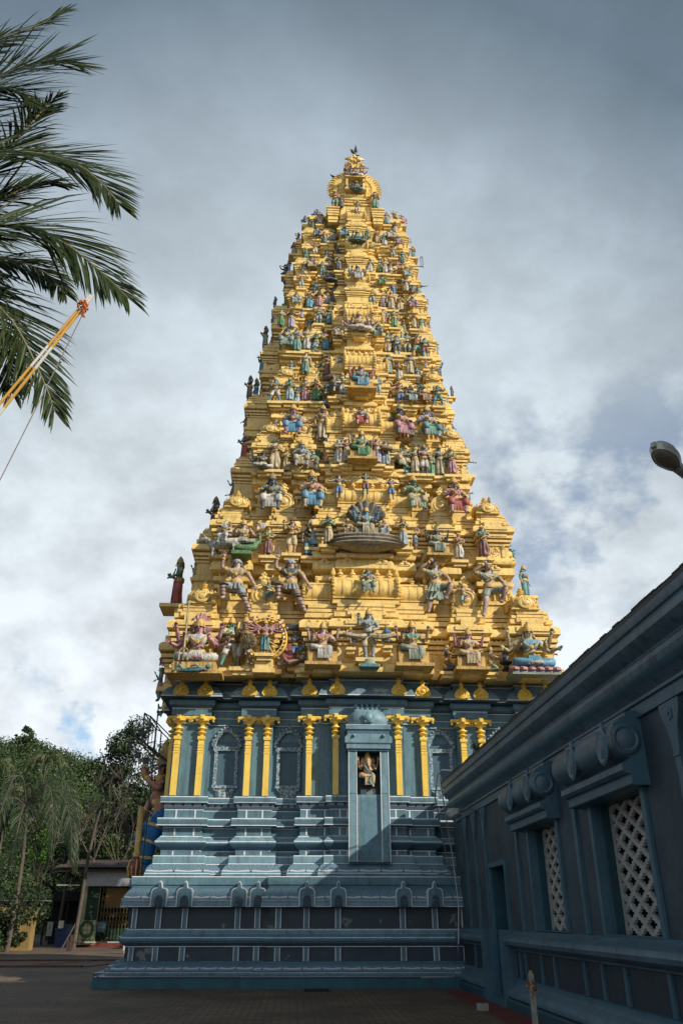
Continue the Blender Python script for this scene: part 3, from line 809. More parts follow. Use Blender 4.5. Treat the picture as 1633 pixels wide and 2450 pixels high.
BASE = dict(pel=(0,0,.50), wai=(0,0,.59), che=(0,-.01,.69), nec=(0,0,.795), hea=(0,-.015,.862), top=(0,-.01,.925),
    shl=(-.118,0,.765), ell=(-.165,.02,.62), hal=(-.165,-.04,.475), shr=(.118,0,.765), elr=(.165,.02,.62), har=(.165,-.04,.475),
    hil=(-.06,0,.46), knl=(-.065,-.02,.26), anl=(-.062,.01,.05), tol=(-.075,-.085,.025),
    hir=(.06,0,.46), knr=(.065,-.02,.26), anr=(.062,.01,.05), tor=(.075,-.085,.025))
def P(shift=0.0, **kw):
    d = dict(BASE)
    if shift:
        for k in ('pel','wai','che','nec','hea','top','shl','ell','hal','shr','elr','har','hil','hir'):
            d[k] = (d[k][0], d[k][1], d[k][2] - shift)
    d.update(kw); return d
CROSS = dict(hil=(-.07,-.01,.11), hir=(.07,-.01,.11), knl=(-.25,-.13,.09), knr=(.25,-.13,.09), anl=(.02,-.21,.06), anr=(-.02,-.19,.04), tol=(.09,-.22,.06), tor=(-.09,-.2,.04))
LAL = dict(hil=(-.07,-.01,.31), hir=(.07,-.01,.31), knl=(-.22,-.17,.33), anl=(.01,-.2,.27), tol=(.07,-.22,.27), knr=(.11,-.21,.30), anr=(.10,-.17,.06), tor=(.11,-.24,.03))
CHAIR = dict(hil=(-.07,-.01,.31), hir=(.07,-.01,.31), knl=(-.12,-.22,.31), anl=(-.11,-.2,.06), tol=(-.13,-.29,.03), knr=(.12,-.22,.31), anr=(.11,-.2,.06), tor=(.13,-.29,.03))
POSES = {
 'stand': P(),
 'namaste': P(ell=(-.165,-.05,.63), hal=(-.012,-.15,.70), elr=(.165,-.05,.63), har=(.012,-.15,.70)),
 'bless': P(ell=(-.19,-.04,.66), hal=(-.19,-.12,.80), elr=(.17,.0,.62), har=(.09,-.12,.56), knl=(-.09,-.04,.26)),
 'hold': P(ell=(-.17,0,.63), hal=(-.04,-.14,.64), elr=(.17,0,.63), har=(.05,-.14,.60), knr=(.085,-.04,.26)),
 'flute': P(ell=(-.18,-.03,.66), hal=(.04,-.14,.775), elr=(.2,-.02,.68), har=(.17,-.11,.79), knr=(-.01,-.08,.26), anr=(-.1,-.06,.05), tor=(-.14,-.12,.02)),
 'cross': P(.36, **CROSS, ell=(-.19,.0,.28), hal=(-.15,-.17,.34), elr=(.19,0,.28), har=(.15,-.17,.33)),
 'lalita': P(.18, **LAL, ell=(-.19,.0,.46), hal=(-.17,-.13,.56), elr=(.19,0,.46), har=(.17,-.15,.45)),
 'chair': P(.18, **CHAIR, ell=(-.18,.0,.45), hal=(-.03,-.14,.52), elr=(.19,-.02,.44), har=(.12,-.2,.37)),
 'warrior': P(.06, hil=(-.065,-.01,.41), knl=(-.17,-.2,.40), anl=(-.15,-.13,.19), tol=(-.17,-.22,.16), hir=(.06,0,.40), knr=(.13,-.1,.22), anr=(.22,-.07,.0), tor=(.25,-.15,-.03),
      ell=(-.22,-.03,.75), hal=(-.195,-.06,.91), elr=(.20,.0,.58), har=(.27,-.06,.43)),
 'salute': P(.06, hil=(-.065,-.01,.41), knl=(-.1,-.09,.2), anl=(-.15,-.07,-.04), tol=(-.17,-.15,-.07), hir=(.065,-.01,.41), knr=(.2,-.21,.40), anr=(.11,-.1,.2), tor=(.13,-.18,.17),
      ell=(-.25,-.03,.73), hal=(-.085,-.1,.855), elr=(.225,-.02,.57), har=(.17,-.2,.455)),
 'dance': P(ell=(-.22,-.01,.75), hal=(-.30,-.05,.87), elr=(.23,-.02,.70), har=(.34,-.06,.69), knr=(.2,-.12,.42), anr=(.06,-.15,.33), tor=(.03,-.21,.29), knl=(-.08,-.06,.25)),
 'kneel': P(.26, hil=(-.06,0,.2), hir=(.06,0,.2), knl=(-.07,-.22,.05), knr=(.07,-.22,.05), anl=(-.06,.06,.04), anr=(.06,.06,.04), tol=(-.06,.14,.02), tor=(.06,.14,.02),
      ell=(-.12,-.16,.40), hal=(-.05,-.33,.37), elr=(.12,-.16,.40), har=(.05,-.33,.37), hea=(0,-.04,.60), top=(0,-.035,.665)),
 'garland': P(ell=(-.24,-.03,.68), hal=(-.36,-.07,.69), elr=(.24,-.03,.68), har=(.36,-.07,.69)),
 'armsup': P(ell=(-.22,0,.83), hal=(-.23,-.04,.98), elr=(.22,0,.83), har=(.23,-.04,.98), knl=(-.08,-.03,.26)),
 'multi': P(ell=(-.19,-.02,.64), hal=(-.17,-.12,.56), elr=(.19,-.02,.64), har=(.17,-.12,.56)),
 'stride': P(knl=(-.12,-.07,.27), anl=(-.17,-.05,.05), tol=(-.2,-.13,.03), knr=(.1,-.02,.27), anr=(.14,.05,.05), ell=(-.18,-.08,.63), hal=(-.12,-.2,.62), elr=(.18,-.02,.62), har=(.24,-.12,.60)),
}
EXTRA_ARMS = {'lalita': [((-.235,.03,.50),(-.255,-.05,.66)), ((.235,.03,.50),(.255,-.05,.66))],
              'cross': [((-.245,.03,.36),(-.27,-.06,.50)), ((.245,.03,.36),(.27,-.06,.50)), ((-.25,.04,.28),(-.33,-.05,.30)), ((.25,.04,.28),(.33,-.05,.30))],
              'multi': [((e*.22*math.cos(R(a)) + e*.1, .03, .74+.2*math.sin(R(a))), (e*.36*math.cos(R(a)) + e*.1, -.03, .76+.33*math.sin(R(a)))) for e in (-1, 1) for a in (-20, 2, 24, 46)]}
RAD = dict(pel=.082, wai=.068, che=.088, nec=.036, hea=.060, top=.046, shl=.046, ell=.033, hal=.023, shr=.046, elr=.033, har=.023,
           hil=.066, knl=.048, anl=.032, tol=.022, hir=.066, knr=.048, anr=.032, tor=.022)
EDG = [('pel','wai'),('wai','che'),('che','nec'),('nec','hea'),('hea','top'),('che','shl'),('shl','ell'),('ell','hal'),('che','shr'),('shr','elr'),('elr','har'),
       ('pel','hil'),('hil','knl'),('knl','anl'),('anl','tol'),('pel','hir'),('hir','knr'),('knr','anr'),('anr','tor')]
def sub_skin(J, keys, rs, name, extra=()):
    idx = {k: i for i, k in enumerate(keys)}
    joints = [(J[k], RAD[k] * rs) for k in keys]
    edges = [(idx[a], idx[b]) for a, b in EDG if a in idx and b in idx]
    return skin(joints, edges, name)
def lerp3(a, b, t): return tuple(a[i] + (b[i]-a[i])*t for i in range(3))

def add_hand(m, wrist, elbow, s, out):
    w = Vector(wrist); d = (w - Vector(elbow)).normalized()
    side = d.cross(Vector((0, -1, 0.2)));
    if side.length < .1: side = d.cross(Vector((1, 0, 0)))
    side.normalize()
    m.ball(w + d*.03*s, (.026*s, .02*s, .032*s), 6, 5)
    for i, L in enumerate((.05, .06, .056, .045)):
        o = side*(.011*s*(i-1.5)*1.25)
        p0 = w + d*.04*s + o
        p1 = p0 + d*L*.55*s; p2 = p1 + (d*.8 + Vector((0, -.5, 0))).normalized()*L*.45*s
        m.tube([p0, p1, p2], [.0085*s, .008*s, .0055*s], 4)
    t0 = w + d*.015*s - side*.022*s*out
    m.tube([t0, t0 + (d - side*out).normalized()*.028*s, t0 + (d*1.4 - side*out*.6).normalized()*.052*s], [.010*s, .009*s, .006*s], 4)

ARCH = {}
def archetype(pose):
    if pose in ARCH: return ARCH[pose]
    J = POSES[pose]; parts = {}
    keys = list(RAD.keys())
    order = ['pel'] + [k for k in keys if k != 'pel']
    b = sub_skin(J, order, 1.0, 'statue_body')
    m = MB(); v, f = me_data(b); m.add(v, f)
    for (e, h, o) in (('ell', 'hal', 1), ('elr', 'har', -1)): add_hand(m, J[h], J[e], 1.0, o)
    for (ea, ha) in EXTRA_ARMS.get(pose, []):
        s0 = J['shl'] if ea[0] < 0 else J['shr']
        m.tube([s0, lerp3(s0, ea, .5), ea, lerp3(ea, ha, .5), ha], [.036, .036, .03, .028, .02], 7)
        add_hand(m, ha, ea, .9, 1 if ea[0] < 0 else -1)
    hx, hy, hz = J['hea']
    m.tube([(hx, hy-.052, hz+.022), (hx, hy-.072, hz-.012), (hx, hy-.056, hz-.018)], [.008, .014, .008], 5)
    for e in (-1, 1): m.ball((hx+e*.060, hy+.01, hz), (.012, .018, .026), 5, 4)
    parts['body'] = m
    g = MB()
    leg_len = .86 if pose in ('stand','hold','cross','lalita','multi','kneel','namaste') else .45 if pose in ('bless','garland','dance','flute','armsup','stride') else .55
    if pose in ('warrior', 'salute'): leg_len = .25
    JJ = dict(J)
    def cut(a, b2, t): return lerp3(J[a], J[b2], t)
    ks = ['pel', 'wai', 'hil', 'hir']
    joints = [(J['pel'], .094), (lerp3(J['pel'], J['wai'], .75), .08), (J['hil'], .082), (J['hir'], .082)]
    edges = [(0, 1), (0, 2), (0, 3)]
    for s_, hi in (('l', 2), ('r', 3)):
        if leg_len > .3:
            joints.append((J['kn'+s_], .064)); edges.append((hi, len(joints)-1)); kk = len(joints)-1
            joints.append((lerp3(J['kn'+s_], J['an'+s_], leg_len if leg_len > .5 else .18), .052 if leg_len > .6 else .066)); edges.append((kk, len(joints)-1))
        else:
            joints.append((lerp3(J['hi'+s_], J['kn'+s_], .75), .070)); edges.append((hi, len(joints)-1))
    sk = skin(joints, edges, 'statue_garment'); v, f = me_data(sk); g.add(v, f)
    if pose in ('stand', 'hold', 'multi', 'namaste'):
        z0 = J['pel'][2]; vs = []; NS = 32
        for (r_, z_, wv) in ((.118, z0-.41, .10), (.112, z0-.32, .09), (.100, z0-.2, .06), (.103, z0-.05, .025), (.084, z0+.07, 0)):
            for q in range(NS):
                a_ = 2*PI*q/NS; rr_ = r_*(1 + wv*math.cos(a_*8)); vs.append((rr_*math.cos(a_)*1.02, -.005 + rr_*math.sin(a_)*.74, z_))
        g.add(vs, [(j*NS+q, j*NS+(q+1) % NS, (j+1)*NS+(q+1) % NS, (j+1)*NS+q) for j in range(4) for q in range(NS)] + [tuple(range(NS))[::-1]])
        g.tube([(0, -.082, z0+.04), (.01, -.088, z0-.15), (.0, -.092, z0-.40)], [.016, .02, .026], 5)
    if pose in ('cross', 'lalita', 'chair'):
        z0 = J['pel'][2]
        zl_ = max(.03, z0-.23)
        for q in range(-3, 4): g.tube([(q*.014, -.085, z0+.04), (q*.020, -.17, z0+.015), (q*.024, -.215, z0-.06), (q*.028, -.215, zl_)], [.012, .016, .017, .013+.006*(q % 2)], 5)
    z0 = J['wai'][2]-.03
    parts['garment'] = g
    w = MB(); w.lathe([(.094, z0-.045), (.098, z0-.03), (.098, z0+.02), (.09, z0+.035)], (J['wai'][0], J['wai'][1], 0), 14, 0, 1.0, .95)
    # necklace and arm bands
    nx, ny, nz = J['che']
    w.tube([(nx+.085*math.cos(a), ny-.075-.02*math.sin(-a), nz+.06+.085*math.sin(a)) for a in [PI + PI*q/8 for q in range(9)]], .013, 5)
    w.ball((nx, ny-.098, nz-.03), (.03, .015, .035), 7, 5)
    for s_ in ('l', 'r'):
        w.ball(lerp3(J['sh'+s_], J['el'+s_], .45), .046, 7, 5); w.ball(lerp3(J['el'+s_], J['ha'+s_], .85), .031, 7, 5)
    parts['ornaments'] = w
    t = MB()
    joints = [(lerp3(J['wai'], J['che'], .2), .079), (J['che'], .099), (J['shl'], .056), (J['shr'], .056), (lerp3(J['shl'], J['ell'], .55), .044), (lerp3(J['shr'], J['elr'], .55), .044), (lerp3(J['che'], J['nec'], .6), .06)]
    sk = skin(joints, [(0,1),(1,2),(1,3),(2,4),(3,5),(1,6)], 'statue_top', 1); v, f = me_data(sk); t.add(v, f)
    parts['bodice'] = t
    h = MB()
    h.ball((hx, hy+.028, hz+.022), (.066, .06, .066), 10, 7)
    for e in (-1, 1):
        h.tube([(hx+e*.05, hy+.04, hz), (hx+e*.075, hy+.05, hz-.07), (hx+e*.09, hy+.045, hz-.14)], [.035, .036, .015], 6)
    parts['hair'] = h
    c = MB(); zc = hz + .035; kz = .72
    c.lathe([(r_, zc + dz_*kz) for r_, dz_ in ((.066, -.005), (.071, .01), (.064, .025), (.068, .04), (.058, .055), (.063, .075), (.050, .095), (.053, .115), (.036, .14), (.038, .155), (.018, .175), (.022, .19), (.004, .215))], (hx, hy+.006, 0), 10)
    for e in (-1, 1): c.ball((hx+e*.066, hy-.005, zc-.06), (.014, .016, .024), 6, 5)
    parts['crown'] = c
    fa = MB()
    for e in (-1, 1):
        fa.ball((hx+e*.024, hy-.054, hz+.012), (.013, .008, .007), 6, 4); fa.ball((hx+e*.025, hy-.053, hz+.031), (.017, .007, .004), 6, 4)
    fa.ball((hx, hy-.055, hz-.033), (.016, .007, .006), 6, 4)
    parts['eyes_and_lips'] = fa
    zs = [p[2] for mb in (parts['body'], parts['garment']) for p in mb.v]
    zmin = min(zs); zcr = max(p[2] for p in c.v); znc = max(max(p[2] for p in h.v), max(p[2] for p in parts['body'].v))
    zcr = max(zcr, znc)
    out = {'h': zcr - zmin, 'hn': znc - zmin, 'head': (hx, hy, hz - zmin), 'J': {k: (p[0], p[1], p[2]-zmin) for k, p in J.items()}}
    for k_, mb in parts.items():
        mb.v = [(p[0], p[1], p[2]-zmin) for p in mb.v]
        out[k_] = mb.mesh('statue_' + k_, [STAT], 60)
    ARCH[pose] = out
    return out

COL = {'p':(.60,.40,.34), 't':(.47,.27,.16), 'b':(.10,.36,.56), 'g':(.10,.33,.25), 'd':(.06,.085,.11), 's':(.33,.42,.47), 'w':(.68,.66,.60), 'y':(.62,.50,.29), 'o':(.27,.15,.09),
       'v':(.56,.24,.30), 'r':(.50,.07,.06), 'u':(.06,.20,.46), 'k':(.07,.29,.34), 'm':(.27,.07,.08), 'e':(.07,.30,.11), 'c':(.62,.25,.07), 'l':(.42,.38,.54), 'n':(.30,.38,.30), 'G':(.74,.45,.09), 'q':(.35,.55,.60)}
CN = {'p':'pink','t':'tan','b':'blue','g':'green','d':'dark','s':'silver grey','w':'white','y':'ivory','o':'brown','v':'rose','r':'red','u':'royal blue','k':'teal','m':'maroon','e':'emerald','c':'orange','l':'lavender','n':'olive','q':'pale blue'}
PN = {'stand':'standing','namaste':'praying','bless':'blessing','hold':'standing','flute':'flute playing','cross':'cross-legged','lalita':'enthroned','chair':'seated','warrior':'lunging','salute':'saluting','dance':'dancing','kneel':'kneeling','garland':'garland bearing','armsup':'arms-raised','multi':'many-armed','stride':'striding'}
def part(me, name, parent, col, loc=(0,0,0)):
    o = bpy.data.objects.new(name, me); C.objects.link(o); o.parent = parent; o.location = loc
    if isinstance(col, str): col = COL[col]
    o.color = (col[0], col[1], col[2], 1); return o
def statue(x, y, z, h, pose, skinc, skirt, top, flags, yaw, label, small):
    a = archetype(pose)
    nc = 'n' in flags
    s = h / (a['hn'] if nc else a['h'])
    root = empty('statue', (x, y, z), yaw)
    root.scale = (-s*1.1 if 'f' in flags else s*1.1, s*1.05, s)
    tag(root, label, 'statue', 'painted statues on the gold tiers')
    part(a['body'], 'body', root, skinc)
    part(a['garment'], 'garment', root, skirt)
    if top != '-': part(a['bodice'], 'upper_garment', root, top)
    part(a['hair'], 'hair', root, (.03, .028, .03) if 'h' not in flags else 'v')
    if not nc: part(a['crown'], 'crown', root, 'G' if skinc != 'd' else (.3, .22, .1))
    if not small:
        part(a['ornaments'], 'ornaments', root, 'G' if skinc != 's' else (.5, .5, .42))
        part(a['eyes_and_lips'], 'eyes_and_lips', root, (.03, .02, .02))
    return root, a, s
def fix(mb, name, root, col): 
    me = mb.mesh(name, [STAT], 45); return part(me, name, root, col)

STATS = [
 (-4.479,27.311,9.278,1.019,'lalita','t','m','v','S',-60,'-',0,2,"maroon-clad enthroned statue, ninth from centre toward the palm, first gold ledge"),
 (-3.112,24.176,8.497,1.595,'cross','v','w','w','-',0,'trident',0,1,"goddess statue holding a trident, cross-legged in white"),
 (-2.134,24.436,8.497,1.713,'stride','g','w','y','-',25,'-',0,1,"white-clad striding statue, seventh from centre toward the palm, first gold ledge"),
 (-1.674,24.306,8.497,1.706,'stride','o','w','o','f',-25,'shield',0,1,"brown striding statue carrying a round shield"),
 (-1.044,23.976,8.873,1.138,'multi','v','k','v','-',0,'wheel',0,1,"many-armed statue standing inside the golden wheel"),
 (-0.097,24.436,8.692,1.177,'dance','b','u','-','-',0,'canopy',0,1,"blue-skinned dancing statue beneath a dark hood"),
 (0.159,24.436,8.497,0.999,'stand','y','e','g','-',10,'-',0,1,"emerald-clad standing statue, third from centre toward the palm, first gold ledge"),
 (0.753,23.896,8.497,1.419,'lalita','p','w','v','-',0,'seat',0,1,"white-clad enthroned statue, second from centre toward the palm, first gold ledge"),
 (2.182,23.736,8.683,1.656,'bless','s','y','s','-',0,'pedestal',0,1,"ivory-clad blessing statue, on the centre line, first gold ledge"),
 (1.605,23.736,9.071,0.621,'chair','t','w','v','-',25,'-',1,1,"white-clad seated statue, first from centre toward the palm, first gold ledge"),
 (2.735,23.736,9.144,0.651,'chair','b','w','b','-',-20,'-',1,1,"white-clad seated statue, first from centre toward the hall, first gold ledge"),
 (3.546,23.896,8.497,1.510,'lalita','t','n','g','-',0,'seat',0,1,"olive-clad enthroned statue, second from centre toward the hall, first gold ledge"),
 (4.678,24.306,8.497,0.918,'kneel','o','d','d','fh',75,'lingam',0,1,"dark-clad kneeling statue, third from centre toward the hall, first gold ledge"),
 (5.384,24.176,8.497,1.390,'lalita','v','y','y','-',0,'seat',0,1,"ivory-clad enthroned statue, fourth from centre toward the hall, first gold ledge"),
 (6.066,24.306,8.497,0.839,'kneel','y','n','y','-',75,'lingam',0,1,"olive-clad kneeling statue, fifth from centre toward the hall, first gold ledge"),
 (7.334,24.176,8.497,1.624,'cross','y','b','b','-',0,'cushion',0,1,"blue-clad cross-legged statue, sixth from centre toward the hall, first gold ledge"),
 (9.045,27.311,9.402,1.174,'bless','t','y','t','S',55,'-',0,2,"ivory-clad blessing statue, seventh from centre toward the hall, first gold ledge"),
 (-4.399,27.311,11.497,2.025,'hold','g','r','g','S',-75,'-',0,2,"red-clad standing statue, fourth from centre toward the palm, first gold parapet"),
 (-2.085,24.476,10.267,2.172,'warrior','p','s','y','n',-4,'cap',0,0,"grey-clad lunging statue, third from centre toward the palm, first gold parapet"),
 (-1.019,24.476,10.731,0.788,'dance','k','k','-','-',0,'-',0,0,"teal-clad dancing statue, second from centre toward the palm, first gold parapet"),
 (-0.314,24.476,10.288,2.181,'warrior','p','o','d','n',-4,'cap',0,0,"brown-clad lunging statue, first from centre toward the palm, first gold parapet"),
 (2.201,24.036,10.834,0.964,'chair','n','n','s','n',0,'-',0,0,"olive-clad seated statue, on the centre line, first gold parapet"),
 (4.489,24.476,10.369,1.992,'salute','p','n','n','n',6,'kilt',0,0,"olive-clad saluting statue, first from centre toward the hall, first gold parapet"),
 (5.409,24.476,10.719,0.828,'dance','p','q','-','-',0,'-',0,0,"pale-blue-clad dancing statue, second from centre toward the hall, first gold parapet"),
 (6.300,24.476,10.261,2.053,'salute','p','n','n','n',6,'moustache',0,0,"olive-clad saluting statue, third from centre toward the hall, first gold parapet"),
 (8.374,27.311,12.135,1.348,'stand','b','k','b','S',40,'-',0,2,"teal-clad standing statue, fourth from centre toward the hall, first gold parapet"),
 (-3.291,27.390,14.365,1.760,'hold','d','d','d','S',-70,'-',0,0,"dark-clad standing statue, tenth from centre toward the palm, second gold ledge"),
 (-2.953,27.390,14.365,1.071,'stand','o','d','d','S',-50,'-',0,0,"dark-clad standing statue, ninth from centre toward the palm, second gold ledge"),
 (-2.572,24.636,12.809,0.944,'chair','w','w','y','-',-20,'bull',0,1,"white-clad seated statue, eighth from centre toward the palm, second gold ledge"),
 (-1.966,24.636,12.762,1.039,'cross','p','n','y','-',0,'peacock',0,1,"olive-clad cross-legged statue, seventh from centre toward the palm, second gold ledge"),
 (-1.117,24.848,12.533,1.166,'hold','y','m','g','-',6,'-',0,1,"maroon-clad standing statue, sixth from centre toward the palm, second gold ledge"),
 (-0.312,24.636,12.533,1.261,'bless','t','y','o','n',0,'-',0,1,"ivory-clad blessing statue, fifth from centre toward the palm, second gold ledge"),
 (0.242,24.848,12.533,1.236,'stand','d','k','d','-',20,'-',0,1,"teal-clad standing statue, fourth from centre toward the palm, second gold ledge"),
 (0.465,24.848,12.858,1.281,'stand','y','q','w','n',35,'-',0,1,"pale-blue-clad standing statue, third from centre toward the palm, second gold ledge"),
 (0.920,24.395,12.772,1.215,'namaste','g','y','g','-',0,'-',0,1,"ivory-clad praying statue, second from centre toward the palm, second gold ledge"),
 (1.561,24.261,13.006,0.756,'chair','p','o','y','-',0,'-',0,1,"brown-clad seated statue, first from centre toward the palm, second gold ledge"),
 (2.197,24.261,12.976,1.239,'lalita','b','y','b','-',0,'snake',0,1,"blue-skinned statue enthroned under the grey snake hood"),
 (2.807,24.261,13.039,0.743,'chair','p','s','y','-',0,'-',1,1,"grey-clad seated statue, first from centre toward the hall, second gold ledge"),
 (3.467,24.395,12.760,1.205,'namaste','y','s','-','-',0,'-',0,1,"grey-clad praying statue, second from centre toward the hall, second gold ledge"),
 (3.889,24.848,12.850,1.157,'bless','p','s','v','-',-20,'-',0,1,"grey-clad blessing statue, third from centre toward the hall, second gold ledge"),
 (4.663,24.636,12.533,1.173,'lalita','d','n','n','-',0,'seat',0,1,"olive-clad enthroned statue, fourth from centre toward the hall, second gold ledge"),
 (5.449,24.848,12.533,1.116,'hold','t','w','v','-',0,'-',0,1,"white-clad standing statue, fifth from centre toward the hall, second gold ledge"),
 (6.261,24.636,12.533,1.210,'hold','y','m','k','n',-5,'-',0,1,"maroon-clad standing statue, sixth from centre toward the hall, second gold ledge"),
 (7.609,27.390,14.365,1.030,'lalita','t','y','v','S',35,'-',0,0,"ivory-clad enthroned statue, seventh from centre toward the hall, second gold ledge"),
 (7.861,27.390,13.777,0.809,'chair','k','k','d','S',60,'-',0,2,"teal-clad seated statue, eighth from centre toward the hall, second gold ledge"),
 (-2.297,27.390,16.288,0.782,'stand','k','d','d','S',-40,'-',0,2,"dark-clad standing statue, fourth from centre toward the palm, second gold parapet"),
 (-1.080,24.881,14.047,1.775,'chair','d','w','k','-',0,'beard',0,0,"white-clad seated statue, third from centre toward the palm, second gold parapet"),
 (0.330,24.881,14.152,1.820,'chair','y','b','v','-',5,'beard',0,0,"blue-clad seated statue, second from centre toward the palm, second gold parapet"),
 (1.274,24.493,14.620,0.938,'garland','y','u','u','n',0,'garland',0,0,"royal-blue-clad arms-spread statue, first from centre toward the palm, second gold parapet"),
 (2.213,24.493,14.813,0.894,'garland','g','m','m','n',0,'garland',0,0,"maroon-clad arms-spread statue, on the centre line, second gold parapet"),
 (3.120,24.493,14.625,0.890,'garland','y','u','u','n',0,'-',0,0,"royal-blue-clad arms-spread statue, first from centre toward the hall, second gold parapet"),
 (3.952,24.881,14.254,1.629,'chair','g','y','g','-',12,'beard',0,0,"ivory-clad seated statue, second from centre toward the hall, second gold parapet"),
 (5.429,24.881,14.098,1.764,'chair','p','r','v','-',6,'beard',0,0,"red-clad seated statue, third from centre toward the hall, second gold parapet"),
 (7.349,27.390,15.688,0.743,'stand','o','d','d','S',50,'-',1,2,"dark-clad standing statue, fourth from centre toward the hall, second gold parapet"),
 (-2.324,27.452,17.704,1.566,'hold','u','r','k','S',-70,'-',0,0,"red-clad standing statue, tenth from centre toward the palm, third gold ledge"),
 (-2.471,27.452,17.007,0.569,'kneel','o','d','d','S',-60,'-',1,2,"dark-clad kneeling statue, eleventh from centre toward the palm, third gold ledge"),
 (-1.963,27.452,17.704,0.963,'stand','y','n','w','S',-30,'-',0,0,"olive-clad standing statue, ninth from centre toward the palm, third gold ledge"),
 (-1.458,25.029,15.978,0.771,'cross','d','w','d','n',10,'-',0,1,"white-clad cross-legged statue, eighth from centre toward the palm, third gold ledge"),
 (-1.037,25.029,15.978,1.344,'hold','y','y','-','n',20,'-',0,1,"ivory-clad standing statue, seventh from centre toward the palm, third gold ledge"),
 (-0.604,25.181,15.978,1.099,'hold','y','y','y','-',0,'-',0,1,"ivory-clad standing statue, sixth from centre toward the palm, third gold ledge"),
 (-0.059,25.029,15.978,1.347,'chair','s','y','s','-',0,'-',0,1,"ivory-clad seated statue, fifth from centre toward the palm, third gold ledge"),
 (0.320,25.181,15.978,1.102,'chair','g','o','g','-',0,'fan',0,1,"brown-clad seated statue, fourth from centre toward the palm, third gold ledge"),
 (0.895,25.181,16.342,1.189,'hold','b','c','-','n',45,'-',0,1,"orange-clad standing statue, third from centre toward the palm, third gold ledge"),
 (1.290,24.835,16.152,1.138,'hold','w','w','w','n',-30,'-',0,1,"white-clad standing statue, second from centre toward the palm, third gold ledge"),
 (1.571,24.732,16.171,1.064,'stand','p','y','v','n',0,'-',0,1,"ivory-clad standing statue, first from centre toward the palm, third gold ledge"),
 (2.116,24.732,16.241,1.395,'lalita','y','e','g','-',0,'seat',0,1,"emerald-clad enthroned statue, on the centre line, third gold ledge"),
 (2.675,24.732,16.172,1.103,'stand','p','l','v','n',0,'-',0,1,"lavender-clad standing statue, first from centre toward the hall, third gold ledge"),
 (2.989,24.835,16.155,1.105,'hold','p','s','k','n',10,'drum',0,1,"grey-clad standing statue, second from centre toward the hall, third gold ledge"),
 (3.443,25.181,16.230,1.117,'chair','n','y','n','n',40,'-',0,1,"ivory-clad seated statue, third from centre toward the hall, third gold ledge"),
 (3.802,25.181,15.978,1.363,'hold','y','k','q','-',30,'-',0,1,"teal-clad standing statue, fourth from centre toward the hall, third gold ledge"),
 (4.101,25.029,15.978,1.247,'stand','y','y','q','-',0,'-',0,1,"ivory-clad standing statue, fifth from centre toward the hall, third gold ledge"),
 (4.438,25.029,15.978,1.320,'bless','d','w','v','-',15,'-',0,1,"white-clad blessing statue, sixth from centre toward the hall, third gold ledge"),
 (4.712,25.181,15.978,1.110,'stand','y','e','g','-',0,'-',0,1,"emerald-clad standing statue, seventh from centre toward the hall, third gold ledge"),
 (5.064,25.181,15.978,1.439,'stand','k','y','s','-',0,'-',0,1,"ivory-clad standing statue, eighth from centre toward the hall, third gold ledge"),
 (5.462,25.029,15.978,1.248,'hold','y','v','g','-',5,'-',0,1,"rose-clad standing statue, ninth from centre toward the hall, third gold ledge"),
 (6.466,27.452,18.222,0.961,'stand','b','k','b','S',30,'-',0,2,"teal-clad standing statue, eleventh from centre toward the hall, third gold ledge"),
 (6.448,27.452,17.231,1.411,'garland','s','e','s','S',35,'-',0,2,"emerald-clad arms-spread statue, tenth from centre toward the hall, third gold ledge"),
 (-1.441,27.452,19.403,0.857,'stand','b','k','k','S',-40,'-',0,2,"teal-clad standing statue, sixth from centre toward the palm, third gold parapet"),
 (-0.417,25.207,17.355,1.682,'chair','v','b','k','-',0,'-',0,0,"blue-clad seated statue, fourth from centre toward the palm, third gold parapet"),
 (0.701,25.207,17.357,1.685,'stand','o','y','-','-',8,'beard',0,0,"ivory-clad standing statue, second from centre toward the palm, third gold parapet"),
 (2.130,24.882,17.769,1.010,'chair','p','r','b','n',0,'-',0,0,"red-clad seated statue, on the centre line, third gold parapet"),
 (3.610,25.207,17.422,1.775,'chair','d','v','v','-',15,'-',0,0,"rose-clad seated statue, second from centre toward the hall, third gold parapet"),
 (4.665,25.207,17.422,1.739,'chair','l','g','l','-',15,'-',0,0,"green-clad seated statue, fourth from centre toward the hall, third gold parapet"),
 (5.927,27.452,19.467,0.911,'stand','w','w','w','nS',30,'-',0,2,"white-clad standing statue, sixth from centre toward the hall, third gold parapet"),
 (-2.289,27.570,20.787,1.274,'hold','d','o','n','S',-70,'-',0,0,"brown-clad standing statue, eleventh from centre toward the palm, fourth gold ledge"),
 (-2.030,27.570,20.787,1.145,'stand','k','u','d','S',-60,'-',0,0,"royal-blue-clad standing statue, tenth from centre toward the palm, fourth gold ledge"),
 (-1.613,27.570,20.787,0.973,'stride','d','u','d','S',-30,'-',0,0,"royal-blue-clad striding statue, ninth from centre toward the palm, fourth gold ledge"),
 (-1.136,25.654,19.398,1.192,'stride','b','w','y','-',-15,'-',0,1,"white-clad striding statue, eighth from centre toward the palm, fourth gold ledge"),
 (-0.587,25.654,19.420,1.193,'hold','g','q','g','-',0,'-',0,1,"pale-blue-clad standing statue, seventh from centre toward the palm, fourth gold ledge"),
 (0.012,25.781,19.511,1.201,'hold','p','v','g','-',0,'-',0,1,"rose-clad standing statue, fifth from centre toward the palm, fourth gold ledge"),
 (0.434,25.654,19.440,1.196,'namaste','t','e','t','-',0,'-',0,1,"emerald-clad praying statue, fourth from centre toward the palm, fourth gold ledge"),
 (1.119,25.374,19.525,1.033,'chair','y','d','k','n',-30,'drum',0,1,"dark-clad seated statue, second from centre toward the palm, fourth gold ledge"),
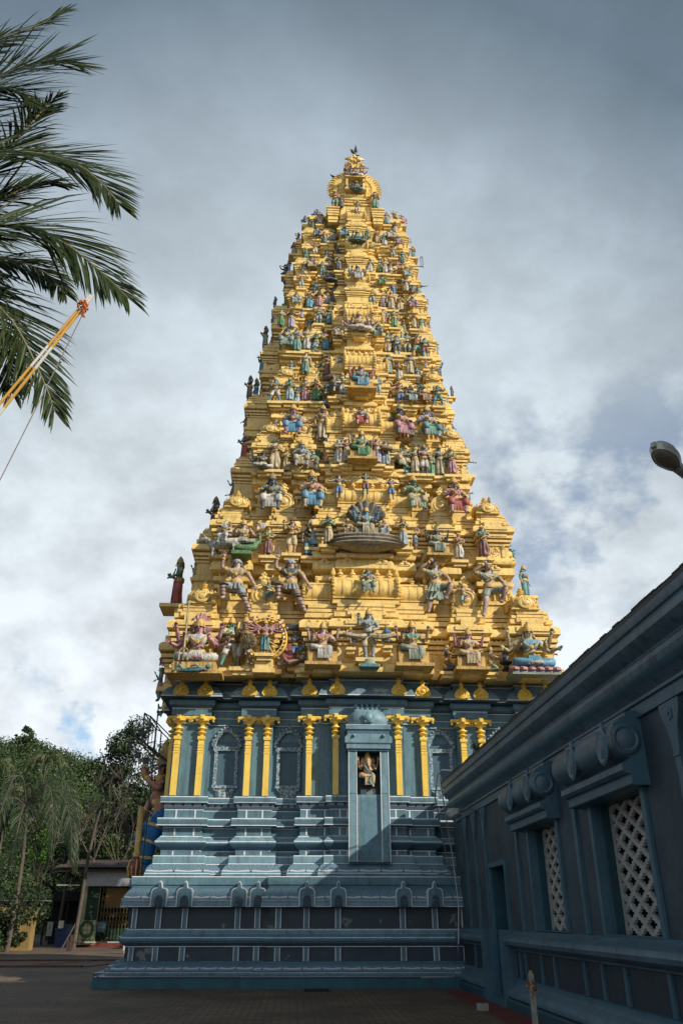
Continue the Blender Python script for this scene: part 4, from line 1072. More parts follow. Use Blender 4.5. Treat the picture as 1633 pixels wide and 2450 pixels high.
 (1.459,25.374,19.597,1.116,'stand','w','w','g','-',10,'-',0,1,"white-clad standing statue, first from centre toward the palm, fourth gold ledge"),
 (2.170,25.134,19.592,1.397,'lalita','v','b','k','-',0,'seat',0,1,"blue-clad enthroned statue, on the centre line, fourth gold ledge"),
 (2.824,25.374,19.632,1.079,'bless','s','q','s','-',0,'-',0,1,"pale-blue-clad blessing statue, first from centre toward the hall, fourth gold ledge"),
 (3.246,25.781,19.756,1.133,'stride','t','o','y','n',20,'-',0,1,"brown-clad striding statue, second from centre toward the hall, fourth gold ledge"),
 (3.748,25.654,19.430,1.202,'garland','p','u','m','-',0,'-',0,1,"royal-blue-clad arms-spread statue, third from centre toward the hall, fourth gold ledge"),
 (4.175,25.654,19.427,1.040,'lalita','d','s','d','-',0,'-',0,1,"grey-clad enthroned statue, fourth from centre toward the hall, fourth gold ledge"),
 (4.742,25.781,19.536,1.047,'lalita','t','t','t','-',0,'fan',0,1,"tan-clad enthroned statue, fifth from centre toward the hall, fourth gold ledge"),
 (5.246,25.654,19.449,1.002,'stride','k','k','k','n',-20,'-',0,1,"teal-clad striding statue, sixth from centre toward the hall, fourth gold ledge"),
 (5.963,27.570,20.787,0.905,'stand','w','q','y','S',30,'-',0,0,"pale-blue-clad standing statue, seventh from centre toward the hall, fourth gold ledge"),
 (6.240,27.570,21.317,0.565,'stand','d','d','d','S',40,'-',1,2,"dark-clad standing statue, eighth from centre toward the hall, fourth gold ledge"),
 (-1.512,27.570,21.889,1.232,'hold','l','e','g','S',-30,'-',0,2,"emerald-clad standing statue, seventh from centre toward the palm, fourth gold parapet"),
 (-1.030,27.570,22.765,0.671,'stand','d','d','d','S',-20,'-',1,2,"dark-clad standing statue, sixth from centre toward the palm, fourth gold parapet"),
 (0.001,25.803,20.872,1.081,'stand','y','g','w','n',0,'-',0,0,"green-clad standing statue, fourth from centre toward the palm, fourth gold parapet"),
 (0.901,25.803,20.787,1.079,'stand','d','m','o','n',5,'-',0,0,"maroon-clad standing statue, second from centre toward the palm, fourth gold parapet"),
 (3.330,25.803,20.970,1.047,'stand','d','k','s','n',0,'-',0,1,"teal-clad standing statue, second from centre toward the hall, fourth gold parapet"),
 (4.208,25.803,21.007,1.049,'stand','d','y','s','n',0,'beard',0,1,"ivory-clad standing statue, fourth from centre toward the hall, fourth gold parapet"),
 (4.868,25.803,21.366,0.505,'stand','v','y','v','-',0,'-',1,1,"ivory-clad standing statue, sixth from centre toward the hall, fourth gold parapet"),
 (5.683,27.570,22.230,0.803,'hold','s','w','s','S',20,'-',0,2,"white-clad standing statue, eighth from centre toward the hall, fourth gold parapet"),
 (-1.761,27.652,23.587,1.241,'hold','d','n','d','S',-65,'-',0,0,"olive-clad standing statue, ninth from centre toward the palm, fifth gold ledge"),
 (-1.415,27.652,23.587,0.914,'stand','o','v','d','S',-40,'-',0,0,"rose-clad standing statue, eighth from centre toward the palm, fifth gold ledge"),
 (-0.806,26.082,22.164,1.257,'chair','k','n','y','n',0,'-',0,1,"olive-clad seated statue, seventh from centre toward the palm, fifth gold ledge"),
 (-0.379,26.082,22.164,1.235,'hold','y','g','b','n',15,'-',0,1,"green-clad standing statue, sixth from centre toward the palm, fifth gold ledge"),
 (0.045,26.198,22.331,1.200,'stand','y','w','y','n',0,'-',0,1,"white-clad standing statue, fifth from centre toward the palm, fifth gold ledge"),
 (0.422,26.082,22.164,1.129,'flute','g','q','g','-',0,'-',0,1,"pale-blue-clad flute-playing statue, fourth from centre toward the palm, fifth gold ledge"),
 (0.802,26.198,22.343,1.180,'stand','t','b','v','-',0,'-',0,1,"blue-clad standing statue, third from centre toward the palm, fifth gold ledge"),
 (1.277,25.742,22.644,0.740,'chair','p','y','w','n',10,'-',1,1,"ivory-clad seated statue, second from centre toward the palm, fifth gold ledge"),
 (1.654,25.742,22.921,0.879,'stand','y','q','-','n',5,'-',0,1,"pale-blue-clad standing statue, first from centre toward the palm, fifth gold ledge"),
 (2.148,25.482,22.729,1.226,'cross','p','w','y','-',0,'-',0,1,"white-clad cross-legged statue, on the centre line, fifth gold ledge"),
 (2.704,25.742,22.970,0.926,'stand','y','q','-','n',-5,'-',0,1,"pale-blue-clad standing statue, first from centre toward the hall, fifth gold ledge"),
 (2.974,25.742,22.657,0.874,'chair','d','n','k','n',-15,'-',0,1,"olive-clad seated statue, second from centre toward the hall, fifth gold ledge"),
 (3.393,26.198,22.350,1.229,'stand','k','y','k','-',0,'-',0,1,"ivory-clad standing statue, third from centre toward the hall, fifth gold ledge"),
 (3.759,26.082,22.164,1.181,'bless','s','d','s','-',0,'-',0,1,"dark-clad blessing statue, fourth from centre toward the hall, fifth gold ledge"),
 (4.193,26.198,22.385,1.210,'bless','k','y','b','-',0,'-',0,1,"ivory-clad blessing statue, fifth from centre toward the hall, fifth gold ledge"),
 (4.621,26.198,22.164,1.271,'stride','t','g','v','n',15,'-',0,1,"green-clad striding statue, sixth from centre toward the hall, fifth gold ledge"),
 (5.451,27.652,23.587,0.924,'dance','t','c','v','S',20,'-',0,0,"orange-clad dancing statue, eighth from centre toward the hall, fifth gold ledge"),
 (5.699,27.652,23.587,0.834,'stand','k','y','g','S',40,'-',0,0,"ivory-clad standing statue, ninth from centre toward the hall, fifth gold ledge"),
 (-1.077,26.219,23.564,0.943,'hold','y','e','w','n',-8,'-',0,0,"emerald-clad standing statue, seventh from centre toward the palm, fifth gold parapet"),
 (-0.639,26.219,23.474,1.078,'namaste','o','l','-','n',0,'-',0,0,"lavender-clad praying statue, sixth from centre toward the palm, fifth gold parapet"),
 (-0.217,26.219,24.075,0.544,'namaste','d','l','-','n',0,'-',1,1,"lavender-clad praying statue, fifth from centre toward the palm, fifth gold parapet"),
 (0.508,26.219,23.817,0.906,'bless','k','s','s','n',0,'-',0,1,"grey-clad blessing statue, third from centre toward the palm, fifth gold parapet"),
 (0.965,26.219,23.727,1.042,'stand','d','k','d','n',5,'-',0,1,"teal-clad standing statue, second from centre toward the palm, fifth gold parapet"),
 (3.260,26.219,23.925,0.820,'stand','s','m','y','n',0,'-',0,1,"maroon-clad standing statue, first from centre toward the hall, fifth gold parapet"),
 (3.698,26.219,23.743,0.955,'stand','p','e','g','n',0,'-',0,1,"emerald-clad standing statue, second from centre toward the hall, fifth gold parapet"),
 (4.531,26.219,23.738,0.818,'namaste','t','y','y','n',0,'-',0,1,"ivory-clad praying statue, fourth from centre toward the hall, fifth gold parapet"),
 (5.226,27.652,24.898,0.814,'hold','w','w','y','S',15,'-',0,2,"white-clad standing statue, sixth from centre toward the hall, fifth gold parapet"),
 (-1.430,27.712,25.918,0.677,'stand','d','d','k','S',-50,'-',1,0,"dark-clad standing statue, seventh from centre toward the palm, sixth gold ledge"),
 (-0.941,27.712,25.918,0.537,'chair','k','e','k','S',-40,'-',1,0,"emerald-clad seated statue, sixth from centre toward the palm, sixth gold ledge"),
 (-0.468,26.392,24.829,0.842,'chair','y','q','-','n',0,'-',0,1,"pale-blue-clad seated statue, fifth from centre toward the palm, sixth gold ledge"),
 (0.106,26.502,24.829,1.081,'hold','p','b','c','n',12,'-',0,1,"blue-clad standing statue, fourth from centre toward the palm, sixth gold ledge"),
 (0.516,26.392,24.829,0.985,'namaste','o','v','-','n',0,'-',0,1,"rose-clad praying statue, third from centre toward the palm, sixth gold ledge"),
 (0.896,26.502,25.109,0.943,'namaste','o','l','-','n',0,'-',0,1,"lavender-clad praying statue, second from centre toward the palm, sixth gold ledge"),
 (1.220,26.502,25.242,0.899,'stand','d','u','d','n',10,'-',0,1,"royal-blue-clad standing statue, first from centre toward the palm, sixth gold ledge"),
 (3.280,26.502,25.041,1.088,'stand','y','l','y','-',0,'-',0,1,"lavender-clad standing statue, second from centre toward the hall, sixth gold ledge"),
 (3.628,26.392,24.829,1.132,'stand','p','y','p','-',0,'-',0,1,"ivory-clad standing statue, third from centre toward the hall, sixth gold ledge"),
 (4.004,26.502,24.829,0.992,'hold','o','y','w','n',15,'-',0,1,"ivory-clad standing statue, fourth from centre toward the hall, sixth gold ledge"),
 (4.533,26.392,24.829,0.847,'chair','k','v','k','n',0,'-',0,1,"rose-clad seated statue, fifth from centre toward the hall, sixth gold ledge"),
 (5.265,27.712,26.348,0.695,'chair','t','y','c','S',30,'-',1,2,"ivory-clad seated statue, sixth from centre toward the hall, sixth gold ledge"),
 (-1.032,27.712,27.821,0.714,'kneel','d','u','d','S',-40,'-',1,2,"royal-blue-clad kneeling statue, sixth from centre toward the palm, sixth gold parapet"),
 (-0.724,27.712,27.083,1.108,'hold','v','v','g','S',-20,'-',0,2,"rose-clad standing statue, fifth from centre toward the palm, sixth gold parapet"),
 (-0.276,26.522,26.011,0.842,'armsup','t','q','-','n',0,'-',0,1,"pale-blue-clad arms-raised statue, fourth from centre toward the palm, sixth gold parapet"),
 (0.997,26.522,26.388,0.631,'cross','d','d','d','n',0,'-',1,1,"dark-clad cross-legged statue, second from centre toward the palm, sixth gold parapet"),
 (1.510,26.522,26.222,0.629,'bless','s','w','r','-',-30,'-',1,1,"white-clad blessing statue, first from centre toward the palm, sixth gold parapet"),
 (2.146,25.982,25.873,1.151,'lalita','k','w','v','-',0,'-',0,0,"white-clad enthroned statue, on the centre line, sixth gold parapet"),
 (2.886,26.522,26.173,0.825,'hold','p','y','y','n',20,'-',0,1,"ivory-clad standing statue, first from centre toward the hall, sixth gold parapet"),
 (3.236,26.522,26.191,0.777,'chair','d','e','g','n',0,'-',0,1,"emerald-clad seated statue, second from centre toward the hall, sixth gold parapet"),
 (4.317,26.522,26.007,0.848,'stand','d','y','l','n',0,'-',0,0,"ivory-clad standing statue, fourth from centre toward the hall, sixth gold parapet"),
 (5.102,27.712,26.983,0.858,'garland','d','y','o','S',10,'-',0,2,"ivory-clad arms-spread statue, sixth from centre toward the hall, sixth gold parapet"),
 (-0.888,27.759,28.045,0.824,'stand','d','l','d','S',-40,'-',0,0,"lavender-clad standing statue, sixth from centre toward the palm, seventh gold ledge"),
 (0.164,26.733,27.177,0.947,'chair','t','y','u','n',0,'-',0,1,"ivory-clad seated statue, fourth from centre toward the palm, seventh gold ledge"),
 (0.645,26.623,26.883,0.843,'garland','g','k','s','n',5,'-',0,1,"teal-clad arms-spread statue, third from centre toward the palm, seventh gold ledge"),
 (0.963,26.733,27.244,0.950,'hold','t','o','e','n',0,'-',0,1,"brown-clad standing statue, second from centre toward the palm, seventh gold ledge"),
 (1.350,26.283,26.883,0.835,'stand','d','d','d','n',10,'-',0,1,"dark-clad standing statue, first from centre toward the palm, seventh gold ledge"),
 (3.206,26.733,27.240,0.902,'stand','d','e','k','n',0,'-',0,1,"emerald-clad standing statue, second from centre toward the hall, seventh gold ledge"),
 (3.436,26.623,27.148,0.899,'stand','p','w','y','-',0,'-',0,1,"white-clad standing statue, third from centre toward the hall, seventh gold ledge"),
 (3.678,26.623,27.111,0.848,'flute','d','w','g','-',0,'-',0,1,"white-clad flute-playing statue, fourth from centre toward the hall, seventh gold ledge"),
 (3.994,26.733,27.208,0.851,'dance','v','y','c','n',0,'-',0,1,"ivory-clad dancing statue, fifth from centre toward the hall, seventh gold ledge"),
 (4.950,27.759,28.045,0.624,'stand','y','k','k','S',25,'-',1,0,"teal-clad standing statue, seventh from centre toward the hall, seventh gold ledge"),
 (-0.685,27.759,29.121,0.899,'hold','d','y','l','S',-30,'-',0,2,"ivory-clad standing statue, fifth from centre toward the palm, seventh gold parapet"),
 (0.297,26.753,28.202,0.869,'armsup','o','w','t','n',0,'-',0,1,"white-clad arms-raised statue, third from centre toward the palm, seventh gold parapet"),
 (1.354,26.753,28.286,0.846,'bless','d','d','d','n',5,'-',0,1,"dark-clad blessing statue, first from centre toward the palm, seventh gold parapet"),
 (2.186,26.213,28.398,0.922,'cross','g','d','k','-',0,'-',0,0,"dark-clad cross-legged statue, on the centre line, seventh gold parapet"),
 (2.877,26.753,28.678,0.465,'chair','y','g','k','n',10,'-',1,1,"green-clad seated statue, first from centre toward the hall, seventh gold parapet"),
 (3.838,26.753,28.221,0.822,'armsup','t','q','y','n',0,'-',0,1,"pale-blue-clad arms-raised statue, third from centre toward the hall, seventh gold parapet"),
 (4.934,27.759,29.274,0.801,'hold','t','k','v','S',25,'-',0,2,"teal-clad standing statue, fifth from centre toward the hall, seventh gold parapet"),
 (-0.480,27.808,30.186,0.488,'kneel','o','m','g','S',-40,'-',1,0,"maroon-clad kneeling statue, fifth from centre toward the palm, eighth gold ledge"),
 (0.381,26.980,29.440,0.739,'chair','y','u','o','n',0,'-',1,1,"royal-blue-clad seated statue, fourth from centre toward the palm, eighth gold ledge"),
 (1.075,26.980,29.323,0.844,'hold','g','s','g','n',5,'-',0,1,"grey-clad standing statue, second from centre toward the palm, eighth gold ledge"),
 (3.179,26.980,29.287,0.899,'hold','p','y','q','n',20,'-',0,1,"ivory-clad standing statue, second from centre toward the hall, eighth gold ledge"),
 (3.785,26.980,29.479,0.797,'chair','y','w','g','n',0,'-',0,1,"white-clad seated statue, fourth from centre toward the hall, eighth gold ledge"),
 (4.705,27.808,30.186,0.547,'chair','o','y','y','S',25,'-',1,0,"ivory-clad seated statue, sixth from centre toward the hall, eighth gold ledge"),
 (-0.181,27.808,31.188,0.665,'chair','p','k','k','S',-30,'-',1,2,"teal-clad seated statue, fifth from centre toward the palm, eighth gold parapet"),
 (0.505,27.000,30.395,0.811,'stand','t','l','v','n',0,'-',0,1,"lavender-clad standing statue, third from centre toward the palm, eighth gold parapet"),
 (1.500,27.000,30.508,0.760,'armsup','d','d','g','n',5,'-',0,1,"dark-clad arms-raised statue, first from centre toward the palm, eighth gold parapet"),
 (2.225,26.460,30.614,0.895,'bless','o','y','g','-',0,'-',0,0,"ivory-clad blessing statue, on the centre line, eighth gold parapet"),
 (2.859,27.000,30.941,0.438,'chair','d','y','y','n',10,'-',1,1,"ivory-clad seated statue, first from centre toward the hall, eighth gold parapet"),
 (3.640,27.000,30.555,0.818,'stand','t','b','v','n',0,'-',0,1,"blue-clad standing statue, third from centre toward the hall, eighth gold parapet"),
 (4.478,27.808,31.381,0.786,'chair','p','v','m','S',25,'-',0,2,"rose-clad seated statue, fifth from centre toward the hall, eighth gold parapet"),
 (0.344,27.667,31.490,0.622,'chair','p','u','u','n',-50,'-',1,0,"royal-blue-clad seated statue, third from centre toward the palm, crown ledge"),
 (1.190,26.697,31.200,1.153,'bless','t','g','r','-',-5,'-',0,0,"green-clad blessing statue, second from centre toward the palm, crown ledge"),
 (1.483,26.697,31.200,0.769,'stand','d','d','d','n',0,'-',0,0,"dark-clad standing statue, first from centre toward the palm, crown ledge"),
 (3.069,26.697,31.200,1.157,'hold','t','g','v','n',25,'-',0,0,"green-clad standing statue, first from centre toward the hall, crown ledge"),
 (4.083,27.667,31.490,0.744,'chair','y','y','n','n',45,'-',1,0,"ivory-clad seated statue, second from centre toward the hall, crown ledge"),
 (2.194,26.647,32.216,0.790,'cross','d','k','d','-',0,'-',0,0,"teal-clad cross-legged statue, on the centre line, crown niche"),
 (2.147,26.717,33.171,0.809,'cross','v','w','k','n',0,'veena',0,0,"statue seated on top of the framed niche, sunburst behind"),
 (-1.047,25.358,17.707,0.718,'stand','y','n','v','n',-12,'-',1,0,"olive-clad standing statue, fifth from centre toward the palm, third gold parapet"),
 (0.142,25.358,17.707,0.768,'namaste','p','k','y','n',-5,'-',0,0,"teal-clad praying statue, third from centre toward the palm, third gold parapet"),
 (1.415,25.204,17.707,0.708,'stand','b','k','-','-',7,'-',1,0,"teal-clad standing statue, first from centre toward the palm, third gold parapet"),
 (2.870,25.204,17.707,0.808,'hold','d','u','g','-',6,'-',0,0,"royal-blue-clad standing statue, first from centre toward the hall, third gold parapet"),
 (4.137,25.358,17.707,0.817,'namaste','t','e','g','-',0,'-',0,0,"emerald-clad praying statue, third from centre toward the hall, third gold parapet"),
 (5.321,25.358,17.707,0.708,'bless','b','g','y','-',-12,'-',1,0,"green-clad blessing statue, fifth from centre toward the hall, third gold parapet"),
 (-0.288,25.781,19.221,0.978,'flute','b','q','v','n',2,'-',0,1,"pale-blue-clad flute-playing statue, sixth from centre toward the palm, fourth gold ledge"),
 (0.777,25.781,19.221,1.008,'hold','g','u','g','-',-11,'-',0,1,"royal-blue-clad standing statue, third from centre toward the palm, fourth gold ledge"),
 (-0.580,25.948,20.790,0.857,'flute','b','q','y','-',5,'-',0,0,"pale-blue-clad flute-playing statue, fifth from centre toward the palm, fourth gold parapet"),
 (0.451,25.948,20.790,0.876,'flute','g','g','k','-',3,'-',0,0,"green-clad flute-playing statue, third from centre toward the palm, fourth gold parapet"),
 (1.387,25.708,20.790,0.935,'hold','s','v','-','n',3,'-',0,0,"rose-clad standing statue, first from centre toward the palm, fourth gold parapet"),
 (2.844,25.708,20.790,0.887,'namaste','t','y','-','n',6,'-',0,0,"ivory-clad praying statue, first from centre toward the hall, fourth gold parapet"),
 (3.769,25.948,20.790,0.970,'hold','t','w','v','n',-11,'-',0,0,"white-clad standing statue, third from centre toward the hall, fourth gold parapet"),
 (4.538,26.188,20.790,0.919,'stand','b','w','-','n',-4,'-',0,0,"white-clad standing statue, fifth from centre toward the hall, fourth gold parapet"),
 (5.164,25.948,20.790,0.878,'flute','y','e','-','-',-5,'-',0,0,"emerald-clad flute-playing statue, seventh from centre toward the hall, fourth gold parapet"),
 (4.929,26.105,22.164,1.013,'bless','b','m','g','n',11,'-',0,1,"maroon-clad blessing statue, seventh from centre toward the hall, fifth gold ledge"),
 (0.145,26.600,23.590,0.821,'stand','s','y','k','n',7,'-',0,0,"ivory-clad standing statue, fourth from centre toward the palm, fifth gold parapet"),
 (1.539,26.060,23.590,0.827,'namaste','t','n','v','n',-7,'-',0,0,"olive-clad praying statue, first from centre toward the palm, fifth gold parapet"),
 (4.114,26.360,23.590,0.772,'stand','d','e','-','-',3,'-',0,0,"emerald-clad standing statue, third from centre toward the hall, fifth gold parapet"),
 (4.884,26.360,23.590,0.860,'stand','g','w','-','n',1,'-',0,0,"white-clad standing statue, fifth from centre toward the hall, fifth gold parapet"),
 (2.765,26.112,24.829,0.941,'bless','g','n','v','n',-2,'-',0,1,"olive-clad blessing statue, first from centre toward the hall, sixth gold ledge"),
 (0.360,26.662,25.920,0.672,'bless','k','k','-','-',8,'-',1,0,"teal-clad blessing statue, third from centre toward the palm, sixth gold parapet"),
 (3.777,26.662,25.920,0.745,'stand','p','u','g','n',-7,'-',1,0,"royal-blue-clad standing statue, third from centre toward the hall, sixth gold parapet"),
 (4.658,26.662,25.920,0.703,'chair','b','m','g','n',10,'-',1,0,"maroon-clad seated statue, fifth from centre toward the hall, sixth gold parapet"),
 (-0.158,26.643,26.883,0.822,'stand','y','y','k','n',-2,'-',0,1,"ivory-clad standing statue, fifth from centre toward the palm, seventh gold ledge"),
 (2.742,26.343,26.883,0.884,'stand','d','w','g','-',7,'-',0,1,"white-clad standing statue, first from centre toward the hall, seventh gold ledge"),
 (4.387,26.643,26.883,0.835,'chair','y','q','v','-',4,'-',0,1,"pale-blue-clad seated statue, sixth from centre toward the hall, seventh gold ledge"),
 (-0.091,26.893,28.048,0.726,'bless','k','g','g','-',4,'-',1,0,"green-clad blessing statue, fourth from centre toward the palm, seventh gold parapet"),
 (0.826,26.893,28.048,0.690,'stand','d','u','-','-',9,'-',1,0,"royal-blue-clad standing statue, second from centre toward the palm, seventh gold parapet"),
 (3.358,27.133,28.048,0.794,'bless','k','v','k','n',-12,'-',0,0,"rose-clad blessing statue, second from centre toward the hall, seventh gold parapet"),
 (4.309,26.893,28.048,0.832,'stand','b','g','k','-',7,'-',0,0,"green-clad standing statue, fourth from centre toward the hall, seventh gold parapet"),
 (0.728,26.890,29.070,0.822,'stand','p','k','v','-',-4,'-',0,1,"teal-clad standing statue, third from centre toward the palm, eighth gold ledge"),
 (1.601,26.590,29.070,0.824,'chair','k','q','k','n',-11,'-',0,1,"pale-blue-clad seated statue, first from centre toward the palm, eighth gold ledge"),
 (2.653,26.590,29.070,0.777,'bless','b','e','v','n',-10,'-',0,1,"emerald-clad blessing statue, first from centre toward the hall, eighth gold ledge"),
 (3.482,26.890,29.070,0.822,'stand','b','w','-','n',1,'-',0,1,"white-clad standing statue, third from centre toward the hall, eighth gold ledge"),
 (4.122,26.890,29.070,0.742,'chair','b','v','v','-',9,'-',1,1,"rose-clad seated statue, fifth from centre toward the hall, eighth gold ledge"),
 (0.172,27.140,30.188,0.717,'stand','t','e','g','n',-2,'-',1,0,"emerald-clad standing statue, fourth from centre toward the palm, eighth gold parapet"),
 (1.002,27.140,30.188,0.787,'chair','k','g','-','-',-7,'-',0,0,"green-clad seated statue, second from centre toward the palm, eighth gold parapet"),
 (3.250,27.380,30.188,0.702,'chair','k','v','-','-',-8,'-',1,0,"rose-clad seated statue, second from centre toward the hall, eighth gold parapet"),
 (4.050,27.140,30.188,0.790,'hold','d','w','k','-',-6,'-',0,0,"white-clad standing statue, fourth from centre toward the hall, eighth gold parapet"),
]

consoles = []
for (x, y, z, h, pose, sk, gt, tp, fl, yaw, attr, small, con, label) in STATS:
    root, a, s = statue(x, y, z, h, pose, sk, gt, tp, fl, R(yaw), label, small)
    H_ = a['h'] if 'n' not in fl else a['hn']
    hx, hy, hz = a['head']
    if con: consoles.append((x - XC, y - YF, z, h, con))
    if attr == 'trident':
        m = MB(); m.tube([(-.13, -.26, .02), (-.13, -.2, .78)], .012, 6)
        for e in (-.05, 0, .05): m.tube([(-.13+e*.6, -.26, .1), (-.13+e, -.27, .06), (-.13+e, -.27, -.06)], .010, 4)
        m.tube([(-.18, -.27, .07), (-.13, -.27, .12), (-.08, -.27, .07)], .010, 4)
        m.xform(Matrix.Translation((0, 0, .05))); fix(m, 'trident', root, 'y')
        m = MB()
        for q in range(11):
            b_ = PI*q/10; m.tube([(hx+.03*math.cos(b_), hy+.08, hz), (hx+.14*math.cos(b_), hy+.09, hz+.05+.17*math.sin(b_)), (hx+.12*math.cos(b_), hy+.1, hz+.06+.22*math.sin(b_))], [.04, .035, .01], 5)
        fix(m, 'hair_halo', root, 'v')
        m = MB(); m.box(-.25, .25, -.2, .1, -.13, -.005); m.box(-.33, .33, -.26, .1, -.17, -.13); fix(m, 'pedestal', root, 'G')
        m = MB()
        m.tube([(-.17, -.26, -.14), (-.06, -.28, -.135), (.06, -.28, -.13), (.13, -.27, -.11)], [.018, .026, .032, .022], 7); m.ball((.17, -.28, -.09), .034, 8, 6); m.tube([(.08, -.29, -.11), (.03, -.33, -.08), (-.03, -.32, -.1)], .014, 5); m.tube([(-.12, -.27, -.13), (-.16, -.3, -.07), (-.21, -.28, -.13)], .017, 5)
        fix(m, 'trampled_figure', root, 'k')
    if attr in ('seat', 'snake', 'cushion'):
        m = MB(); zt = .22 if attr != 'cushion' else 0
        if attr == 'seat': m.box(-.24, .24, -.16, .2, -.01, zt); m.box(-.3, .3, -.3, .2, -.07, -.012); fix(m, 'pedestal', root, 'G')
        if attr == 'cushion':
            for q in range(6): m.ball((-.25+.1*q, -.15, -.03), (.07, .09, .045), 7, 5)
            m.box(-.27, .27, -.15, .12, -.05, 0); fix(m, 'cushion', root, 'v')
            m = MB(); m.box(-.29, .29, -.2, .12, -.1, -.052); fix(m, 'pedestal', root, 'n')
        if attr == 'snake':
            for q in range(3): m.lathe([(.40-.02*q, -.22+.1*q), (.47-.03*q, -.17+.1*q), (.40-.02*q, -.12+.1*q)], (0, 0, 0), 24, 0, 1.75, .6)
            m.lathe([(.2, -.3), (.38, -.22), (.4, -.12)], (0, 0, 0), 24, 0, 1.6, .55)
            m.box(-.24, .24, -.16, .2, 0, .22)
            fix(m, 'snake_coils', root, (.33, .28, .2))
            m = MB()
            for q in range(-3, 4):
                b_ = R(90 - q*25); cx_, cz_ = math.cos(b_), math.sin(b_)
                m.tube([(cx_*.1, .09, .5+cz_*.05), (cx_*.26, .08, .56+cz_*.22), (cx_*.36, .02, .58+cz_*.36), (cx_*.40, -.07, .58+cz_*.41)], [.10, .125, .11, .02], 8)
                m.tube([(cx_*.26, -.02, .56+cz_*.22), (cx_*.38, -.06, .58+cz_*.38)], [.02, .03], 5)
            fix(m, 'snake_hood', root, (.13, .11, .09))
    if attr == 'pedestal':
        m = MB(); m.lathe([(.08, -.01), (.12, -.02), (.14, -.05), (.13, -.09), (.14, -.11), (.14, -.13)][::-1], (0, 0, 0), 14, 0, 1, .8); fix(m, 'lotus_pedestal', root, 'n')
        m = MB(); m.box(-.16, .16, -.12, .12, -.19, -.132); fix(m, 'pedestal', root, 'k')
        m = MB()
        for e in (-1, 1): m.tube([(e*.06, -.1, .42), (e*.2, -.14, .39), (e*.36, -.12, .42), (e*.46, -.08, .47)], [.05, .055, .045, .035], 7)
        fix(m, 'carried_bodies', root, 'y')
    if attr == 'shield':
        m = MB(); m.lathe([(.15, 0), (.15, .02), (.11, .035), (.05, .03), (.04, .05), (.001, .055)], (-.18, -.2, .42), 18, 0, axis='y')
        for q in range(12): m.tube([(-.18+.04*math.cos(q*PI/6), -.24, .42+.04*math.sin(q*PI/6)), (-.18+.13*math.cos(q*PI/6), -.235, .42+.13*math.sin(q*PI/6))], .010, 4)
        fix(m, 'shield', root, (.3, .2, .08))
    if attr == 'canopy':
        m = MB()
        m.tube([(-.34, 0, .92), (-.2, -.04, 1.02), (0, -.05, 1.04), (.2, -.02, 1.04), (.36, .02, 1.16), (.33, .02, 1.3)], [.02, .09, .12, .11, .08, .02], 7); fix(m, 'animal_hide', root, (.05, .07, .09))
        m = MB(); m.face([(-.4, -.05, .5), (-.1, -.12, .55), (.0, -.14, -.02), (-.24, -.16, -.05)]); m.face([(-.24, -.12, -.05), (.0, -.1, -.02), (-.1, -.08, .55), (-.4, -.02, .5)]); fix(m, 'red_cloth', root, 'r')
    if attr == 'lingam':
        d = Vector((0, -.5, 0)); m = MB()
        m.lathe([(.13, 0), (.15, .03), (.08, .08), (.08, .16), (.17, .2), (.19, .25), (.17, .29), (.10, .30), (.10, .5), (.07, .57), (0, .6)], (0, -.46, 0), 14)
        for q in (.4, .44): m.lathe([(.102, q), (.103, q+.02)], (0, -.46, 0), 14, 1)
        lw = empty('lingam_stone', (x, y, z), R(yaw)); lw.scale = (s, s, s)
        side_ = 'hall' if x > XC + 3.5 else 'centre line'
        tag(lw, 'small black shrine stone with pale bands before the kneeling statue nearer the ' + side_, 'shrine stone', 'black shrine stones')
        me = m.mesh('shrine_stone', [plain('black_stone', (.02, .02, .022), .35), STAT], 45); part(me, 'stone', lw, 'w')
    if attr == 'bull':
        m = MB(); m.tube([(-.42, -.05, -.02), (-.2, -.05, .02), (.1, -.05, .02), (.42, -.05, 0), (.5, -.05, -.05)], [.1, .17, .16, .15, .05], 9)
        m.tube([(-.36, -.06, .06), (-.54, -.08, .22), (-.66, -.1, .2), (-.74, -.1, .14)], [.11, .09, .075, .04], 8)
        for e in (-1, 1): m.tube([(-.56, -.08+e*.05, .27), (-.58, -.08+e*.1, .38)], [.022, .006], 5)
        for (lx, e) in ((-.3, -1), (-.3, 1), (.33, -1), (.33, 1)):
            m.tube([(lx, -.05+e*.09, -.05), (lx+.02, -.05+e*.09, -.2), (lx-.01, -.05+e*.09, -.38)], [.07, .045, .035], 6)
        m.tube([(.48, -.05, -.02), (.55, -.05, -.2), (.54, -.05, -.3)], [.025, .018, .025], 5)
        fix(m, 'bull_mount', root, 'w')
    if attr == 'peacock':
        m = MB(); m.tube([(-.22, -.14, -.05), (-.08, -.18, -.12), (.1, -.18, -.13), (.25, -.16, -.08), (.33, -.14, .06), (.36, -.14, .2), (.32, -.16, .25)], [.04, .08, .09, .075, .05, .035, .03], 9)
        m.tube([(.32, -.16, .25), (.41, -.18, .23)], [.025, .005], 5)
        m.tube([(-.2, -.12, -.06), (-.32, -.1, .04), (-.38, -.06, .14)], [.07, .06, .015], 7)
        m.box(-.2, .2, -.25, .1, -.28, -.2)
        fix(m, 'peacock_mount', root, (.10, .28, .08))
        m = MB()
        for e in (-1, 1): m.lathe([(.07, 0), (.075, .015), (.05, .02), (.001, .025)], (e*.38, -.05, .5), 12, 0, axis='y')
        fix(m, 'discs', root, 'w')
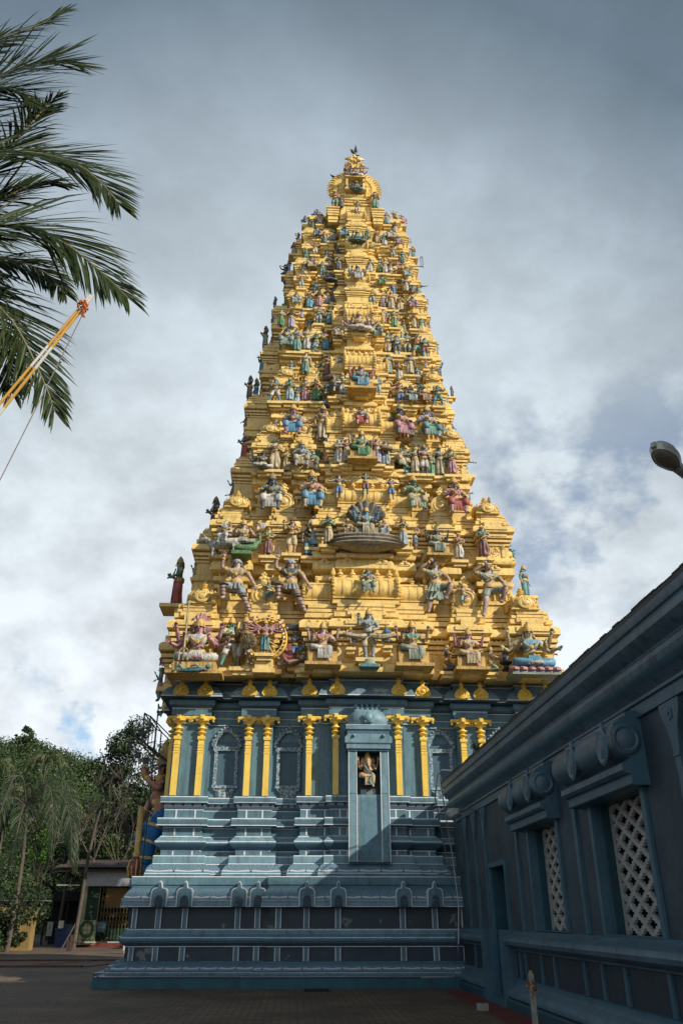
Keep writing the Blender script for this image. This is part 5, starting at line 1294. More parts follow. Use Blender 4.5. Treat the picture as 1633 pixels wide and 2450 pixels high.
    if attr == 'fan':
        m = MB()
        for q in range(9):
            b_ = PI*q/8; m.tube([(0, .08, hz-.05), (.2*math.cos(b_), .1, hz-.02+.2*math.sin(b_)), (.30*math.cos(b_), .08, hz+.27*math.sin(b_))], [.04, .06, .02], 5)
        fix(m, 'fan_of_hoods', root, (.05, .2, .12))
    if attr == 'cap':
        m = MB(); m.lathe([(.07, hz+.02), (.073, hz+.05), (.055, hz+.08), (.02, hz+.1)], (hx, hy+.01, 0), 12); fix(m, 'headband', root, 's')
        J = a['J']
        for s_ in ('l', 'r'):
            m = MB()
            for t_ in (.3, .55, .8, .98):
                m.ball(lerp3(J['kn'+s_], J['an'+s_], t_), (.05-.012*t_, .05-.012*t_, .018), 8, 4)
            for t_ in (.7, .95): m.ball(lerp3(J['hi'+s_], J['kn'+s_], t_), (.066, .066, .03), 8, 4)
            fix(m, 'legging', root, (.12, .12, .13))
        m = MB()
        for q in range(12):
            b_ = 2*PI*q/12; z0_ = J['pel'][2]
            m.tube([(.085*math.cos(b_), .07*math.sin(b_), z0_+.03), (.12*math.cos(b_), .10*math.sin(b_), z0_-.09)], [.026, .03], 5)
        fix(m, 'kilt', root, (.24, .27, .28))
    if attr in ('kilt', 'moustache'):
        J = a['J']; m = MB()
        if attr == 'kilt':
            z0_ = J['pel'][2]
            for q in range(9):
                b_ = R(190 + q*24); m.tube([(.08*math.cos(b_), .075*math.sin(b_), z0_+.03), (-.03+.12*math.cos(b_), -.02+.11*math.sin(b_), z0_-.15), (-.04+.13*math.cos(b_), -.03+.11*math.sin(b_), z0_-.30+.02*(q % 2))], [.03, .038, .04], 5)
            fix(m, 'tunic_skirt', root, 'n')
        else:
            m.ball((hx-.016, hy-.064, hz-.026), (.02, .01, .007), 6, 4); m.ball((hx+.016, hy-.064, hz-.026), (.02, .01, .007), 6, 4); fix(m, 'moustache', root, (.02, .015, .012))
        m = MB(); m.ball((hx, hy+.01, hz+.055), (.062, .062, .035), 8, 5); m.ball((hx, hy+.02, hz+.11), (.02, .02, .03), 6, 5) if attr == 'kilt' else None; fix(m, 'tied_hair', root, (.03, .025, .02) if attr == 'kilt' else (.3, .2, .08))
    if attr == 'beard':
        m = MB(); m.ball((hx, hy-.045, hz-.045), (.034, .025, .03), 7, 5); m.ball((hx-.015, hy-.066, hz-.024), (.018, .008, .006), 5, 4); m.ball((hx+.015, hy-.066, hz-.024), (.018, .008, .006), 5, 4)
        fix(m, 'beard', root, (.03, .025, .025))
    if attr == 'drum':
        m = MB(); m.lathe([(.06, -.15), (.085, -.05), (.085, .05), (.06, .15)], (0, -.2, .55 if pose == 'hold' else .5), 12, 0, axis='z'); m.xform(Matrix.Translation((0, -.2, .55)) @ Matrix.Rotation(PI/2, 4, 'Y') @ Matrix.Translation((0, .2, -.55))); fix(m, 'drum', root, 'o')
    if attr == 'veena':
        m = MB(); m.tube([(-.33, -.2, .26), (0, -.24, .25), (.33, -.2, .36), (.42, -.14, .42)], [.03, .03, .025, .02], 6); m.ball((-.31, -.2, .23), .07, 8, 6); fix(m, 'lute', root, 'o')
# smaller figures crowding the side bays, seen along both edges of the tower
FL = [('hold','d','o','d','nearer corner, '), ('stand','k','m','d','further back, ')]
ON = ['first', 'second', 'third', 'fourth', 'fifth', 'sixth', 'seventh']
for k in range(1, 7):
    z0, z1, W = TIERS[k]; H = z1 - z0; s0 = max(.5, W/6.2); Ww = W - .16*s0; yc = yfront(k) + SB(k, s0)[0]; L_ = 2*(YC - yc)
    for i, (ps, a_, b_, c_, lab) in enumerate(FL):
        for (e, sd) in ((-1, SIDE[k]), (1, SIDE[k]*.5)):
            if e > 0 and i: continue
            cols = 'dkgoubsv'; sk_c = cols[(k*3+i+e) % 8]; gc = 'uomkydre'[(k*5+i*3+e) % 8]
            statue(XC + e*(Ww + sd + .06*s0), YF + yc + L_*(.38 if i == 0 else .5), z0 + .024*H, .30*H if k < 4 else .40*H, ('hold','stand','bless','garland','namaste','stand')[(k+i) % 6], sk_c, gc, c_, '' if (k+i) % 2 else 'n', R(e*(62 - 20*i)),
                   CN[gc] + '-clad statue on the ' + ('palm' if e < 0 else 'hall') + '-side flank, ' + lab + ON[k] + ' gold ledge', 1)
# garland carried by the three figures on the second parapet
gl = [t for t in STATS if t[10] == 'garland']
g3 = [t for t in STATS if t[13].startswith('royal-blue-clad arms-spread') ] + [t for t in STATS if t[13].startswith('maroon-clad arms-spread')]
g3 = sorted(g3, key=lambda t: t[0])
if len(g3) == 3:
    m = MB(); pts = []
    for i in range(2):
        p0 = Vector((g3[i][0], g3[i][1]-.12, g3[i][2]+.56)); p1 = Vector((g3[i+1][0], g3[i+1][1]-.12, g3[i+1][2]+.56))
        for q in range(9):
            t_ = q/8; p = p0.lerp(p1, t_); p.z -= .16*math.sin(PI*t_)**1 if q not in (0, 8) else 0; pts.append(p)
    m.tube(pts, .035, 6)
    for p in pts: m.ball(p, .05, 6, 4)
    o = m.build('garland', [STAT], None, angle=50); o.color = (.3, .24, .17, 1)
    tag(o, 'long brown garland slung between the three small statues on second parapet', 'garland')
# golden wheel
wx = [t for t in STATS if t[10] == 'wheel'][0]
wh = empty('golden_wheel', (wx[0], wx[1]+.12, wx[2]+wx[3]*.44)); tag(wh, 'big gold spoked wheel studded with pink and blue blobs', 'wheel')
m = MB(); RW = .64
m.lathe([(RW-.07, -.06), (RW+.06, -.06), (RW+.06, .04), (RW+.03, .08), (RW-.02, .06), (RW-.07, .08), (RW-.09, .04), (RW-.09, -.06)], (0, 0, 0), 40, 0, axis='y')
# open the ring: drop the cap faces
keep = [i for i, f in enumerate(m.f) if len(f) <= 4]
m.f = [m.f[i] for i in keep]; m.m = [m.m[i] for i in keep]; m.uv = [m.uv[i] for i in keep]
m.build('rim', [GOLDB], wh)
m = MB()
for q in range(12):
    b_ = q*PI/6; m.tube([(.1*math.cos(b_), .05, .1*math.sin(b_)), ((RW-.05)*math.cos(b_), .05, (RW-.05)*math.sin(b_))], .022, 5)
m.build('spokes', [GOLD], wh)
m = MB()
for q in range(30):
    b_ = q*2*PI/30
    if q % 5 != 2: m.ball((RW*.99*math.cos(b_), -.09, RW*.99*math.sin(b_)), (.04, .03, .03), 6, 4)
for q in range(13):
    b_ = q*2*PI/13; m.ball(((RW+.12)*math.cos(b_), -.02, (RW+.12)*math.sin(b_)), .045, 6, 5)
o = m.build('pink_studs', [STAT], wh); o.color = (.62, .33, .30, 1)
m = MB()
for q in range(6):
    b_ = (q*5+2)*2*PI/30; m.ball((RW*.99*math.cos(b_), -.09, RW*.99*math.sin(b_)), (.055, .035, .04), 6, 4)
o = m.build('blue_studs', [STAT], wh); o.color = (.08, .16, .22, 1)
m = MB(); m.box(-.28, .28, -.05, .5, -RW-.34, -RW-.04); m.box(-.34, .34, -.12, .5, -RW-.46, -RW-.345); m.build('stand', [GOLD], wh, angle=None)
# reclining figure below the dancer
m = MB(); px_ = [t for t in STATS if t[10] == 'canopy'][0]
c0 = Vector((px_[0]-.1, px_[1]-.18, 8.5))
m.tube([c0+Vector((-.42, 0, .1)), c0+Vector((-.2, -.03, .14)), c0+Vector((.05, -.03, .16)), c0+Vector((.22, 0, .22))], [.07, .1, .11, .06], 8)
m.ball(c0+Vector((.32, -.03, .3)), .1, 9, 7); m.tube([c0+Vector((-.4, 0, .1)), c0+Vector((-.2, -.14, .24)), c0+Vector((0, -.16, .05))], [.06, .06, .04], 6)
m.tube([c0+Vector((.2, -.05, .2)), c0+Vector((.1, -.2, .12)), c0+Vector((-.08, -.2, .06))], [.045, .04, .03], 6)
o = m.build('statue', [STAT], None, angle=60); o.color = (.36, .2, .12, 1)
tag(o, 'small brown reclining statue lying below the dark-hooded dancer', 'statue', 'painted statues on the gold tiers')
# little bracket slabs carrying the statues that stand clear of the ledges
cons_ = sorted(consoles, key=lambda c: -c[3]); rest_ = MB()
for ci_, (x, y, z, h, con) in enumerate(cons_):
    cm = MB() if ci_ < 95 else rest_
    w = h*.26; y += .00043*ci_; z -= .00031*ci_
    if con == 2:
        xi = x + (.9 if x < 0 else -.9); xo = x + (-w if x < 0 else w)
        cm.box(min(xi, xo), max(xi, xo), y-w, y+w, z-.07-.03*h, z-.002); cm.box(min(xi, x), max(xi, x), y-w*.7, y+w*.7, z-.2-.05*h, z-.07-.03*h)
        if h > 1: cm.box(min(xi, x-.1*(1 if x > 0 else -1)), max(xi, x-.1*(1 if x > 0 else -1)), y-w*.8, y+w*1.2, z-1.0, z-.2-.05*h)
    else:
        cm.box(x-w, x+w, y-.14, y+.6, z-.07-.03*h, z-.002); cm.box(x-w*.75, x+w*.75, y-.06, y+.6, z-.16-.05*h, z-.07-.03*h)
    if ci_ < 95: cm.build('statue_bracket', [GOLD], tower, angle=None)
if rest_.v: rest_.build('statue_bracket', [GOLD], tower, angle=None)['kind'] = 'stuff'

# ------------------------------------------------------------------ seated elephant-headed statue in the shrine niche
gx, gy, gz, gh = XC, YF + 1.5 - .27, 4.955, .96
gs = gh / .80
gr = empty('elephant_headed_statue', (gx, gy, gz)); gr.scale = (gs, gs, gs)
tag(gr, 'elephant-headed cream and gold seated statue in the wall niche', 'statue')
J = POSES['lalita']
lift = min(J['tor'][2], J['anr'][2]) - .03
b = sub_skin(J, ['pel'] + [k for k in RAD if k not in ('pel', 'hea', 'top')], 1.12, 'body')
m = MB(); v, f = me_data(b); m.add(v, f)
m.ball((0, -.05, .42), (.12, .11, .12), 10, 8)
hx, hy, hz = 0, -.03, .665
m.ball((hx, hy, hz), (.09, .08, .085), 12, 9)
m.tube([(0, hy-.06, hz), (0, hy-.11, hz-.07), (0.01, hy-.12, hz-.15), (.03, hy-.11, hz-.23), (.09, hy-.12, hz-.25), (.11, hy-.12, hz-.21)], [.05, .043, .036, .03, .025, .018], 9)
for e in (-1, 1):
    m.ball((e*.115, hy+.03, hz+.0), (.065, .02, .085), 9, 7)
    m.tube([(e*.045, hy-.07, hz-.055), (e*.07, hy-.13, hz-.10)], [.016, .005], 5)
    m.tube([(e*.12, 0, .585), (e*.23, .0, .52), (e*.25, -.08, .66)], [.04, .035, .025], 7)
    add_hand(m, (e*.25, -.08, .66), (e*.23, 0, .52), 1.0, -e)
    m.ball((e*.25, -.09, .72), (.025, .02, .045), 6, 5)
add_hand(m, J['hal'], J['ell'], 1, 1); add_hand(m, J['har'], J['elr'], 1, -1)
part(m.mesh('statue_body', [STAT], 60), 'body', gr, (.66, .40, .19), (0, 0, -lift))
m = MB(); a = archetype('lalita'); v, f = me_data(a['garment']); m.add([p + Vector((0, 0, 0)) for p in v], f)
part(a['garment'], 'garment', gr, (.60, .44, .24))
m = MB(); m.lathe([(.085, hz+.05), (.092, hz+.075), (.07, hz+.1), (.075, hz+.12), (.05, hz+.155), (.053, hz+.17), (.02, hz+.205), (0, hz+.23)], (0, hy+.01, 0), 12)
part(m.mesh('crown', [STAT], 45), 'crown', gr, 'G', (0, 0, -lift))
m = MB(); m.tube([(-.1, -.12, .55), (-.02, -.18, .42), (.06, -.18, .36), (.13, -.12, .34)], .018, 5); m.tube([(.05, -.24, .28), (.02, -.25, .16), (.06, -.22, .08)], .02, 5)
part(m.mesh('sash', [STAT], 45), 'sash', gr, (.12, .42, .55), (0, 0, -lift))
m = MB()
for e in (-1, 1): m.ball((e*.045, hy-.075, hz+.01), (.014, .01, .012), 6, 5)
part(m.mesh('eyes', [STAT], 45), 'eyes', gr, (.03, .02, .02), (0, 0, -lift))
# ------------------------------------------------------------------ guardian statue at the side of the tower, turned away from the hall
gs = 3.72
gu = empty('guardian_statue', (-4.16, 27.0, 2.63), R(-90)); gu.scale = (gs, gs, gs)
tag(gu, 'giant guardian statue in blue pleated trousers leaning on a golden mace', 'statue')
SKIN = plain('brown_statue_skin', (.50, .22, .13), .42, .2, .05, 8, spec=.5)
BL = plain('blue_statue_cloth', (.015, .16, .42), .5, .3, .1, 6)
GRN = plain('green_statue_jacket', (.12, .17, .07), .5, .2, .05, 6)
BLK = plain('black_statue_hair', (.012, .012, .013), .4, .2)
J = P(0, pel=(0,0,.52), wai=(0,-.02,.60), che=(0,-.01,.71), nec=(0,-.0,.795), hea=(0,-.03,.862), top=(0,-.02,.925),
      shl=(-.13,-.02,.765), ell=(-.17,-.11,.665), hal=(-.13,-.175,.535), shr=(.13,-.02,.765), elr=(.19,-.02,.675), har=(.15,-.155,.80),
      hil=(-.07,0,.47), knl=(-.08,-.185,.35), anl=(-.06,-.12,.09), tol=(-.06,-.2,.05), hir=(.07,0,.47), knr=(.08,-.07,.27), anr=(.07,-.09,.05), tor=(.08,-.18,.02))
b = sub_skin(J, ['pel'] + [k for k in RAD if k != 'pel'], 1.0, 'body')
m = MB(); v, f = me_data(b); m.add(v, f)
hx, hy, hz = J['hea']
m.tube([(0, hy-.055, hz+.018), (0, hy-.082, hz-.008), (0, hy-.058, hz-.016)], [.010, .015, .009], 6)
m.ball((0, hy-.058, hz-.055), (.022, .018, .016), 7, 5); m.ball((0, hy-.066, hz-.030), (.02, .008, .006), 6, 4)
for e in (-1, 1): m.ball((e*.062, hy+.01, hz-.005), (.012, .016, .03), 6, 5)
def big_hand(m, wrist, d, curl, side):
    """palm, four unequal fingers curled in two bends, thumb from the side of the palm"""
    w = Vector(wrist); d = Vector(d).normalized(); c = Vector(curl).normalized(); s_ = Vector(side).normalized()
    m.tube([w - d*.02, w + d*.005, w + d*.032, w + d*.05], [.022, .026, .029, .024], 8)
    for i, L in enumerate((.052, .06, .057, .045)):
        o = s_*(.0145*(i-1.5)); p0 = w + d*.045 + o
        p1 = p0 + (d*.8 + c*.5).normalized()*L*.45; p2 = p1 + (c*.95 - d*.1).normalized()*L*.4; p3 = p2 + (c*.5 - d*.8).normalized()*L*.32
        m.tube([p0, p1, p2, p3], [.0105, .010, .009, .006], 6)
    t0 = w + d*.012 - s_*.022
    m.tube([t0, t0 + (d*.6 - s_ + c*.4).normalized()*.026, t0 + (d*.8 + c*1.2 - s_*.2).normalized()*.05], [.012, .011, .007], 6)
big_hand(m, J['hal'], (-.05, -.35, -.75), (.2, .7, -.6), (1, 0, 0))
big_hand(m, J['har'], (-.1, -.1, .9), (-.9, .1, .1), (0, -1, .1))
m.build('body', [SKIN], gu, angle=70)
m = MB()
joints = [(J['pel'], .094), (lerp3(J['pel'], J['wai'], .6), .085), (J['hil'], .088), (J['hir'], .088), (J['knl'], .062), (lerp3(J['knl'], J['anl'], .45), .05), (J['knr'], .068), (lerp3(J['knr'], J['anr'], .85), .044)]
sk = skin(joints, [(0,1),(0,2),(0,3),(2,4),(4,5),(3,6),(6,7)], 'trousers', 0, 2); v, f = me_data(sk); m.add(v, f)
def rings(a, b2, n, r0, r1, w):
    a, b2 = Vector(a), Vector(b2)
    for q in range(n):
        t_ = (q+.5)/n; c_ = a.lerp(b2, t_); d = (b2-a).normalized(); up_ = d.cross(Vector((1, 0, 0))).normalized(); sd_ = d.cross(up_)
        rr = (r0 + (r1-r0)*t_)*.80
        yield [c_ + up_*rr*math.cos(z) + sd_*rr*math.sin(z) for z in [2*PI*k/16 for k in range(17)]], w
for (a, b2, n, r0, r1) in ((J['hir'], J['knr'], 6, .088, .070), (J['knr'], J['anr'], 7, .069, .047), (J['hil'], J['knl'], 6, .088, .066), (J['knl'], lerp3(J['knl'], J['anl'], .45), 3, .062, .052)):
    for pts, w in rings(a, b2, n, r0, r1, .012): m.tube(pts, .010, 5, 0, False)
tro = m.build('trousers', [BL], gu, angle=70)
m = MB()
for (a, b2, t_, r) in ((J['hir'], J['knr'], .35, .090), (J['hir'], J['knr'], .95, .076), (J['knr'], J['anr'], .5, .066), (J['hil'], J['knl'], .4, .086), (J['hil'], J['knl'], .95, .072), (J['knl'], J['anl'], .42, .058)):
    for pts, w in rings(lerp3(a, b2, max(0, t_-.035)), lerp3(a, b2, t_+.035), 2, r, r, .01): m.tube(pts, .009, 5, 0, False)
m.lathe([(.074, .575), (.08, .585), (.08, .605), (.072, .62)], (0, -.015, 0), 18); m.lathe([(.082, .53), (.086, .538), (.082, .548)], (0, -.005, 0), 18)
for s_, t_, r in (('l', .86, .036), ('r', .8, .038)): m.ball(lerp3(J['el'+s_], J['ha'+s_], t_), (r*.75, r*.75, r*.6), 9, 6)
for q in range(3):
    for pts, w in rings(lerp3(J['knl'], J['anl'], .62+q*.12), lerp3(J['knl'], J['anl'], .66+q*.12), 1, .040, .038, .01): m.tube(pts, .008, 5, 0, False)
m.ball((.15, -.03, .775), (.028, .035, .03), 9, 6); m.ball((.06, -.095, .72), (.03, .03, .05), 7, 5)
m.build('gold_bands', [GOLDV], gu, angle=60)
m = MB()
joints = [(lerp3(J['wai'], J['che'], .25), .082), (J['che'], .103), (J['shl'], .058), (J['shr'], .060), (lerp3(J['shr'], J['elr'], .5), .046), (lerp3(J['shl'], J['ell'], .5), .046), (lerp3(J['che'], J['nec'], .6), .062)]
sk = skin(joints, [(0,1),(1,2),(1,3),(3,4),(2,5),(1,6)], 'jacket', 0, 1); v, f = me_data(sk); m.add(v, f)
m.build('jacket', [GRN], gu, angle=60)
m = MB()
m.ball((0, hy+.03, hz+.02), (.07, .066, .07), 12, 9); m.tube([(0, hy+.06, hz), (0, hy+.085, hz-.08), (0, hy+.07, hz-.15)], [.055, .05, .03], 8)
m.build('hair', [BLK], gu, angle=60)
m = MB()
zc = hz + .04
m.lathe([(.074, zc), (.08, zc+.012), (.072, zc+.022), (.070, zc+.06), (.060, zc+.115), (.062, zc+.122), (.050, zc+.132), (.048, zc+.155), (.042, zc+.165), (.034, zc+.18), (.038, zc+.187), (.022, zc+.20), (.024, zc+.207), (.006, zc+.23), (0, zc+.245)], (0, hy+.018, 0), 20)
for q in range(14):
    for e in (-1, 1):
        a0 = 2*PI*q/14
        m.tube([(.073*math.cos(a0), hy+.018+.073*math.sin(a0), zc+.026), (.067*math.cos(a0+e*.35), hy+.018+.067*math.sin(a0+e*.35), zc+.07), (.060*math.cos(a0+e*.7), hy+.018+.060*math.sin(a0+e*.7), zc+.115)], .0045, 4)
m.build('crown', [GOLDV], gu, angle=50)
m = MB()
for e in (-1, 1): m.ball((e*.026, hy-.055, hz+.012), (.014, .009, .008), 7, 5)
fc = m.build('eyes', [WHITE], gu, angle=60)
m = MB()
for e in (-1, 1): m.ball((e*.026, hy-.062, hz+.012), (.006, .006, .007), 6, 4); m.ball((e*.027, hy-.056, hz+.03), (.018, .008, .004), 6, 4)
m.build('pupils', [BLK], fc, angle=60)
mc = empty('mace', (-4.76, 26.7, 2.63)); tag(mc, 'long golden mace with a striped bulb end under the guardian hand', 'mace')
m = MB(); m.lathe([(.11, .62), (.12, .7), (.085, .74), (.095, 1.2), (.09, 1.9), (.075, 2.02), (.02, 2.06)], (0, 0, 0), 14)
for q in range(12): m.lathe([(.098, .8+q*.1), (.102, .81+q*.1), (.098, .82+q*.1)], (0, 0, 0), 12)
m.build('shaft', [GOLDV], mc, angle=40)
m = MB(); m.lathe([(.10, 0), (.17, .06), (.2, .12), (.235, .3), (.20, .48), (.12, .60), (.10, .64)], (0, 0, 0), 20); m.build('mace_head', [plain('mace_red', (.22, .05, .05), .45, .2)], mc, angle=40)
m = MB()
for q in range(10):
    a0 = 2*PI*q/10; m.tube([(.175*math.cos(a0), .175*math.sin(a0), .08), (.238*math.cos(a0), .238*math.sin(a0), .3), (.17*math.cos(a0), .17*math.sin(a0), .54)], .022, 5)
m.build('gold_stripes', [GOLDV], mc, angle=40)
# sceptre flower in the raised hand
m = MB(); m.tube([(-4.90, 26.45, 5.35), (-4.80, 26.45, 5.75), (-4.76, 26.45, 6.0)], [.02, .02, .03], 6)
for q in range(6): m.tube([(-4.76, 26.45, 5.95), (-4.76+.14*math.cos(q), 26.45+.14*math.sin(q), 6.04), (-4.76+.16*math.cos(q), 26.45+.16*math.sin(q), 6.12)], [.02, .02, .006], 5)
tag(m.build('flower_stem', [GOLDV], None, angle=50), 'small golden flower on a stem in the raised guardian hand', 'flower')

# extra statues on the shaded side of the tower
statue(-4.60, 27.9, 7.70, .62, 'lalita', 's', 'k', '-', '', R(-40), 'small grey seated statue on the blue side cornice above the steel frame', 1)
statue(-4.62, 26.9, 8.05, 1.15, 'bless', 'g', 'v', 'v', 'n', R(-75), 'rose and green standing statue on the side cornice, backing on the corner', 1)

# ------------------------------------------------------------------ floodlight pole and steel awning beside the guardian
STEEL = plain('galvanised_steel', (.42, .43, .43), .35, .2, 0, 6, .6)
GPOLE = plain('green_pole_paint', (.035, .075, .055), .45, .25)
DSTEEL = plain('dark_grey_steel', (.06, .065, .07), .5, .2)
po = empty('floodlight_pole', (-4.50, 26.3, 2.62)); tag(po, 'thin green pole carrying curved silver arms with floodlights', 'floodlight pole')
m = MB(); m.tube([(0, 0, 0), (0.02, 0, 2.5), (0, 0, 5.2)], [.025, .024, .022], 8); m.lathe([(.12, 0), (.12, .03), (.05, .05), (.04, .12)], (0, 0, 0), 10); m.build('pole', [GPOLE], po)
for pts in ([(0, 3.98), (-.16, 3.94), (-.44, 3.69), (-.62, 3.68), (-.70, 3.70), (-.77, 3.80)], [(.30, 3.66), (.16, 3.64), (-.08, 3.38), (-.30, 3.37), (-.42, 3.39), (-.47, 3.49)], [(.34, 3.36), (.16, 3.18), (-.1, 3.17), (-.20, 3.21), (-.22, 3.32)], [(.42, 2.78), (.3, 2.70), (.12, 2.66)]):
    m = MB(); m.tube([(p[0], -.05, p[1]) for p in pts], .020, 6); arm = m.build('arm', [STEEL], po)
    if len(pts) > 3:
        ex, ez = pts[-1]
        m = MB(); m.frustum(ex-.07, ex+.09, -.14, .04, ez-.02, ez+.13, .02); m.box(ex-.085, ex+.105, -.155, .055, ez+.13, ez+.15); m.build('floodlight', [DSTEEL], arm, angle=None)
aw = empty('steel_awning', (-4.7, 27.4, 6.2)); tag(aw, 'dark steel awning frame jutting from the tower over the guardian', 'awning')
m = MB()
for y in (-1.2, 1.2):
    m.box(-.22, -.18, y-.02, y+.02, .3, 1.3); m.box(-.02, .02, y-.02, y+.02, .25, 1.2); m.tube([(-.2, y, 1.28), (.0, y, 1.18), (.65, y, .6)], .02, 5); m.tube([(-.2, y, .32), (.7, y, -.25)], .02, 5)
for x, z in ((-.2, .32), (-.2, 1.28), (0, 1.18)): m.box(x-.015, x+.015, -1.2, 1.2, z-.015, z+.015)
for y in (-.6, 0, .6): m.box(-.21, -.19, y-.01, y+.01, .32, 1.28)
m.build('frame', [DSTEEL], aw, angle=None)
m = MB(); v = [(-.17, -1.18, .40), (.62, -1.18, -.16), (.62, 1.18, -.16), (-.17, 1.18, .40), (-.17, -1.18, .43), (.62, -1.18, -.13), (.62, 1.18, -.13), (-.17, 1.18, .43)]
m.add(v, [(0,3,2,1),(4,5,6,7),(0,1,5,4),(1,2,6,5),(2,3,7,6),(3,0,4,7)]); m.build('sheet', [plain('dark_sheet', (.025, .025, .03), .6)], aw, angle=None)

# ------------------------------------------------------------------ crows
CROW = plain('crow_black', (.012, .013, .016), .4, .1)
def crow(x, y, z, up_, rz, label):
    r = empty('crow', (x, y, z), rz); r.scale = (.72, .72, .72) if up_ else (.46, .46, .46); tag(r, label, 'bird', 'crows on the tower top')
    m = MB()
    m.tube([(-.30, 0, .10), (-.18, 0, .13), (-.05, 0, .16), (.08, 0, .22), (.16, 0, .29), (.20, 0, .33), (.25, 0, .33), (.33, 0, .31)], [.02, .05, .085, .09, .065, .055, .04, .006], 9)
    for e in (-1, 1): m.tube([(.0, e*.03, .1), (.02, e*.03, 0)], .01, 4); m.tube([(.02, e*.03, .005), (.08, e*.03, .0)], .008, 4)
    m.build('body', [CROW], r, angle=60)
    m = MB()
    for q in range(5): m.tube([(-.22, (q-2)*.012, .11), (-.46, (q-2)*.04, .10+.12*up_)], [.02, .014], 4)
    m.build('tail', [CROW], r, angle=60)
    for e in (-1, 1):
        m = MB()
        if up_:
            for q in range(8):
                t_ = q/7
                m.tube([(.06-.14*t_, e*.07, .22), (.05-.2*t_, e*(.22-.02*q), .45-.02*q), (.03-.30*t_, e*(.26-.02*q), .74-.055*q)], [.03, .03, .012], 4)
        else:
            for q in range(6): m.tube([(.08, e*.075, .2+.006*q), (-.1, e*.10, .17+.008*q), (-.34+.03*q, e*.06, .10+.01*q)], [.02, .03, .01], 4)
        m.build('wing', [CROW], r, angle=60)
crow(XC - .02, YF + yq + .22, 35.42, 1, R(215), 'black crow with raised wings perched on the lion mask peak')
crow(XC - 1.06, YF + yq + .33, 33.86, 0, R(200), 'black crow hunched on the rim of the gold sunburst')
# ------------------------------------------------------------------ temple hall along the courtyard
HX = 4.6
hall = empty('temple_hall', (HX, 16, 0)); tag(hall, 'long low slate blue temple hall with lattice windows and heavy cornice', 'temple hall')
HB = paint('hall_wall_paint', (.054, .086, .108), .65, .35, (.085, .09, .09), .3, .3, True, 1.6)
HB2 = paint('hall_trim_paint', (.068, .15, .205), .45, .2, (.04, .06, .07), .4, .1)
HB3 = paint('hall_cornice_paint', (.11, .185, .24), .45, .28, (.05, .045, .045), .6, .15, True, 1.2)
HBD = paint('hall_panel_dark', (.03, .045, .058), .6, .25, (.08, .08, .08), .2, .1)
HT = paint('hall_jamb_teal', (.022, .085, .115), .5, .2, (.03, .04, .04), .4, .1)
DARKIN = plain('dark_interior', (.012, .014, .016), .8)
def L(y): return y - 16
Y0, Y1 = -14.0, 24.35
doors = [(18.55, 20.05, .12, 2.68)]
wins = [(14.68, 16.5, 1.37, 3.12), (10.85, 12.82, 1.36, 3.14)]
m = MB()
ops = sorted(doors + wins)
ys = [Y0]; 
for o in ops: ys += [o[0], o[1]]
ys.append(Y1)
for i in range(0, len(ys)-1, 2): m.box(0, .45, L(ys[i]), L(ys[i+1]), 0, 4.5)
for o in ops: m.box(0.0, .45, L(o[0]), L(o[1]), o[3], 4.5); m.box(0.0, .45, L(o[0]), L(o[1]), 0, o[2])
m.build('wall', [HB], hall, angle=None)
# roof, back and ends
m = MB(); m.box(.0, 9.0, L(Y0), L(Y1), 4.9, 5.0); m.build('roof', [plain('roof_concrete', (.12, .12, .115), .8)], hall, angle=None)
m = MB(); m.box(8.6, 9.0, L(Y0), L(Y1), 0, 4.9); m.box(.45, 8.6, L(Y0), L(Y0)+.3, 0, 4.9); m.box(.45, 8.6, L(Y1)-.2, L(Y1), 0, 4.9)
m.build('end_walls', [HB], hall, angle=None)
m = MB(); m.box(1.3, 1.35, L(Y0)+.4, L(Y1)-.3, 0, 4.85); m.build('interior', [DARKIN], hall, angle=None)
def hall_sweep(prof, y0, y1, name, mats, parent=hall):
    m = MB(); pts = [(0, L(y1)), (0, L(y0))]          # walks towards the camera: outward is -X
    m.sweep(pts, prof, closed=False)
    # close the two ends
    for (yy, rev) in ((L(y1), False), (L(y0), True)):
        ring = [(-a[0], yy, a[1]) for a in prof] + [(0, yy, prof[-1][1]), (0, yy, prof[0][1])]
        m.face(ring[::-1] if rev else ring, prof[0][2])
    return m.build(name, mats, parent, angle=32)
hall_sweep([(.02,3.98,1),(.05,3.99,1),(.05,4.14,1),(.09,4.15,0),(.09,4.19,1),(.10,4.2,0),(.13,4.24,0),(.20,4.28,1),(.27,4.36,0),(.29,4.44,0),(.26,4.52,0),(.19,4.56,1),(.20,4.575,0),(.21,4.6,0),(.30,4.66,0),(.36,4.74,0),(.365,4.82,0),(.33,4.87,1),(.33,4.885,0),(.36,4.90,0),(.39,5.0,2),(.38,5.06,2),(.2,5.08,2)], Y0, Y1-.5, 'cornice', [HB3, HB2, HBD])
m = MB()      # dark, crumbling coping course
for q in range(160):
    y = Y0 + (Y1-.5-Y0)*q/160; m.box(-.375+rnd.uniform(0, .02), -.1, L(y), L(y+(Y1-Y0)/165), 5.06, 5.09+rnd.uniform(0, .03))
m.build('coping', [plain('mossy_coping', (.045, .045, .04), .9, .4, .5, 9)], hall, angle=None)
dado = [(.02,.99,1),(.06,1.0,0),(.07,1.03,0),(.16,1.06,0),(.25,1.11,0),(.27,1.17,0),(.25,1.235,1),(.25,1.25,1),(.16,1.30,0),(.05,1.335,1),(.05,1.36,1),(0,1.365,1)]
base = [(.30,.0,2),(.30,.13,2),(.27,.14,1),(.27,.165,3),(.24,.17,3),(.255,.20,1),(.25,.25,0),(.20,.33,1),(.12,.41,0),(.08,.44,1),(.07,.47,1),(.07,.52,1),(0,.525,1)]
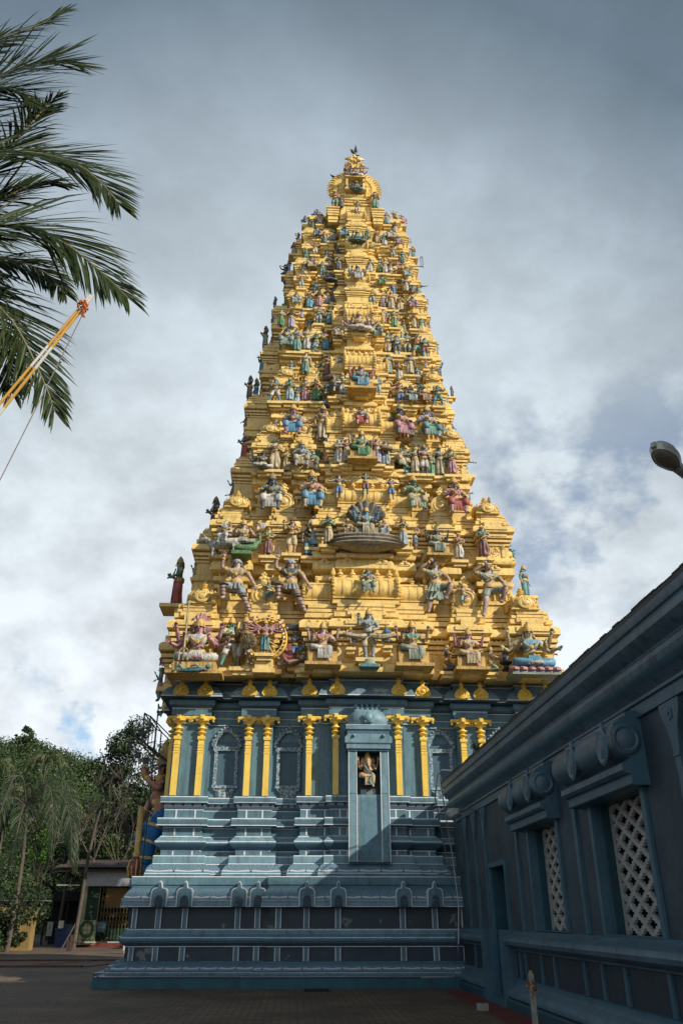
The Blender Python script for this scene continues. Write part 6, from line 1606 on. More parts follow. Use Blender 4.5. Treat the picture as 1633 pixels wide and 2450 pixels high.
for (a, b) in ((Y0, 18.3), (20.3, Y1-.1)):
    hall_sweep(dado, a, b, 'dado_moulding', [HB3, HB2, HT, HBD]); hall_sweep(base, a, b, 'base_moulding', [HB3, HB2, HT, HBD])
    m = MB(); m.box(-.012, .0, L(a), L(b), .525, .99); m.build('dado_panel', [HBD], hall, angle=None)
for y in (9.2, 10.3, 10.85, 12.3, 13.2, 14.0, 15.6, 16.4, 17.5, 17.95, 20.7, 21.4, 22.3, 8.0, 6.8):
    m = MB(); m.box(-.05, -.01, L(y)-.055, L(y)+.055, .525, .99); m.build('dado_strip', [HB2], hall, angle=None)
# door opening: jambs, stepped teal reveal
m = MB()
d0, d1 = doors[0][0], doors[0][1]
for (y, s_) in ((d0, -1), (d1, 1)):
    m.box(-.06, .5, L(y)-.05, L(y)+.05, 0.12, 2.70)
m.box(-.06, .5, L(d0)+.05, L(d1)-.05, 2.62, 2.72)
for (ya, yb) in ((18.30, 18.50), (20.10, 20.30)): m.box(-.30, .0, L(ya), L(yb), .0, 1.37)
m.box(-.32, .6, L(18.3), L(20.3), 0, .12)
m.build('door_frame', [HB2], hall, angle=None)
m = MB(); m.box(.46, .5, L(d0)+.05, L(d1)-.05, .12, 2.62); m.build('door', [DARKIN], hall, angle=None)
for (y) in (d0+.052, d1-.052):
    m = MB(); m.box(.0, .46, L(y)-.002 if y < 19 else L(y)-.01, L(y)+.01 if y < 19 else L(y)+.002, .125, 2.61)
    m.build('door_reveal', [HT], hall, angle=None)
# pilaster strips with flared bracket heads
for y in (9.55, 13.62, 17.42, 20.35, 21.45, 22.6, 5.6):
    m = MB(); m.box(-.05, .0, L(y)-.075, L(y)+.075, 1.37, 3.35)
    hd = [(-.075, 3.35), (.075, 3.35), (.10, 3.5), (.17, 3.7), (.26, 3.86), (.28, 3.97), (-.28, 3.97), (-.26, 3.86), (-.17, 3.7), (-.10, 3.5)]
    n_ = len(hd); vs = [(-.055, L(y)-a, z) for a, z in hd] + [(0, L(y)-a, z) for a, z in hd]
    m.add(vs, [tuple(range(n_))] + [(k, n_+k, n_+(k+1) % n_, (k+1) % n_) for k in range(n_)])
    for q in range(5): m.ball((-.06, L(y)+.05*math.cos(q*1.26), 3.82+.05*math.sin(q*1.26)), (.012, .035, .035), 6, 4)
    m.box(-.065, 0, L(y)-.082, L(y)+.082, 3.32, 3.36)
    m.build('pilaster', [HB2], hall, angle=30)
WL = paint('lattice_whitewash', (.50, .49, .45), .75, .25, (.2, .18, .14), .6, .1, False, 5)
def window(w, hood):
    y0, y1, z0, z1 = w
    fr = MB(); t = .11
    fr.box(-.045, .12, L(y0)-t, L(y0)+.012, z0+.006, z1+.02); fr.box(-.045, .12, L(y1)-.012, L(y1)+t, z0+.006, z1+.02)
    fr.box(-.043, .12, L(y0)+.012, L(y1)-.012, z0+.005, z0+.02)
    win = fr.build('window', [HB2], hall, angle=None)
    rv = MB(); rv.box(0.12, .42, L(y0)-.01, L(y0)+.008, z0, z1); rv.box(.12, .42, L(y1)-.008, L(y1)+.01, z0, z1); rv.box(.12, .42, L(y0)+.008, L(y1)-.008, z0-.01, z0+.008); rv.box(.005, .42, L(y0)+.008, L(y1)-.008, z1-.008, z1+.01)
    rv.build('reveal', [HT], win, angle=None)
    # pierced lattice: rows of stepped cross holes, every second row shifted by half a hole
    la = MB(); nc = 4; a = (y1-y0-.02)/nc; per = (z1-z0)/6.5; un = per/8
    xa, xb = .25, .30; WD = (0, .20, .46, .70, .46, .20, 0, 0)
    zz_ = z0; ri = 3
    while zz_ < z1 - 1e-4:
        zt_ = min(z1, zz_ + un); segs = []
        for c in range(-1, nc*2+2):
            wd = WD[ri % 8] if c % 2 else WD[(ri+4) % 8]
            if wd:
                cy = y0 + .01 + a*.5*c; jit = rnd.uniform(-.012, .012)*a
                lo_, hi_ = max(cy-wd*a*.5+jit, y0+.012), min(cy+wd*a*.5+jit, y1-.012)
                if hi_ > lo_: segs.append((lo_, hi_))
        segs.sort(); cur = y0+.01
        for (sa, sb_) in segs:
            if sa > cur+.001: la.box(xa, xb, L(cur), L(sa), zz_, zt_)
            cur = max(cur, sb_)
        if cur < y1-.011: la.box(xa, xb, L(cur), L(y1-.01), zz_, zt_)
        zz_ = zt_; ri += 1
    la.build('lattice', [WL], win, angle=None)
    ha, hb, zt, zl = hood
    pr = [(.0,zl-.24,1),(.22,zl-.235,1),(.24,zl-.22,1),(.24,zl-.10,0),(.30,zl-.09,1),(.34,zl-.05,0),(.34,zl+.03,1),(.26,zl+.06,0),(.22,zl+.10,1),(.30,zl+.13,0),(.40,zl+.20,0),(.45,zl+.31,0),(.44,zl+.43,0),(.37,zl+.55,0),(.26,zl+.63,1),(.20,zl+.64,0),(.20,zl+.70,1),(.1,zl+.72,1)]
    ho = hall_sweep(pr, ha, hb, 'window_hood', [HB3, HB2], win)
    for yy in (ha+.13*(hb-ha), ha+.63*(hb-ha)):
        n = MB()
        n.lathe([(.16, -.04), (.19, .0), (.20, .02), (.17, .04), (.13, .025), (.11, .04), (.06, .03), (.001, .045)], (-.425, L(yy), zl+.30), 24, 0, 1, 1.25, axis='x')
        n.tube([(-.42, L(yy)-.03, zl+.52), (-.41, L(yy), zl+.60), (-.36, L(yy)+.06, zl+.65)], [.035, .035, .01], 6)
        n.ball((-.455, L(yy), zl+.25), (.02, .05, .09), 8, 6)
        n.build('hood_medallion', [HB3], ho, angle=40)
    n = MB(); n.lathe([(.20, -.02), (.205, .03), (.16, .06), (.13, .04), (.08, .07), (.001, .08)], (-.25, L(ha), zl+.34), 22, 0, 1, 1, axis='y')
    n.build('end_scroll', [HB3], ho, angle=40)
window(wins[0], (14.45, 17.0, 4.0, 3.37))
window(wins[1], (10.55, 13.2, 4.0, 3.37))
# flood lamp on a short bent arm at the far end
LG = plain('lamp_glass', (.32, .31, .27), .15, .1, 0, 5, 0, .6)
wl = empty('wall_floodlight', (HX-.35, 21.4, 3.9)); tag(wl, 'small grey floodlight on a bent arm under the hall cornice', 'floodlight')
m = MB(); m.tube([(.36, -.9, -.35), (.25, -.8, .05), (.1, -.5, .12), (-.1, -.1, .08)], .015, 5); m.build('arm', [DSTEEL], wl)
m = MB(); m.tube([(-.05, -.2, .1), (-.12, 0, .08), (-.2, .35, .1), (-.22, .5, .12)], [.07, .13, .14, .05], 8); m.build('lamp_housing', [STEEL], wl)
m = MB(); m.ball((-.17, .2, .0), (.1, .22, .06), 9, 6); m.build('lens', [LG], wl)
# conduits running down in the corner
for pts, lab in (([(4.15, 21.9, 5.1), (3.92, 21.95, 5.12), (3.88, 22.4, 5.08), (3.90, 23.2, 4.6), (4.15, 23.6, 3.5), (4.28, 23.8, 2.70), (3.9, 23.5, 2.63)], 'thin grey pipe hooked over the hall roof ending on the tower base ledge'),
                 ([(3.90, 22.2, 5.0), (4.05, 22.6, 4.2), (4.22, 22.72, 3.0), (4.28, 22.62, 1.9), (4.22, 22.66, 1.0), (4.10, 22.62, .36), (4.02, 22.4, .30), (3.2, 22.35, .29)], 'thin grey pipe running from the hall roof down to the teal plinth')):
    m = MB(); m.tube(pts, .018, 6); tag(m.build('pipe', [STEEL], None), lab, 'pipe', 'grey pipes in the corner')
m = MB(); pts = [(3.2, 22.36, .275)] + [(3.2-.4*q, 22.37+.01*(q % 3), .275) for q in range(1, 19)] + [(-4.6, 22.9, .275), (-4.9, 23.6, .27)]
tag(m.build('cable', [plain('black_cable', (.02, .02, .022), .5)], None), 'x', 'cable') if False else None
m.tube([(3.2, 22.44, .28), (1.5, 22.46, .285), (-.4, 22.45, .283), (-.75, 22.60, .283), (-2.5, 22.70, .285), (-4.2, 22.70, .283), (-4.72, 22.75, .29), (-4.8, 23.4, .285)], .016, 5)
tag(m.build('cable', [plain('black_cable', (.03, .03, .032), .5)], None), 'dark cable lying along the top edge of the teal plinth', 'cable')
# weed on the hall roof edge
def leaf_mat(name, col, col2, tr=.15):
    m, nt, bs = new_mat(name)
    n1 = noise(nt, .35, 3); n2 = noise(nt, 6, 3)
    c = mixc(nt, ramp(nt, n2, [(.35, 0), (.65, 1)]), col, col2)
    c = mixc(nt, ramp(nt, n1, [(.35, .0), (.65, .6)]), c, tuple(q*.55 for q in col))
    nt.links.new(c, bs.inputs['Base Color']); bs.inputs['Roughness'].default_value = .5
    bs.inputs['Specular IOR Level'].default_value = .3
    return m
LEAF1 = leaf_mat('broad_leaf', (.035, .075, .018), (.075, .125, .03))
LEAF2 = leaf_mat('forest_leaf', (.030, .058, .017), (.066, .105, .028))
LEAF3 = leaf_mat('bright_leaf', (.05, .13, .015), (.10, .2, .03))
LEAFD = leaf_mat('dark_leaf', (.02, .038, .016), (.04, .065, .022))
PALML = leaf_mat('palm_leaf', (.018, .032, .008), (.052, .074, .018))
BARK = plain('grey_bark', (.095, .08, .065), .85, .35, .5, 7)
def tuft(x, y, z, h, n, name, label, mat):
    m = MB()
    for q in range(n):
        a0 = rnd.uniform(0, 2*PI); l = h*rnd.uniform(.6, 1.1); d = Vector((math.cos(a0)*.5, math.sin(a0)*.5, 1)).normalized()
        p0 = Vector((x, y, z)); p1 = p0 + d*l*.6; p2 = p1 + Vector((math.cos(a0)*.6, math.sin(a0)*.6, .3))*l*.45
        w = Vector((-math.sin(a0), math.cos(a0), 0))*l*.07
        m.face([p0-w*.3, p0+w*.3, p1+w, p1-w]); m.face([p1-w, p1+w, p2])
    tag(m.build(name, [mat], None, angle=None), label, 'plant')
tuft(4.27, 19.2, 5.08, .32, 22, 'weed', 'small green weed growing on the hall roof edge', LEAF1)
tuft(XC-2.35, YF+1.72, 8.1, .35, 16, 'weed', 'small green weed on the blue attic under the reclining statue', LEAF3)
tuft(XC+1.3, YF+1.75, 18.3, .5, 22, 'weed', 'green weed sprouting behind the dark-skinned rose-clad statue', LEAF3)

# unseen tall block, added beyond the hall to shade the courtyard and tower foot
blk2 = empty('shade_block', (16, -7.1, 0)); tag(blk2, 'unseen slate blue block added beyond the hall to shade the courtyard', 'building')
m = MB(); m.box(-4, 9, -22, 14.6, 0, 15.5); m.box(-4.3, 9.3, -22.3, 14.9, 15.5, 15.8); m.build('walls', [HB], blk2, angle=None)
m = MB()
for q in range(10):
    for z in (3, 6.4, 9.8, 12.8): m.box(-4.06, -3.9, -20+3.5*q, -18.6+3.5*q, z, z+1.7)
m.build('windows', [DARKIN], blk2, angle=None)
m = MB(); m.box(-3.9, 8.9, -22, 14.5, 15.8, 18.8); m.build('parapet', [HB3], blk2, angle=None)

# ------------------------------------------------------------------ street lamp rising from behind the hall roof edge
LB = plain('lamp_metal', (.55, .54, .49), .4, .15, 0, 8, .3)
sl = empty('street_lamp', (5.6, 8.2, 5.0)); tag(sl, 'oval street lamp head on a curved arm above the hall roof', 'street lamp')
m = MB(); m.tube([(.3, .9, 0), (.3, .9, 1.0), (.1, .8, 1.45), (-.535, .59, 1.645)], [.05, .045, .035, .03], 8); m.build('arm', [LB], sl)
hd = MB(); hc = Vector((-1.0, .25, 1.80)); ax = Vector((-.75, -.55, .25)).normalized()
def lamp_xf(mb):
    z_ = Vector((0, 0, -1)).normalized(); z_ = (z_ - ax*z_.dot(ax)).normalized(); y_ = z_.cross(ax)
    M = Matrix(((ax.x, y_.x, z_.x, hc.x), (ax.y, y_.y, z_.y, hc.y), (ax.z, y_.z, z_.z, hc.z), (0, 0, 0, 1))); mb.xform(M)
def egg(mb, k, z0, dz, n=26, mat=0):
    out = []
    for q in range(n):
        a0 = 2*PI*q/n; x = math.cos(a0); y = math.sin(a0)
        w = .135*(1 - .28*max(0, -x)**1.2); out.append((.27*x*k, w*y*k*1.12))
    vs = [(x, y, z0) for x, y in out] + [(x*.94, y*.94, z0+dz) for x, y in out]
    mb.add(vs, [tuple(range(n)), tuple(range(2*n-1, n-1, -1))] + [(q, n+q, n+(q+1) % n, (q+1) % n) for q in range(n)], mat)
egg(hd, 1.0, .0, .045); egg(hd, 1.04, -.045, .04)
for (k, z) in ((.97, -.05), (.85, -.09), (.6, -.125)): egg(hd, k, z, -.035)
hd.tube([(-.2, 0, -.02), (-.34, 0, -.01), (-.52, 0, .0), (-.62, .0, .0)], [.085, .065, .045, .035], 10)
hd.box(.24, .30, -.03, .03, -.05, .03)
lamp_xf(hd); hdo = hd.build('lamp_head', [LB], sl, angle=40)
gl_ = MB(); gl_.ball((.02, 0, .035), (.215, .125, .06), 18, 10); lamp_xf(gl_)
gl_.build('lens', [plain('smoky_lens', (.26, .22, .17), .12, .2, 0, 6, 0, .7)], hdo, angle=60)
# ------------------------------------------------------------------ ground
def ground_mat():
    m, nt, bs = new_mat('worn_brick_paving')
    g = nt.nodes.new('ShaderNodeNewGeometry')
    br = nt.nodes.new('ShaderNodeTexBrick'); br.inputs['Scale'].default_value = 1.0
    br.inputs['Brick Width'].default_value = .30; br.inputs['Row Height'].default_value = .15; br.inputs['Mortar Size'].default_value = .014
    br.inputs['Color1'].default_value = (.22, .135, .08, 1); br.inputs['Color2'].default_value = (.13, .09, .06, 1); br.inputs['Mortar'].default_value = (.018, .017, .012, 1)
    nt.links.new(g.outputs['Position'], br.inputs['Vector'])
    a = noise(nt, .45, 5, .6); b = noise(nt, 2.5, 5, .65)
    c = mixc(nt, ramp(nt, a, [(.42, 0), (.62, .8)]), br.outputs['Color'], (.055, .044, .03))
    c = mixc(nt, ramp(nt, b, [(.55, 0), (.75, .5)]), c, (.17, .12, .08))
    nt.links.new(c, bs.inputs['Base Color']); bs.inputs['Roughness'].default_value = .85
    bump(nt, bs, br.outputs['Fac'], .5, .01)
    return m
gm = MB(); gm.face([(-500, -80, 0), (400, -80, 0), (400, 700, 0), (-500, 700, 0)])
tag(gm.build('ground', [ground_mat()], None, angle=None), kind='structure')
RED = plain('red_oxide_floor', (.16, .035, .03), .7, .25, .1, 3)
gm = MB(); gm.face([(3.5, -14, .004), (4.31, -14, .004), (4.31, 22.35, .004), (3.72, 22.35, .004)]); tag(gm.build('red_path', [RED], None, angle=None), kind='structure')
gm = MB()
for (x0, x1, y0, y1) in ((-30, -7.1, 38.0, 38.25), (-30, -7.5, 33.4, 33.7)): gm.box(x0, x1, y0, y1, .0, .06)
for (xa, ya, xb, yb) in ((-7.6, 33.5, -6.2, 38.2), (-10.6, 33.5, -8.2, 38.0)): gm.face([(xa, ya, .03), (xa+.25, ya, .03), (xb+.25, yb, .03), (xb, yb, .03)])
tag(gm.build('kerb', [plain('red_kerb', (.12, .045, .04), .8, .3, .1, 3)], None, angle=None), kind='structure')
st = MB(); st.box(3.62, 3.82, 17.75, 17.92, .004, .12); tag(st.build('concrete_block', [plain('pale_concrete', (.33, .32, .30), .8, .2, .3, 9)], None, angle=None), 'small pale concrete block on the red strip beside the hall', 'block')
st = MB(); st.box(.35, .95, 22.32, 22.5, .004, .06); tag(st.build('floor_drain', [plain('drain_dark', (.02, .018, .016), .8)], None, angle=None), 'dark drain grate at the foot of the teal plinth', 'drain')
# white stake with a garland, near the camera
sk_ = empty('stake', (3.44, 13.0, 0)); tag(sk_, 'slim white wooden stake with a dry orange garland near its top', 'stake')
st = MB(); st.box(-.035, .035, -.025, .025, 0, .88); st.frustum(-.028, .028, -.02, .02, .88, .90, .008); st.build('post', [plain('chipped_white_paint', (.36, .34, .31), .7, .3, .3, 14)], sk_, angle=None)
st = MB()
for q in range(26):
    a0 = rnd.uniform(0, 2*PI); st.ball((.045*math.cos(a0), .04*math.sin(a0), .74+rnd.uniform(-.06, .05)), rnd.uniform(.014, .026), 5, 4)
for q in range(5): st.ball((rnd.uniform(-.03, .03), -.035, .66-.02*q), .012, 5, 4)
st.build('garland', [plain('dry_marigold', (.30, .085, .02), .8, .5, 0, 40)], sk_)
st = MB(); st.ball((.0, -.01, .905), .022, 6, 4); st.ball((-.075, -.01, .73), .014, 5, 4); st.build('flower', [plain('yellow_petals', (.55, .38, .08), .7)], sk_)

# ------------------------------------------------------------------ foliage helpers
def leaf_blob(m, c, r, n, size, rr, squash=.8, shell=.55):
    for q in range(n):
        d = Vector((rr.gauss(0, 1), rr.gauss(0, 1), rr.gauss(0, 1)))
        if d.length < 1e-3: continue
        d.normalize(); t = (shell + (1-shell)*rr.random())*r
        p = Vector(c) + Vector((d.x*t, d.y*t, d.z*t*squash))
        nrm = (d*.6 + Vector((rr.gauss(0, .6), rr.gauss(0, .6), rr.gauss(0, .6)+.3))).normalized()
        a = nrm.cross(Vector((rr.gauss(0, 1), rr.gauss(0, 1), rr.gauss(0, 1)))).normalized(); b = nrm.cross(a)
        s = size*rr.uniform(.6, 1.3)
        m.face([p - a*s, p + b*s*.45, p + a*s, p - b*s*.45])
def limbs(m, p0, d, l, r, depth, rr, spread=.6, tips=None):
    p1 = Vector(p0) + d*l; mid = Vector(p0).lerp(p1, .5) + Vector((rr.gauss(0, .04), rr.gauss(0, .04), 0))*l
    m.tube([p0, mid, p1], [r, r*.85, r*.65], 6 if depth > 1 else 4)
    if depth == 0:
        if tips is not None: tips.append(p1)
        return
    for q in range(rr.choice((2, 3))):
        nd = (d + Vector((rr.gauss(0, spread), rr.gauss(0, spread), rr.gauss(.05, spread*.5)))).normalized()
        limbs(m, p1, nd, l*rr.uniform(.6, .85), r*.6, depth-1, rr, spread, tips)
def tree(x, y, h, cr, label, mat, seed, name='broadleaf_tree', leaf=.22, n=2600, z=0, trunk_r=.25, group='trees behind the tower', crown_low=.35):
    rr = random.Random(seed)
    t = empty(name, (x, y, z)); tag(t, label, 'tree', group)
    m = MB(); tips = []
    m.tube([(0, 0, 0), (rr.gauss(0, .1), rr.gauss(0, .1), h*.25), (rr.gauss(0, .2), rr.gauss(0, .2), h*.45)], [trunk_r, trunk_r*.8, trunk_r*.65], 8)
    for q in range(5):
        d = Vector((rr.gauss(0, .55), rr.gauss(0, .55), .75)).normalized(); limbs(m, (0, 0, h*.42), d, h*.16, trunk_r*.5, 2, rr, .5, tips)
    m.build('trunk', [BARK], t, angle=60)
    m = MB(); k = 26
    for q in range(k):
        a0 = rr.uniform(0, 2*PI); u = rr.random()
        zz = h*(crown_low + (1-crown_low)*u*.92); prof = math.sin(PI*min(1, max(.12, (u*.85+.15))))**.6
        rad = cr*prof*rr.uniform(.35, .95)
        leaf_blob(m, (rad*math.cos(a0), rad*math.sin(a0), zz), cr*rr.uniform(.25, .42), n//k, leaf, rr)
    m.build('crown', [mat], t, angle=None)
    return t

# ------------------------------------------------------------------ wooded hill
def hill_z(x, y):
    # ridge running away behind the left of the tower
    d = max(0.0, (y - 62) / 110.0); d = min(d, 1.0); up_ = d*d*(3-2*d)
    side = 1.0/(1.0 + math.exp((x + 26) / 8.0)) * .55 + .45
    w = 1.0/(1.0 + math.exp((x - 40) / 25.0))
    return (29.0*up_*side*w + 2.2*up_*math.sin(x*.09+1.0) + 1.4*up_*math.sin(y*.13 + x*.05))
m = MB(); nx, ny = 60, 40
vs = [(-160 + 260*i/nx, 60 + 240*j/ny, hill_z(-160 + 260*i/nx, 60 + 240*j/ny) - .3) for j in range(ny+1) for i in range(nx+1)]
m.add(vs, [(j*(nx+1)+i, j*(nx+1)+i+1, (j+1)*(nx+1)+i+1, (j+1)*(nx+1)+i) for j in range(ny) for i in range(nx)])
tag(m.build('hill', [leaf_mat('hill_undergrowth', (.02, .035, .012), (.04, .06, .02))], None, angle=180), kind='structure')
rr = random.Random(5)
m = MB(); cnt = 0
for q in range(1100):
    y = rr.uniform(78, 185); x = rr.uniform(-.46, -.16)*y
    z = hill_z(x, y); r = rr.uniform(1.6, 3.4)*(1 if y > 90 else .8)
    leaf_blob(m, (x, y, z + r*.7), r, 190 if y > 110 else 260, .105*r*(.9 if y > 110 else .6), rr, .85, .45)
tag(m.build('hill_forest', [LEAF2], None, angle=None), 'dense mixed green forest covering the hillside', 'forest', None, 'stuff')

def palm_frond(m, pts, n, ll, droop, rr, w=.035, side=None, lean=.62):
    """rachis through pts; tapering leaflets on both sides, sagging with gravity"""
    P_ = [Vector(p) for p in pts]; seg = [0]
    for i in range(1, len(P_)): seg.append(seg[-1] + (P_[i]-P_[i-1]).length)
    T = seg[-1]
    def at(s):
        s = max(0, min(T, s))
        for i in range(1, len(P_)):
            if s <= seg[i]: 
                t = (s-seg[i-1])/(seg[i]-seg[i-1]); i0, i3 = max(0, i-2), min(len(P_)-1, i+1)
                a, b, c, d = P_[i0], P_[i-1], P_[i], P_[i3]
                return .5*((2*b) + (c-a)*t + (2*a-5*b+4*c-d)*t*t + (3*b-a-3*c+d)*t**3)
        return P_[-1]
    sm = [at(T*q/18) for q in range(19)]
    m.tube(sm, [.035*(1-.85*q/18)+.004 for q in range(19)], 6, 1)
    for q in range(n):
        f = .06 + .93*q/(n-1); p = at(T*f); t = (at(T*f+.05) - at(T*f-.05)).normalized()
        s = side.normalized() if side else t.cross(Vector((0, -1, .55))).normalized()
        s = (s - t*s.dot(t)).normalized()
        L_ = ll*(math.sin(PI*min(1, .18+.76*f))**.7)*(1-.30*f)*rr.uniform(.88, 1.08)
        for e in (-1, 1):
            if rr.random() < .03: continue
            d = (s*e*(.86-.45*f) + t*(lean+.35*f) + Vector((rr.gauss(0, .05), rr.gauss(0, .12), rr.gauss(0, .05)))).normalized()
            g = Vector((0, 0, -1))*droop*rr.uniform(.6, 1.4)
            q0 = p; q1 = q0 + (d + g*.12).normalized()*L_*.4; q2 = q1 + (d + g*.5).normalized()*L_*.35; q3 = q2 + (d + g*1.1).normalized()*L_*.25
            wv = d.cross(Vector((0, -.8, .3)) + Vector((rr.gauss(0, .25), rr.gauss(0, .25), rr.gauss(0, .25)))).normalized()*w*rr.uniform(.7, 1.25)
            m.face([q0-wv*.5, q0+wv*.5, q1+wv, q1-wv]); m.face([q1-wv, q1+wv, q2+wv*.75, q2-wv*.75]); m.face([q2-wv*.75, q2+wv*.75, q3])
RACH = plain('palm_rachis', (.24, .22, .10), .5, .2)
# foreground coconut palm: its trunk stands outside the frame, its fronds hang into it
cp = empty('coconut_palm', (-9.6, 12.6, 0)); tag(cp, 'coconut palm with long drooping fronds hanging in from beside the courtyard', 'palm tree')
hub = Vector((-9.3, 12.8, 16.3))
base0 = Vector((-9.6, 12.6, 0))
m = MB(); m.tube([(0, 0, 0), (.1, 0, 5), (.25, .1, 11), (.3, .2, 16.2)], [.28, .19, .16, .15], 12)
for q in range(50): m.lathe([(.2-.0008*q, .3+q*.31), (.212-.0009*q, .33+q*.31), (.2-.0008*q, .36+q*.31)], (.02+.25*q/50, .1*q/50, 0), 10)
m.build('trunk', [BARK], cp, angle=50)
FR = [([(-9.3,12.8,16.3),(-8.9,12.9,18.4),(-8.3,13,19.45),(-7.66,13,20.02),(-7.22,13,20.34),(-6.76,13,20.64),(-6.26,13,20.7),(-5.87,13,20.62)], 62, 2.35, .05),
 ([(-9.3,12.8,16.3),(-8.6,13.2,16.2),(-7.73,13.4,16.7),(-7.2,13.4,17.94),(-6.86,13.4,18.78),(-6.58,13.4,19.5),(-6.36,13.4,19.88)], 56, 1.15, .5),
 ([(-9.3,12.8,16.3),(-8.5,12.6,16.2),(-7.81,12.4,16.3),(-6.81,12.4,16.60),(-6.29,12.4,16.65),(-5.73,12.4,16.57),(-5.06,12.4,16.3),(-4.48,12.4,15.75),(-4.05,12.4,15.15)], 66, 1.5, .12),
 ([(-9.3,12.8,16.3),(-8.5,12.4,14.6),(-7.2,12,13.75),(-6.2,12,14.02),(-5.7,12,13.99),(-5.35,12,13.88),(-4.76,12,13.52),(-4.15,12,12.97),(-3.64,12,12.46),(-3.45,12,12.24)], 74, 1.65, .35),
 ([(-9.3,12.8,16.3),(-8.6,12.5,14.4),(-7.12,12.2,13.01),(-5.89,12.2,12.06),(-5.38,12.2,11.42),(-4.94,12.2,10.66),(-4.61,12.2,10.02),(-4.47,12.2,9.7)], 66, 1.45, .4),
 ([(-9.3,12.8,16.3),(-8.14,13.6,16.0),(-7.19,13.6,16.46),(-6.73,13.6,16.84),(-6.28,13.6,17.08),(-5.78,13.6,17.05)], 50, 1.25, .3),
 ([(-9.3,12.8,16.3),(-8.5,13.0,15.0),(-7.62,13.2,13.95),(-6.65,13.2,12.82),(-6.18,13.2,12.1),(-5.88,13.2,11.37),(-5.73,13.2,10.78)], 54, 1.3, .5),
 ([(-9.3,12.8,16.3),(-8.7,13.6,15.4),(-7.6,13.9,15.0),(-6.7,13.9,14.9),(-5.9,13.8,14.5),(-5.3,13.7,13.8)], 50, 1.2, .55),
 ([(-9.3,12.8,16.3),(-9.0,13,19.5),(-8.6,13,20.6),(-7.9,13,21.5),(-7.1,13,22.1),(-6.5,13,22.8)], 60, 1.25, .45), ([(-9.3,12.8,16.3),(-8.9,12.6,17.6),(-8.2,12.6,18.6),(-7.5,12.6,19.0),(-6.9,12.6,18.9),(-6.5,12.6,18.5)], 56, 1.05, .5),
 ([(-9.3,12.8,16.3),(-10.5,12,18.5),(-12.2,11.5,19),(-13.8,11,18)], 50, 1.3, .4), ([(-9.3,12.8,16.3),(-10.8,13,16.2),(-12.6,13.6,15),(-13.5,14,13)], 50, 1.3, .4), ([(-9.3,12.8,16.3),(-9,11,17.5),(-8.6,9,17.6),(-8.4,7.4,16)], 50, 1.3, .4), ([(-9.3,12.8,16.3),(-9.6,15,17.6),(-9.8,17.2,17.2),(-10,18.6,15.5)], 50, 1.3, .4)]
rr = random.Random(3)
for (pts, n, ll, dr) in FR:
    m = MB(); palm_frond(m, [Vector(p) - base0 for p in pts], int(n*2.0), ll*1.5, dr, rr, .027, None, .3 if ll > 2 else .6)
    m.f = m.f; m.build('frond', [PALML, RACH], cp, angle=None)
# leaning striped boom with rope, hung with marigolds
BY = plain('yellow_pole_paint', (.55, .30, .05), .5, .15, 0, 5); BW = plain('white_pole_paint', (.60, .58, .52), .5, .15, 0, 5)
bo = empty('boom_mast', (-5.97, 11.0, 6.63)); tag(bo, 'leaning yellow and white ladder boom with orange garlands at its tip', 'boom')
A = Vector((-5.775, 11, 7.06)); Bp = Vector((-3.834, 11, 11.296)); d = (Bp-A).normalized(); pr_ = Vector((d.z, 0, -d.x)); o0 = Vector((-5.97, 11, 6.63))
m = MB(); Lb_ = (Bp-A).length
bands = [(-1.665, -1.2, 0), (-1.2, -1.0, 1), (-1.0, -.55, 0), (-.55, -.4, 1), (-.4, -.1, 0), (-.1, 0, 1), (0, .33, 0), (.33, .45, 1), (.45, .64, 0), (.64, .745, 1), (.745, .93, 0), (.93, 1.02, 1)]
for e, r in ((-1, .026), (1, .028)):
    for (a, b, mt) in bands:
        gap = lambda f: .022 + .062*min(1.6, 1-f)
        m.tube([A + d*Lb_*a + pr_*e*gap(a) - o0, A + d*Lb_*b + pr_*e*gap(b) - o0], r, 8, mt)
for q in range(-19, 12):
    f = q/12; g_ = .07*min(1.6, 1.1-f); m.tube([A + d*Lb_*f + pr_*g_ - o0, A + d*Lb_*f - pr_*g_ - o0], .011, 5, 0)
m.build('ladder_rails', [BY, BW], bo, angle=50)
m = MB()
for q in range(34): m.ball(Bp - d*rr.uniform(.10, .26) + pr_*rr.uniform(-.07, .09) + Vector((0, rr.uniform(-.07, .07), rr.uniform(-.05, .02))) - o0, rr.uniform(.02, .035), 5, 4)
for q in range(12): m.ball(Bp - d*.2 + Vector((.06+rr.uniform(-.03, .03), -.05, -.06-.018*q)) - o0, .024, 5, 4)
m.build('marigold_garland', [plain('marigold', (.50, .12, .02), .8, .6, 0, 20)], bo)
m = MB(); w0, w1 = Vector((-3.85, 10.95, 10.99)), Vector((-6.567, 10.95, 0.0))
m.tube([w0.lerp(w1, q/16) + Vector((.05*math.sin(PI*q/16), 0, -.05*math.sin(PI*q/16))) - o0 for q in range(17)], .009, 5)
for f in (.1, .32, .49): m.ball(w0.lerp(w1, f) + Vector((.04, 0, -.03)) - o0, .022, 6, 4)
m.build('rope', [plain('rope_grey', (.2, .17, .16), .8)], bo)

